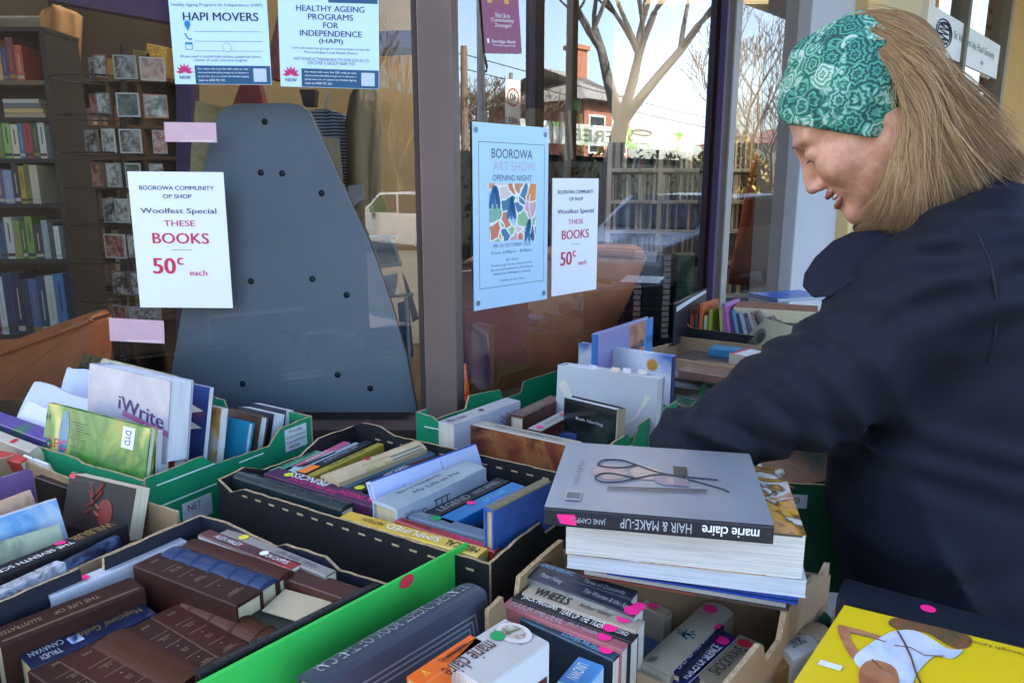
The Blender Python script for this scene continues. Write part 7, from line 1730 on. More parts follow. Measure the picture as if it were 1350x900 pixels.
def added_hedge(label, s0, s1, d, dep, z1, seed, n):
    rnd = random.Random(seed); p0 = facade_pt((s0 + s1) / 2, g0 + 0.14, d); rt = thing('hedge', label, 'hedge', p0); b = MB(); hl = (s1 - s0) / 2
    for i in range(n):
        u = rnd.uniform(-hl, hl); v = rnd.uniform(-dep / 2, dep / 2); top = (z1 - g0 - 0.14) * (0.94 + 0.05 * math.sin(u * 2.1) + 0.03 * math.sin(u * 5.3)); z = rnd.uniform(0.02, top)
        if abs(v) < dep * 0.33 and z < top * 0.85: continue
        c_ = FD * u - FN * v + UP * z; a = Vector((rnd.gauss(0, 1), rnd.gauss(0, 1), rnd.gauss(0, 1))).normalized(); dd = a.cross(Vector((.3, .2, .9))).normalized(); s_ = rnd.uniform(.05, .11)
        b.add([c_ - a * s_, c_ + dd * s_ * .5, c_ + a * s_, c_ - dd * s_ * .5], [(0, 1, 2, 3)])
    b.build('foliage', M('#26331d', 0.8, 0.4, 2.0), rt)
    b = MB(); m_ = frame((0, 0, 0), FD, FN * -1 if False else UP.cross(FD), UP); b.box((-hl, -dep * .36, 0), (hl, dep * .36, (z1 - g0) * .84), 0, m_); b.build('dark_core', M('#141a10', 0.9, 0.3, 3.0), rt)  # solid dark core box inside the leaves keeps the hedge dark
added_hedge('added dark hedge along the far footpath, darkening the reflection under the cafe banner', sC - 7, sC + 24, dC + 0.7, 0.9, zb_ + 0.02, 5, 9000)  # hedge added to darken the reflection so the disc racks show through
# trees: tapered trunk, forking limbs, bare winter twigs
def bare_tree(label, base, H, r0, seed, spread=0.55, levels=5, col='#6b5d50', lean=Vector((0, 0, 0)), twig='#5a4a3c', n0=4, fork=0.38, rmin=0.0, nb2=3):
    rnd = random.Random(seed); rt = thing('bare_tree', label, 'tree', base)
    tr = MB(); cr_ = MB()
    def grow(p, d, L, r, lv, mb):
        pts = [p]; q = p.copy(); dd = d.copy(); k = 4
        for i in range(k):
            dd = (dd + Vector((rnd.uniform(-.12, .12), rnd.uniform(-.12, .12), rnd.uniform(-0.02, .10)))).normalized(); q = q + dd * (L / k); pts.append(q.copy())
        re = r * 0.62
        mb.tube(pts, [max(rmin, r + (re - r) * i / k) for i in range(k + 1)], 7 if lv < 2 else (5 if lv < 4 else 3), cap=lv > 3)
        if lv >= levels: return
        nb = n0 if lv == 0 else (nb2 if lv < 3 else 3 if lv < 4 else 2)
        for i in range(nb):
            a = 2 * math.pi * (i + rnd.random() * 0.7) / nb; side = Vector((math.cos(a), math.sin(a), 0))
            nd = (dd * (1.0) + side * spread * rnd.uniform(0.7, 1.3) + Vector((0, 0, 0.15))).normalized()
            st = pts[-1] if i < 2 or lv == 0 else pts[-2]
            grow(st, nd, L * rnd.uniform(0.58, 0.8), re * rnd.uniform(0.6, 0.85), lv + 1, cr_ if lv >= 1 else tr)
    grow(Vector((0, 0, 0)), (Vector((0, 0, 1)) + lean).normalized(), H * fork, r0, 0, tr)
    tr.build('trunk', M(col, 0.85, 0.25, 6, 0.5, 25), rt, True); cr_.build('crown', M(twig, 0.85, 0.2, 6), rt, True)
    return rt
q = RF(798, 230, 13.5); bare_tree('big bare plane tree on the far kerb in front of the brick house', Vector((q.x, q.y, g0)), 9.0, 0.23, 5, 0.60, 7, '#5a5550', twig='#544e49', fork=0.29, rmin=0.008, nb2=4)
q = RF(655, 200, 27); bare_tree('bare tree behind the speed sign across the street', Vector((q.x, q.y, g0)), 8.5, 0.17, 8, 0.7, 7, fork=0.22, rmin=0.013)
q = RF(600, 200, 33); bare_tree('wide bare tree beside the utility pole across the street', Vector((q.x, q.y, g0)), 9.0, 0.18, 9, 0.8, 7, fork=0.22, rmin=0.016)
q = RF(985, 200, 28); bare_tree('bare tree at the far end of the street right of the plane tree', Vector((q.x, q.y, g0)), 8.5, 0.18, 21, 0.6, 6, fork=0.28, rmin=0.012)
q = RF(1035, 200, 24); bare_tree('small bare tree near the far shops', Vector((q.x, q.y, g0)), 6.5, 0.14, 22, 0.7, 6, fork=0.25, rmin=0.010)
q = RF(450, 150, 20, True); bare_tree('dense twiggy tree on the nearer verge seen in the left pane', Vector((q.x, q.y, g0)), 9, 0.22, 31, 0.6, 6, '#7a6a50', twig='#9a835c', fork=0.22, rmin=0.010)
q = RF(530, 150, 24, True); bare_tree('second twiggy tree on the verge beside the parked car', Vector((q.x, q.y, g0)), 8, 0.2, 32, 0.65, 6, '#7a6a50', twig='#9a835c', fork=0.22, rmin=0.010)
# leafy hedge across the street
def shrub(label, p, rx, ry, rz, col, n=2600, seed=1, name='hedge', cat='hedge'):
    rnd = random.Random(seed); rt = thing(name, label, cat, p); b = MB()
    for i in range(n):
        while True:
            v = Vector((rnd.uniform(-1, 1), rnd.uniform(-1, 1), rnd.uniform(0, 1)))
            if v.length < 1 and v.length > rnd.uniform(0.3, 0.95): break
        c_ = Vector((v.x * rx, v.y * ry, v.z * rz)); a = Vector((rnd.gauss(0, 1), rnd.gauss(0, 1), rnd.gauss(0, 1))).normalized(); d = a.cross(Vector((0.3, 0.2, 0.9))).normalized(); s_ = rnd.uniform(0.06, 0.14)
        b.add([c_ - a * s_, c_ + d * s_ * 0.5, c_ + a * s_, c_ - d * s_ * 0.5], [(0, 1, 2, 3)])
    b.build('foliage', M(col, 0.7, 0.4, 2.0), rt)
    b = MB(); b.tube([(0, 0, 0), (0, 0, rz * 0.6)], [0.06, 0.03], 6); b.build('stem', M('#4a3a2c', 0.9, 0.1), rt)
for k, (px, dist, lb) in enumerate(((750, 31, 'green hedge in front of the brick house'), (590, 26, 'round green shrub left of the speed sign in the glass'), (905, 27, 'olive shrub right of the brick house'), (960, 24, 'yellowish hedge along the far footpath'))):
    q = RF(px, 200, dist); shrub(lb, Vector((q.x, q.y, g0)), 2.2, 1.4, 2.0 if k != 3 else 3.2, ('#3f5a2a', '#4a6030', '#5a5a2c', '#8a7a3a')[k], seed=k)
# 40 speed sign
q = RF(676, 132, 11.5); toC = (-FN)
zt_ = RF(676, 105, 11.5).z; zb_ = RF(676, 166, 11.5).z
sg = thing('speed_sign', 'white 40 area speed sign with a red ring on the far kerb', 'sign', Vector((q.x, q.y, g0 + 0.14))); si = Matrix.Translation(-Vector((q.x, q.y, g0 + 0.14)))
wv = (RF(692, 132, 11.5) - RF(667, 132, 11.5)).length * 1.15
def sp(u, z, o_=0): return Vector((q.x, q.y, z)) + FD * u - FN * o_
b = MB(); b.prism([sp(-wv / 2, zb_), sp(wv / 2, zb_), sp(wv / 2, zt_), sp(-wv / 2, zt_)], -FN * 0.006); o = b.build('plate', M('#d5d5d0', 0.4, 0.03), sg); o.matrix_parent_inverse = si
zc = zb_ + (zt_ - zb_) * 0.62; rr = wv * 0.40
b = MB(); n = 32
r1 = [sp(rr * math.cos(2 * math.pi * i / n), zc + rr * math.sin(2 * math.pi * i / n), 0.008) for i in range(n)]; r2 = [sp(rr * 0.83 * math.cos(2 * math.pi * i / n), zc + rr * 0.83 * math.sin(2 * math.pi * i / n), 0.008) for i in range(n)]
b.add(r1 + r2, [(i, (i + 1) % n, n + (i + 1) % n, n + i) for i in range(n)]); o = b.build('red_ring', M('#b0242c', 0.5, 0), sg); o.matrix_parent_inverse = si
o = text('40', sp(0, zc, 0.008), -FD, UP, width=rr * 1.1, height=rr * 0.85, mat=INK['black'], parent=sg, bold=0.02); o.matrix_parent_inverse = si
o = text('AREA', sp(0, zb_ + (zt_ - zb_) * 0.11, 0.008), -FD, UP, width=wv * 0.7, height=(zt_ - zb_) * 0.13, mat=INK['black'], parent=sg, bold=0.02); o.matrix_parent_inverse = si
b = MB(); b.tube([sp(0, g0 + 0.14, -0.04), sp(0, zt_ + 0.1, -0.04)], 0.03, 8); o = b.build('pole', M('#8a8d90', 0.4, 0.1, metal=0.6), sg); o.matrix_parent_inverse = si
# pale light pole with hook, timber utility pole with wires
q = RF(634, 100, 9.0); lp = thing('light_pole', 'slim pale street pole with a small hook on the near kerb', 'pole', Vector((q.x, q.y, 0.0)))
b = MB(); b.tube([(0, 0, 0), (0, 0, 6.5)], [0.05, 0.04], 10); b.build('pole', M('#b9bcbc', 0.5, 0.06), lp)
zh = RF(634, 88, 9.0).z; b = MB(); b.tube([Vector((0, 0, zh + 0.15)) - FD * -0.05] + [Vector((0, 0, zh)) + FD * (0.06 + 0.04 * math.cos(a)) + UP * (-0.05 * math.sin(a)) for a in (0, 0.8, 1.6, 2.4, 3.1)], 0.015, 6); b.build('hook', blk, lp)
q = RF(612, 100, 26.0); up_ = thing('utility_pole', 'weathered timber utility pole with sagging wires across the street', 'pole', Vector((q.x, q.y, g0)))
zt_ = RF(612, 60, 26.0).z
b = MB(); b.tube([(0, 0, 0), (0, 0, zt_ - g0)], [0.16, 0.11], 10); b.build('pole', M('#6a5a4c', 0.9, 0.2, 5), up_)
for dz, k in ((-0.25, 0), (-0.7, 1)):
    b = MB(); b.tube([Vector((0, 0, zt_ - g0 + dz)) + FD * s_ + UP * (0.0012 * s_ * (s_ - 70) if s_ > 0 else 0.0012 * -s_ * (-s_ - 70)) for s_ in range(-70, 71, 7)], 0.016, 4); b.build('wire', INK['black'], up_)
# parked car seen in the left pane
def car(label, p, yaw, paint):
    rt = thing('parked_car', label, 'car', mw=Matrix.Translation(p) @ Matrix.Rotation(yaw, 4, 'Z'))
    body = [(-2.15, 0.30), (-2.2, 0.55), (-2.12, 0.80), (-1.3, 0.92), (-0.55, 1.38), (0.9, 1.42), (1.75, 0.98), (2.1, 0.90), (2.2, 0.60), (2.12, 0.30), (1.75, 0.28), (1.62, 0.52), (1.32, 0.62), (1.02, 0.52), (0.9, 0.26), (-0.95, 0.26), (-1.08, 0.52), (-1.38, 0.62), (-1.68, 0.52), (-1.8, 0.28)]
    b = MB(); b.prism([(x, -0.86, z) for x, z in body], (0, 1.72, 0)); o = b.build('body', M(paint, 0.2, 0.03, coat=0.6), rt, True, bevel=0.07, seg=3)
    gl = M('#151a1f', 0.05, 0.0, spec=0.6)
    for sy in (-1, 1):
        for pts in ([(-1.05, 0.95), (-0.48, 1.32), (0.15, 1.34), (0.15, 0.95)], [(0.22, 0.95), (0.22, 1.34), (0.85, 1.34), (1.45, 0.98)]):
            b = MB(); b.prism([(x, sy * 0.862, z) for x, z in pts], (0, sy * 0.004, 0)); b.build('side_window', gl, rt)
        for x in (-1.38, 1.32):
            b = MB(); n = 18; b.prism([(x + 0.31 * math.cos(2 * math.pi * i / n), sy * 0.66, 0.31 + 0.31 * math.sin(2 * math.pi * i / n)) for i in range(n)], (0, sy * 0.19, 0)); w_ = b.build('wheel', M('#17181a', 0.8, 0.1), rt)
            b = MB(); b.prism([(x + 0.19 * math.cos(2 * math.pi * i / n), sy * 0.851, 0.31 + 0.19 * math.sin(2 * math.pi * i / n)) for i in range(n)], (0, sy * 0.01, 0)); b.build('rim', M('#9a9da2', 0.3, 0.1, metal=0.8), w_)
        b = MB(); b.box((-2.2, sy * 0.62 - 0.16, 0.60), (-2.13, sy * 0.62 + 0.16, 0.74)); b.build('headlight', M('#c9ccd0', 0.1, 0.05), rt)
        b = MB(); b.box((-0.85, sy * 0.87 if sy > 0 else -1.02, 0.95), (-0.68, 1.02 if sy > 0 else -0.87, 1.08)); b.build('mirror', M(paint, 0.2, 0.03), rt, bevel=0.02)
    b = MB(); b.prism([(-1.24, -0.74, 0.955), (-1.24, 0.74, 0.955), (-0.58, 0.66, 1.375), (-0.58, -0.66, 1.375)], (-0.02, 0, 0.03)); b.build('windscreen', gl, rt)
    return rt
q = RF(560, 285, 17.0, True)
car('white parked car on the street behind the viewer, mirrored in the left pane', Vector((q.x, q.y, g0 + 0.004)), math.atan2(FD.y, FD.x), '#c9ccce')
q2 = facade_pt(9.0, g0 + 0.004, 4.6); car('grey parked car further along the kerb', q2, math.atan2(FD.y, FD.x), '#7a7f86')

# unseen dark wall added behind the viewer to darken the left pane's reflection
b = MB(); b.box((-4.2, -1.72, 0), (-0.98, -1.6, 3.4)); b.box((-4.25, -1.74, 3.401), (-0.93, -1.58, 3.48))
tag(b.build('added_dark_wall', M('#2a2420', 0.75, 0.15, 4.0, 0.2, 30)), 'added dark brown wall behind the viewer, darkening the reflection in the left pane', 'wall')
# ================================================================ THE WOMAN
def surface_net(fn, lo, hi, h):
    lo = np.array(lo, float); hi = np.array(hi, float)
    n = np.ceil((hi - lo) / h).astype(int) + 1
    ax = [lo[i] + h * np.arange(n[i]) for i in range(3)]
    X, Y, Z = np.meshgrid(*ax, indexing='ij')
    P = np.stack([X, Y, Z], -1).reshape(-1, 3)
    D = np.concatenate([fn(P[i:i + 400000]) for i in range(0, len(P), 400000)]).reshape(n)
    S = D < 0
    c = [(i, j, k) for i in (0, 1) for j in (0, 1) for k in (0, 1)]
    cnt = sum(S[i:n[0] - 1 + i, j:n[1] - 1 + j, k:n[2] - 1 + k].astype(int) for i, j, k in c)
    act = (cnt > 0) & (cnt < 8)
    idx = -np.ones(act.shape, int); ii = np.argwhere(act); idx[act] = np.arange(len(ii))
    acc = np.zeros((len(ii), 3)); num = np.zeros(len(ii))
    for a in c:
        for d in range(3):
            if a[d]: continue
            b_ = list(a); b_[d] = 1
            da = D[ii[:, 0] + a[0], ii[:, 1] + a[1], ii[:, 2] + a[2]]; db = D[ii[:, 0] + b_[0], ii[:, 1] + b_[1], ii[:, 2] + b_[2]]
            m = (da < 0) != (db < 0)
            t = np.where(m, da / np.where(m, da - db, 1), 0)
            p = np.tile(np.array(a, float), (len(ii), 1)); p[:, d] += t
            acc += p * m[:, None]; num += m
    V = lo + h * (ii + acc / num[:, None])
    Q = []
    for d in range(3):
        e1, e2 = (d + 1) % 3, (d + 2) % 3
        sl0 = [slice(None)] * 3; sl1 = [slice(None)] * 3
        sl0[d] = slice(0, n[d] - 1); sl1[d] = slice(1, n[d])
        ch = S[tuple(sl0)] != S[tuple(sl1)]
        for q in np.argwhere(ch):
            if q[e1] == 0 or q[e2] == 0 or q[e1] >= n[e1] - 1 or q[e2] >= n[e2] - 1: continue
            o = [q.copy() for _ in range(4)]
            o[1][e1] -= 1; o[2][e1] -= 1; o[2][e2] -= 1; o[3][e2] -= 1
            f = [int(idx[tuple(v)]) for v in o]
            Q.append(tuple(f) if S[tuple(q)] else tuple(f[::-1]))
    return V, Q
def relax(V, Q, it=2, k=0.5):
    E_ = set()
    for q in Q:
        for i in range(4): E_.add((min(q[i], q[(i + 1) % 4]), max(q[i], q[(i + 1) % 4])))
    E_ = np.array(sorted(E_)); n = len(V)
    for _ in range(it):
        s = np.zeros((n, 3)); c = np.zeros(n)
        np.add.at(s, E_[:, 0], V[E_[:, 1]]); np.add.at(s, E_[:, 1], V[E_[:, 0]]); np.add.at(c, E_[:, 0], 1); np.add.at(c, E_[:, 1], 1)
        V = V * (1 - k) + k * s / np.maximum(c, 1)[:, None]
    return V
def net_mesh(name, fn, lo, hi, h, mat, parent, it=2, inv_=None):
    V, Q = surface_net(fn, lo, hi, h)
    V = relax(V, Q, it)
    if inv_ is not None: V = V - np.array(inv_)
    b = MB(); b.v = [tuple(v) for v in V]; b.f = Q; b.m = [0] * len(Q)
    return b.build(name, mat, parent, True)
A_ = lambda v: np.array([v[0], v[1], v[2]], float)
def sph(P, c, r): return np.linalg.norm(P - A_(c), axis=1) - r
def ell(P, c, r, R_=None):
    q = P - A_(c)
    if R_ is not None: q = q @ R_
    r = np.array(r, float); k0 = np.linalg.norm(q / r, axis=1); k1 = np.linalg.norm(q / (r * r), axis=1)
    return k0 * (k0 - 1) / np.maximum(k1, 1e-9)
def cone(P, a, b_, ra, rb):
    a = A_(a); b_ = A_(b_); ab = b_ - a
    t = np.clip(((P - a) @ ab) / (ab @ ab), 0, 1)
    return np.linalg.norm(P - (a + t[:, None] * ab), axis=1) - (ra + (rb - ra) * t)
def smin(a, b_, k):
    h = np.clip(0.5 + 0.5 * (b_ - a) / k, 0, 1)
    return b_ + (a - b_) * h - k * h * (1 - h)
def smax(a, b_, k): return -smin(-a, -b_, k)

HY = 1.04
HO = PY(1143, 150, HY)
hd = Vector((-0.912, 0.410, 0)); TL = R(40)
Fv = (hd * math.cos(TL) - UP * math.sin(TL)).normalized(); Uv = (UP * math.cos(TL) + hd * math.sin(TL)).normalized(); Sv = Vector((-0.410, -0.912, 0))
HM = np.array([A_(Fv), A_(Uv), A_(Sv)])       # rows: local axes
def to_local(P): return (P - A_(HO)) @ HM.T
def HW(f, u, s): return HO + Fv * f + Uv * u + Sv * s
pers = thing('person', 'woman in a navy jacket and green patterned headband, bending to reach into the cartons', 'person', (HO.x + 0.12, HO.y, 0.0))
PB = Vector((HO.x + 0.12, HO.y, 0.0))

def head_core(L):
    d = ell(L, (-.012, .031, 0), (.099, .089, .077))
    d = smin(d, ell(L, (.034, -.040, 0), (.060, .074, .058)), .03)
    return d
NB = PY(1262, 292, 1.0)
def head_sdf(P):
    L = to_local(P); Lm = L.copy(); Lm[:, 2] = np.abs(Lm[:, 2])
    d = head_core(L)
    d = smin(d, cone(Lm, (-.004, -.052, .050), (.076, -.100, .004), .020, .017), .025)
    d = smin(d, sph(L, (.082, -.101, 0), .0165), .018)
    d = smin(d, cone(Lm, (.0865, .020, .006), (.074, .022, .042), .010, .009), .016)
    d = smin(d, ell(Lm, (.062, -.030, .037), (.026, .024, .024)), .020)
    d = smax(d, -ell(Lm, (.096, .001, .033), (.015, .009, .016)), .012)
    d = smin(d, ell(Lm, (.079, -.001, .031), (.0135, .0125, .0150)), .004)
    d = smin(d, cone(L, (.090, .010, 0), (.109, -.036, 0), .0080, .0095), .010)
    d = smin(d, ell(Lm, (.099, -.0405, .0092), (.0095, .0075, .0068)), .006)
    d = smax(d, -sph(Lm, (.108, -.0500, .0065), .0035), .003)
    d = smin(d, cone(Lm, (.0975, -.0585, .000), (.083, -.0575, .026), .0062, .0035), .006)
    d = smin(d, cone(Lm, (.0945, -.0780, .000), (.082, -.0640, .026), .0075, .0035), .007)
    d = smax(d, -ell(Lm, (.099, -.0675, 0), (.016, .0050, .024)), .004)
    # smile fold from the nose to the mouth corner
    d = d + .0011 * np.exp(-((cone(Lm, (.094, -.040, .020), (.076, -.062, .034), 0, 0)) / .0035) ** 2)
    d = d + .0009 * np.exp(-((cone(Lm, (.066, .004, .050), (.052, .010, .058), 0, 0)) / .0025) ** 2)
    d = d + .0009 * np.exp(-((cone(Lm, (.066, -.004, .050), (.050, -.008, .058), 0, 0)) / .0025) ** 2)
    d = smin(d, ell(Lm, (-.016, -.030, .068), (.014, .026, .008)), .006)
    d = smin(d, cone(P, HW(-.028, -.050, 0), NB + Vector((0, 0, -0.03)), .052, .058), .03)
    return d
def skin_mat():
    m = bpy.data.materials.new('skin'); m.use_nodes = True; nt = m.node_tree; p = nt.nodes['Principled BSDF']
    p.inputs['Roughness'].default_value = 0.5; p.inputs['Subsurface Weight'].default_value = 0.25; p.inputs['Subsurface Radius'].default_value = (0.010, 0.004, 0.002); p.inputs['Subsurface Scale'].default_value = 0.6
    tc = nt.nodes.new('ShaderNodeTexCoord'); no = nt.nodes.new('ShaderNodeTexNoise'); no.inputs['Scale'].default_value = 60; no.inputs['Detail'].default_value = 9; no.inputs['Roughness'].default_value = .75
    cr = nt.nodes.new('ShaderNodeValToRGB'); cr.color_ramp.elements[0].position = .3; cr.color_ramp.elements[1].position = .72
    cr.color_ramp.elements[0].color = hx('#b47a62') + (1,); cr.color_ramp.elements[1].color = hx('#d6a68c') + (1,)
    nt.links.new(tc.outputs['Object'], no.inputs[0]); nt.links.new(no.outputs['Fac'], cr.inputs[0]); nt.links.new(cr.outputs[0], p.inputs['Base Color'])
    n2 = nt.nodes.new('ShaderNodeTexNoise'); n2.inputs['Scale'].default_value = 190; n2.inputs['Detail'].default_value = 7; bp = nt.nodes.new('ShaderNodeBump'); bp.inputs['Strength'].default_value = .30; bp.inputs['Distance'].default_value = .0014
    nt.links.new(tc.outputs['Object'], n2.inputs[0]); nt.links.new(n2.outputs['Fac'], bp.inputs['Height']); nt.links.new(bp.outputs[0], p.inputs['Normal'])
    return m
SKIN = skin_mat()

# joints
SHL = PY(1288, 350, 0.86); ELL_ = PY(1055, 522, 0.935); WRL = PY(880, 598, 1.085)
SHR = PY(1285, 365, 1.16); ELR = PY(1050, 512, 1.20); WRR = PY(935, 588, 1.28)
CHS = PY(1285, 430, 1.00); BEL = PY(1248, 660, 1.02); HIP = PY(1262, 880, 1.04)
def hand_sdf(P, wr, el, sgn):
    """palm, four fingers of unequal length bent at the knuckles, and a thumb leaving the side of the palm"""
    ax = (wr - el).normalized(); ax = (ax + Vector((0, 0, -0.55))).normalized()
    side = ax.cross(UP).normalized() * sgn; nrm = side.cross(ax) * sgn
    if nrm.z > 0: nrm = -nrm            # nrm: palm side, down
    d = cone(P, wr - ax * 0.03, wr + ax * 0.012, .026, .027)
    for k in range(4):
        o = (k - 1.5) * 0.0185
        kn = wr + ax * (0.082 - 0.004 * abs(k - 1)) + side * o
        d = smin(d, cone(P, wr + ax * 0.012 + side * o * 0.7, kn, .0145, .0105), .008)
    for k in range(4):
        o = (k - 1.5) * 0.0195; ln = (0.040, 0.046, 0.043, 0.033)[k]
        p = wr + ax * (0.082 - 0.004 * abs(k - 1)) + side * o; dr = (ax + side * (k - 1.5) * 0.06).normalized(); r = .0092
        for j, (fac, bend) in enumerate(((1.0, 0.35), (0.66, 0.75), (0.5, 0.5))):
            dr = (dr + nrm * bend).normalized(); q = p + dr * ln * fac
            d = np.minimum(d, cone(P, p, q, r, r * 0.88)); p = q; r *= 0.88
    p = wr + ax * 0.018 - side * 0.026 * 1; q = p + (ax * 0.7 - side * 0.6 + nrm * 0.35).normalized() * 0.042; r_ = q + (ax * 0.9 - side * 0.1 + nrm * 0.5).normalized() * 0.032
    d = smin(d, cone(P, p, q, .013, .0105), .010); d = np.minimum(d, cone(P, q, r_, .0105, .0088))
    return d
def body_sdf(P):
    d = head_sdf(P)
    return d
FT = Vector((HIP.x, HIP.y, 0)); LG = Sv * 0.10
def body_rest(P):
    d = cone(P, NB + Vector((0, 0, -.03)), CHS, .058, .10)
    d = smin(d, cone(P, CHS, BEL, .11, .11), .05); d = smin(d, cone(P, BEL, HIP, .11, .13), .05)
    for sh, el, wr in ((SHL, ELL_, WRL), (SHR, ELR, WRR)):
        d = smin(d, cone(P, CHS + (sh - CHS) * 0.3, sh, .07, .05), .04)
        d = smin(d, cone(P, sh, el, .046, .038), .02); d = smin(d, cone(P, el, wr, .038, .026), .01)
    for s_ in (1, -1):
        k = HIP + LG * s_ * 0.9; kn = Vector((HIP.x - 0.03, HIP.y, 0.46)) + LG * s_; an = Vector((HIP.x, HIP.y, 0.09)) + LG * s_
        d = smin(d, cone(P, k, kn, .085, .055), .03); d = smin(d, cone(P, kn, an, .055, .035), .02)
    return d
# one continuous skin: head and neck at fine resolution, the covered body and hands joined on
def full(P): return smin(head_sdf(P), body_rest(P), .02)
hlo = [HO.x - 0.17, HO.y - 0.16, HO.z - 0.19]; hhi = [HO.x + 0.15, HO.y + 0.16, HO.z + 0.17]
V1, Q1 = surface_net(full, hlo, hhi, 0.0028); V1 = relax(V1, Q1, 1, 0.35)
def rest(P):
    d = smin(body_rest(P), cone(P, HW(-.028, -.050, 0), NB + Vector((0, 0, -0.03)), .052, .058), .03)
    return d
V2, Q2 = surface_net(rest, [0.10, 0.70, 0.02], [0.95, 1.45, 1.42], 0.014); V2 = relax(V2, Q2, 2)
allV, allQ = [V1], [Q1]; off = len(V1)
allV.append(V2); allQ.append([tuple(i + off for i in q) for q in Q2]); off += len(V2)
for wr, el, sg_ in ((WRL, ELL_, 1), (WRR, ELR, -1)):
    V3, Q3 = surface_net(lambda P: hand_sdf(P, wr, el, sg_), [wr.x - 0.20, wr.y - 0.15, wr.z - 0.20], [wr.x + 0.10, wr.y + 0.18, wr.z + 0.08], 0.0032); V3 = relax(V3, Q3, 1, .4)
    allV.append(V3); allQ.append([tuple(i + off for i in q) for q in Q3]); off += len(V3)
b = MB(); b.v = [tuple(v - A_(PB)) for v in np.concatenate(allV)]; b.f = [q for qs in allQ for q in qs]; b.m = [0] * len(b.f)
b.build('body', SKIN, pers, True)
# teeth, lashes, brow, lips
def lp_(f, u, s): return HW(f, u, s) - PB
b = MB(); pts = [lp_(.0955 - 11.0 * s * s, -.0655 + 4.0 * s * s, s) for s in (-.020, -.013, -.006, 0, .006, .013, .020)]
b.tube(pts, [.0018, .003, .0036, .0038, .0036, .003, .0018], 6); b.build('teeth', M('#cfc6b8', 0.2, 0.05), pers, True)
for sg_ in (1, -1):
    b = MB(); b.tube([lp_(.0945 - .012 * abs(k) / 3 if k < 0 else .0945 - .0024 * k * k, -.0055 - .0012 * k * 0, sg_ * (.031 + .0042 * k)) for k in (-3, -2, -1, 0, 1, 2, 3, 4)], [.0003, .0006, .0009, .001, .001, .0009, .0007, .0003], 5); b.build('eyelashes', M('#2a1c18', 0.6, 0), pers)
    b = MB(); b.tube([lp_(.0985 - 6.0 * (.012 + .006 * k) ** 2, .0235 + .0012 * k - .0006 * k * k, sg_ * (.012 + .006 * k)) for k in range(7)], [.0008, .0016, .0019, .0018, .0015, .0010, .0004], 5); b.build('eyebrow', M('#7a5a40', 0.8, 0.2, 300), pers)
for (f, u, w_, nm) in ((.1015, -.0590, .0042, 'lip'), (.0990, -.0775, .0050, 'lip')):
    b = MB(); b.tube([lp_(f - 24.0 * s * s, u + (6.0 if u > -.07 else 16.0) * s * s, s) for s in (-.024, -.016, -.008, 0, .008, .016, .024)], [.0012, w_ * .8, w_, w_ * 1.02, w_, w_ * .8, .0012], 7); b.build(nm, M('#a0604f', 0.45, 0.08, 60), pers, True)

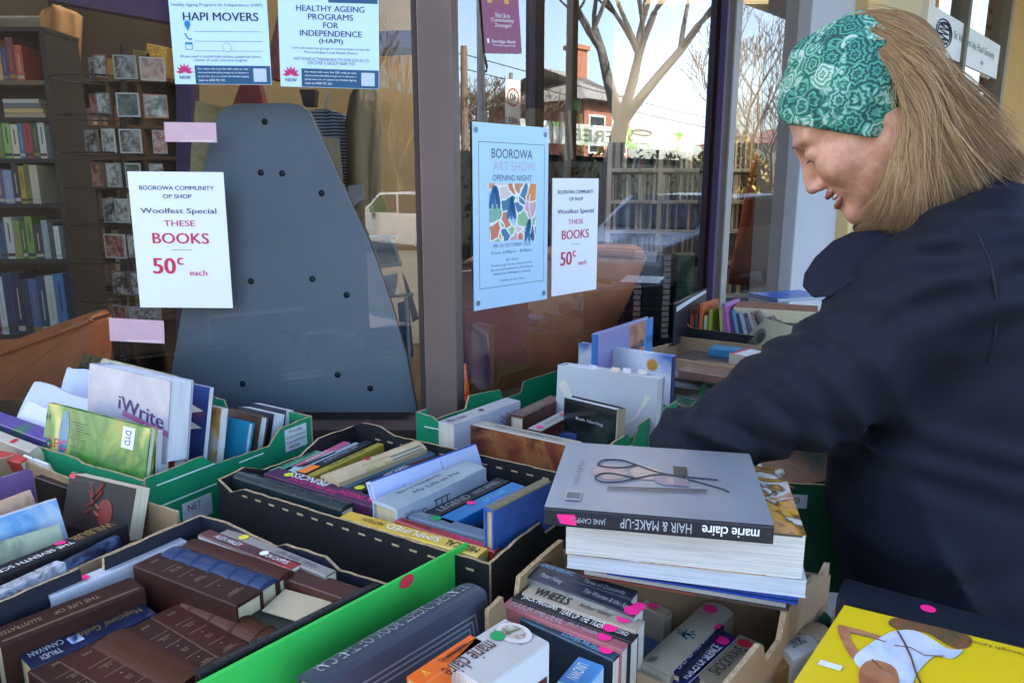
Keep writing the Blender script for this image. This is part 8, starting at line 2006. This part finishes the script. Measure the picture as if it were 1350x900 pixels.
# headband
def band_sdf(P):
    L = to_local(P)
    d = head_core(L) - .0085
    w = .0022 * np.sin(95 * (L[:, 1] * .85 - L[:, 0] * .35) + 9 * np.sin(L[:, 0] * 22) + 3 * L[:, 2] * 30) + .0014 * np.sin(210 * L[:, 1] + 60 * L[:, 0])
    d = d - w * np.clip((L[:, 0] + .05) / .05, 0.2, 1)
    d = smin(d, ell(L, (.012, .122, .012), (.020, .009, .022)), .012)
    p1 = -(-.779 * L[:, 0] + .627 * L[:, 1] + .0315 + .10 * np.maximum(0, np.abs(L[:, 2]) - .05))
    p2 = -(L[:, 0] + .070 + .35 * L[:, 1] * (L[:, 1] > 0) * 0 + 2.2 * np.minimum(0, L[:, 1] + .00) * -0.35)
    return smax(smax(d, p1, .004), p2, .004)
def band_mat():
    m = bpy.data.materials.new('patterned_headband'); m.use_nodes = True; nt = m.node_tree; p = nt.nodes['Principled BSDF']; p.inputs['Roughness'].default_value = 0.8
    tc = nt.nodes.new('ShaderNodeTexCoord')
    def node(t, **k):
        n = nt.nodes.new(t)
        for a, v in k.items(): setattr(n, a, v)
        return n
    def mth(op, a, b_=None):
        n = node('ShaderNodeMath', operation=op)
        for i, v in enumerate((a, b_)):
            if v is None: continue
            if isinstance(v, (int, float)): n.inputs[i].default_value = v
            else: nt.links.new(v, n.inputs[i])
        return n.outputs[0]
    # flower medallions: each cell of a scattered lattice holds petals arranged around its centre
    no = node('ShaderNodeTexNoise'); no.inputs['Scale'].default_value = 30; no.inputs['Detail'].default_value = 2
    nt.links.new(tc.outputs['Object'], no.inputs[0])
    ad = node('ShaderNodeVectorMath', operation='SCALE'); ad.inputs['Scale'].default_value = .012
    nt.links.new(no.outputs['Color'], ad.inputs[0]); av = node('ShaderNodeVectorMath', operation='ADD'); nt.links.new(tc.outputs['Object'], av.inputs[0]); nt.links.new(ad.outputs[0], av.inputs[1])
    mp = node('ShaderNodeMapping'); nt.links.new(av.outputs[0], mp.inputs[0])
    vo = node('ShaderNodeTexVoronoi'); vo.inputs['Scale'].default_value = 42; vo.inputs['Randomness'].default_value = .75
    nt.links.new(mp.outputs[0], vo.inputs['Vector'])
    sc = node('ShaderNodeVectorMath', operation='SUBTRACT'); nt.links.new(mp.outputs[0], sc.inputs[0]); nt.links.new(vo.outputs['Position'], sc.inputs[1])
    # voronoi Position is in input space
    sx = node('ShaderNodeSeparateXYZ'); nt.links.new(sc.outputs[0], sx.inputs[0])
    ang = mth('ARCTAN2', sx.outputs['Z'], sx.outputs['X'])
    pet = mth('ABSOLUTE', mth('SINE', mth('MULTIPLY', ang, 4.0)))
    rad = mth('MULTIPLY', vo.outputs['Distance'], 1.0)
    rings = mth('SINE', mth('ADD', mth('MULTIPLY', rad, 26.0), mth('MULTIPLY', pet, 2.4)))
    cr = node('ShaderNodeValToRGB'); cr.color_ramp.interpolation = 'EASE'
    el = cr.color_ramp.elements
    for q in range(3): el.new(.5)
    for e, (pos, c) in zip(el, ((0.05, '#1b4448'), (0.30, '#2a6f62'), (0.54, '#4a9a80'), (0.78, '#8fb3a4'), (0.97, '#b9c3b6'))):
        e.position = pos; e.color = hx(c) + (1,)
    v = mth('ADD', mth('MULTIPLY', rings, .30), .45)
    spx = node('ShaderNodeSeparateColor'); nt.links.new(vo.outputs['Color'], spx.inputs[0])
    v = mth('ADD', v, mth('MULTIPLY', mth('SUBTRACT', spx.outputs[0], .5), .55))
    n2 = node('ShaderNodeTexNoise'); n2.inputs['Scale'].default_value = 260; nt.links.new(tc.outputs['Object'], n2.inputs[0])
    v = mth('ADD', v, mth('MULTIPLY', mth('SUBTRACT', n2.outputs['Fac'], .5), .35))
    nt.links.new(v, cr.inputs[0]); nt.links.new(cr.outputs[0], p.inputs['Base Color'])
    bp = node('ShaderNodeBump'); bp.inputs['Strength'].default_value = .25; bp.inputs['Distance'].default_value = .001; nt.links.new(n2.outputs['Fac'], bp.inputs['Height']); nt.links.new(bp.outputs[0], p.inputs['Normal'])
    return m
net_mesh('headband', band_sdf, [HO.x - .19, HO.y - .16, HO.z - .13], [HO.x + .13, HO.y + .16, HO.z + .17], .0024, band_mat(), pers, 2, A_(PB))

# jacket
NAVY = M('#0c1220', 0.75, 0.12, 9.0, 0.25, 420, spec=0.25)
def wrinkle(P):
    de = np.linalg.norm(P - A_(ELL_), axis=1); ds = np.linalg.norm(P - A_(SHL), axis=1)
    q = P @ A_(Vector((0.55, 0.25, 0.80))); q2 = P @ A_(Vector((-0.6, 0.3, 0.75)))
    w = .0050 * np.exp(-(de / .12) ** 2) * np.sin(105 * q + 5 * np.sin(P[:, 0] * 17))
    w += .0045 * np.exp(-(ds / .16) ** 2) * np.sin(75 * q2 + 4 * np.sin(P[:, 2] * 19))
    w += .0035 * np.sin(34 * q2 + 6 * np.sin(P[:, 2] * 9) + 4 * np.sin(P[:, 1] * 12)) * np.clip((1.34 - P[:, 2]) / .2, 0, 1)
    rg = lambda f, e: (1 - np.abs(np.sin(f))) ** e
    sa = np.linalg.norm(P - A_(SHL + (CHS - SHL) * .55 + Vector((-.10, 0, -.10))), axis=1)
    w += .0062 * rg(30 * q + 3.2 * np.sin(P[:, 0] * 11 + P[:, 2] * 7), 4) * np.exp(-(de / .15) ** 2)
    w += .0070 * rg(19 * q2 + 2.6 * np.sin(P[:, 2] * 8 + P[:, 1] * 9), 5) * np.exp(-(sa / .20) ** 2)
    w += .0060 * rg(12 * (P[:, 0] - .35 * P[:, 2]) + 1.8 * np.sin(P[:, 2] * 7), 6) * np.clip((1.22 - P[:, 2]) / .15, 0, 1)
    w += .0022 * np.sin(62 * q + 5 * np.sin(P[:, 2] * 23))
    return w
CO = Sv * 0.085
WSL = WRL + (ELL_ - WRL).normalized() * 0.012; WSR = WRR + (ELR - WRR).normalized() * 0.012
def torso(P):
    d = None
    for s_, k in ((CO, 1.0), (-CO, 1.0)):
        e = cone(P, CHS + s_, BEL + s_ * .9, .128, .132); e = smin(e, cone(P, BEL + s_ * .9, HIP + s_, .132, .145), .06)
        d = e if d is None else smin(d, e, .12)
    d = smin(d, cone(P, NB + Vector((0.02, 0, -0.03)), CHS, .085, .125), .06)
    for sh in (SHL, SHR):
        d = smin(d, cone(P, NB + (CHS - NB) * .2, sh + (CHS - sh) * 0.12, .075, .075), .06)
    return d
def jacket_sdf(P):
    d = torso(P)
    a = cone(P, SHL, ELL_, .084, .070); a = smin(a, cone(P, ELL_, WSL, .070, .046), .03)
    a2 = cone(P, SHR, ELR, .084, .068); a2 = smin(a2, cone(P, ELR, WSR, .068, .046), .03)
    d = smin(d, a, .035); d = smin(d, a2, .035)
    d = d - 1.5 * wrinkle(P)
    # neck opening and cuffs
    d = smax(d, -cone(P, NB + Vector((-.06, .03, .07)), NB + Vector((-.02, 0.01, -.01)), .062, .050), .012)
    for w_, e_ in ((WSL, ELL_), (WSR, ELR)):
        dr = A_((w_ - e_).normalized()); d = smax(d, (P - A_(w_)) @ dr - .002, .004)
    d = np.maximum(d, .70 - P[:, 2])
    return d
net_mesh('jacket', jacket_sdf, [0.14, 0.66, 0.68], [0.98, 1.46, 1.46], .0068, NAVY, pers, 1, A_(PB))
# stand-up collar
def collar_sdf(P):
    c = NB + Vector((-.035, .010, .020)); ax = A_((UP * .80 + hd * .55).normalized())
    q = P - A_(c); hgt = q @ ax; rad = np.linalg.norm(q - hgt[:, None] * ax, axis=1)
    d = np.maximum(np.abs(rad - (.080 + .22 * hgt)) - .0065, np.abs(hgt) - .026)
    return d - .002
net_mesh('collar', collar_sdf, [HO.x - .10, HO.y - .2, HO.z - .30], [HO.x + .30, HO.y + .2, HO.z - .02], .005, M('#0d0f16', 0.8, 0.1, 20, 0.2, 400, spec=0.2), pers, 1, A_(PB))
b = MB(); op = [(1230, 296, .945), (1160, 304, .945), (1124, 306, .95), (1098, 318, .957), (1074, 340, .962), (1060, 362, .958), (1058, 378, .95), (1072, 393, .935), (1096, 391, .918), (1124, 372, .905), (1165, 342, .892), (1230, 318, .885)]
b.prism([PY(*q) - PB for q in op], Vector((.35, .94, 0)) * .008)
b.build('collar_flap', NAVY, pers, True, bevel=.0032, seg=3)
# seams: piping tubes sit on the cloth surface
def on_cloth(px, py):
    r = A_(ray(px, py)); t = .55
    for _ in range(60):
        d = float(jacket_sdf((A_(EYE) + r * t)[None])[0])
        if abs(d) < .0006: break
        t += d * .8
    return Vector(A_(EYE) + r * t)
for pts in ([(1262, 282), (1288, 305), (1306, 345), (1314, 395), (1312, 440), (1300, 480)],):
    b = MB(); b.tube([on_cloth(*q) - PB for q in pts], .0014, 6); b.build('seam', M('#0c101c', 0.7, 0.1), pers, True)
# trousers and shoes (below the picture)
def trou(P):
    d = None
    for s_ in (1, -1):
        k = HIP + LG * s_ * .9; kn = Vector((HIP.x - .03, HIP.y, .46)) + LG * s_; an = Vector((HIP.x, HIP.y, .08)) + LG * s_
        e = smin(cone(P, k, kn, .105, .075), cone(P, kn, an, .075, .058), .03); d = e if d is None else smin(d, e, .03)
    return np.maximum(np.maximum(d, .06 - P[:, 2]), P[:, 2] - .74)
net_mesh('trousers', trou, [HIP.x - .25, HIP.y - .3, .04], [HIP.x + .25, HIP.y + .3, .76], .014, M('#20242c', 0.85, 0.12, 10), pers, 2, A_(PB))
for s_ in (1, -1):
    c = Vector((HIP.x, HIP.y, 0)) + LG * s_
    def shoe(P): return np.maximum(smin(cone(P, c + Vector((.03, 0, .045)), c + hd * .17 + Vector((0, 0, .035)), .042, .034), cone(P, c + Vector((0, 0, .05)), c + Vector((0, 0, .10)), .045, .042), .02), .001 - P[:, 2])
    net_mesh('shoe', shoe, [c.x - .27, c.y - .16, -.02], [c.x + .12, c.y + .2, .16], .009, M('#17181b', 0.5, 0.1), pers, 1, A_(PB))

# hair: a soft under-volume and many separate locks lying over it
HG = [  # guides: picture points with depth, radius of the lock bundle, number of strands
 ([(1126, 33, 1.02), (1164, 47, 1.0), (1200, 72, .985), (1245, 112, .97), (1290, 165, .955), (1325, 215, .945)], .012, 170),
 ([(1146, 46, .985), (1186, 70, .965), (1218, 108, .95), (1262, 165, .94), (1308, 225, .93)], .015, 170),
 ([(1166, 60, .965), (1200, 92, .945), (1222, 140, .932), (1258, 198, .925), (1292, 252, .92)], .016, 180),
 ([(1182, 80, .95), (1208, 120, .93), (1222, 172, .92), (1246, 226, .915), (1266, 272, .915)], .016, 190),
 ([(1193, 106, .945), (1212, 152, .925), (1208, 205, .918), (1210, 252, .918), (1206, 288, .92)], .016, 190),
 ([(1198, 136, .945), (1210, 180, .928), (1192, 228, .922), (1184, 272, .926), (1170, 308, .935)], .015, 190),
 ([(1199, 166, .948), (1206, 202, .934), (1190, 244, .934), (1174, 284, .945), (1150, 318, .962)], .012, 150),
 ([(1192, 186, .955), (1193, 216, .948), (1178, 252, .950), (1160, 288, .962), (1124, 328, .985)], .007, 100),
 ([(1128, 32, 1.06), (1168, 45, 1.06), (1215, 78, 1.05), (1275, 138, 1.03), (1325, 200, 1.01)], .013, 120),
 ([(1240, 110, .97), (1285, 165, .95), (1318, 205, .94), (1345, 245, .935)], .010, 110),
]
def hair_sdf(P):
    L = to_local(P)
    d = np.maximum(head_core(L) - .0055, L[:, 0] + .056)
    for pts, r, n in HG:
        q = [PY(x, y, Y + .012) for x, y, Y in pts]
        q[0] = PY(pts[0][0] + 12, pts[0][1] + 8, pts[0][2] + .035)
        for i in range(1, len(q) - (2 if len(q) > 4 else 1)):
            k = i / (len(q) - 1)
            d = smin(d, cone(P, q[i], q[i + 1], r * (.45 if i == 0 else 1.0 - .3 * k), r * (1.0 - .5 * k)), .007)
    pp = P @ A_(Vector((.75, .2, .62)))
    return d - .0016 * np.sin(240 * pp + 6 * np.sin(P[:, 2] * 30)) * np.clip((-L[:, 0] - .075) / .03, 0, 1)
def hair_mat(attr=True):
    m = bpy.data.materials.new('hair'); m.use_nodes = True; nt = m.node_tree; p = nt.nodes['Principled BSDF']; p.inputs['Roughness'].default_value = .55; p.inputs['Specular IOR Level'].default_value = .3
    if attr:
        a = nt.nodes.new('ShaderNodeAttribute'); a.attribute_name = 'lock'
        cr = nt.nodes.new('ShaderNodeValToRGB'); el = cr.color_ramp.elements; el.new(.5); el.new(.5)
        for e, (pos, c) in zip(el, ((0, '#70543e'), (.35, '#967555'), (.7, '#b9986c'), (1, '#d8c09a'))): e.position = pos; e.color = hx(c) + (1,)
        nt.links.new(a.outputs['Fac'], cr.inputs[0]); nt.links.new(cr.outputs[0], p.inputs['Base Color'])
    else:
        p.inputs['Base Color'].default_value = hx('#7a5b40') + (1,)
    return m
hr = net_mesh('hair', hair_sdf, [HO.x - .12, HO.y - .2, HO.z - .22], [HO.x + .30, HO.y + .16, HO.z + .16], .0036, hair_mat(False), pers, 2, A_(PB))
rnd = random.Random(3); npr = np.random.RandomState(5)
vv_, ff_, cc_ = [], [], []
for gi, (pts, r, n) in enumerate(HG):
    q = [PY(x, y, Y) for x, y, Y in pts]; K = 13
    # smooth the guide (Catmull-Rom)
    g = []
    for i in range(K):
        u = i / (K - 1) * (len(q) - 1); j = min(int(u), len(q) - 2); t = u - j
        p0, p1, p2, p3 = q[max(j - 1, 0)], q[j], q[j + 1], q[min(j + 2, len(q) - 1)]
        g.append(0.5 * ((2 * p1) + (p2 - p0) * t + (2 * p0 - 5 * p1 + 4 * p2 - p3) * t * t + (3 * p1 - p0 - 3 * p2 + p3) * t ** 3))
    n = int(n * 5.0); clumps = [(rnd.gauss(0, 1), rnd.random(), rnd.uniform(0, 6.28), rnd.uniform(.001, .0055), rnd.uniform(3, 7.5)) for _ in range(max(8, n // 26))]
    paths = []
    for s_ in range(n):
        cl = clumps[rnd.randrange(len(clumps))]
        a = max(-1.25, min(1.25, (cl[0] * .9 + rnd.gauss(0, .20)) * (.55 if gi in (6, 7) else 1))); dep = rnd.uniform(-1, .35); ph = rnd.uniform(0, 6.28); am = rnd.uniform(.0004, .0014); ln = 1.0 - .34 * rnd.random() ** 1.6
        wv = rnd.uniform(3, 8); wd = rnd.uniform(.00020, .00042); fl = rnd.gauss(0, .35) + a * .25; cv = rnd.gauss(0, .6)
        col = min(1, max(0, .25 + cl[1] * .45 + rnd.gauss(.08, .12)))
        path = []
        for i in range(K):
            u = min(1.0, i / (K - 1) * ln); x = u * (K - 1); j = min(int(x), K - 2); c = g[j].lerp(g[j + 1], x - j)
            tg = (g[min(j + 1, K - 1)] - g[max(j - 1, 0)]).normalized(); vd = (c - EYE).normalized(); sd = tg.cross(vd).normalized()
            sp_r = r * (0.55 + .75 * u)
            path.append(c + sd * (a * sp_r + fl * r * u * u + cv * r * u ** 4 + am * math.sin(wv * u + ph) + cl[3] * u * math.sin(cl[4] * u + cl[2])) + vd * (.004 * dep))
        paths.append((path, wd, ph, col, rnd.uniform(.0006, .0040) + (.016 * rnd.random() if rnd.random() < .035 and gi not in (5, 6, 7) else 0)))
    P = np.array([[tuple(c) for c in p[0]] for p in paths]).reshape(-1, 3); tgt = np.repeat([p[4] for p in paths], K)
    for _ in range(3):
        d0 = hair_sdf(P); e_ = .002
        gr = np.stack([hair_sdf(P + np.eye(3)[k] * e_) - d0 for k in range(3)], -1); gr /= np.maximum(np.linalg.norm(gr, axis=1), 1e-6)[:, None]
        P = P + gr * np.clip(tgt - d0, 0, .02)[:, None]
    P = P.reshape(len(paths), K, 3)
    P[:, 1:-1] = .25 * P[:, :-2] + .5 * P[:, 1:-1] + .25 * P[:, 2:]
    for pi, (path, wd, ph, col, _t) in enumerate(paths):
        base = len(vv_); path = [Vector(c) for c in P[pi]]
        for i, c in enumerate(path):
            tg = (path[min(i + 1, K - 1)] - path[max(i - 1, 0)]).normalized(); vd = (c - EYE).normalized(); sd = tg.cross(vd).normalized(); nn = sd.cross(tg)
            w_ = wd * (1 if i < K - 3 else (K - 1 - i) / 3 + .12)
            for k in range(3):
                an = 2 * math.pi * k / 3 + ph; vv_.append(c + (sd * math.cos(an) + nn * math.sin(an)) * w_ - PB); cc_.append(max(0, min(1, col * .8 + .22 * math.sin(math.pi * min(1, i / (K - 1) * 1.1)) - .06)))
        for i in range(K - 1):
            for k in range(3): ff_.append((base + i * 3 + k, base + i * 3 + (k + 1) % 3, base + i * 3 + 3 + (k + 1) % 3, base + i * 3 + 3 + k))
b = MB(); b.v = [tuple(v) for v in vv_]; b.f = ff_; b.m = [0] * len(ff_)
lk = b.build('hair_locks', hair_mat(True), pers, True)
at_l = lk.data.attributes.new('lock', 'FLOAT', 'POINT'); at_l.data.foreach_set('value', cc_)
print('arm', (SHL - ELL_).length, (ELL_ - WRL).length, (SHR - ELR).length, (ELR - WRR).length, 'wr', WRL, WRR, 'hip', HIP)
for o_ in list(bpy.data.objects):
    for k_ in ('L', 't'):
        if k_ in o_.keys(): del o_[k_]
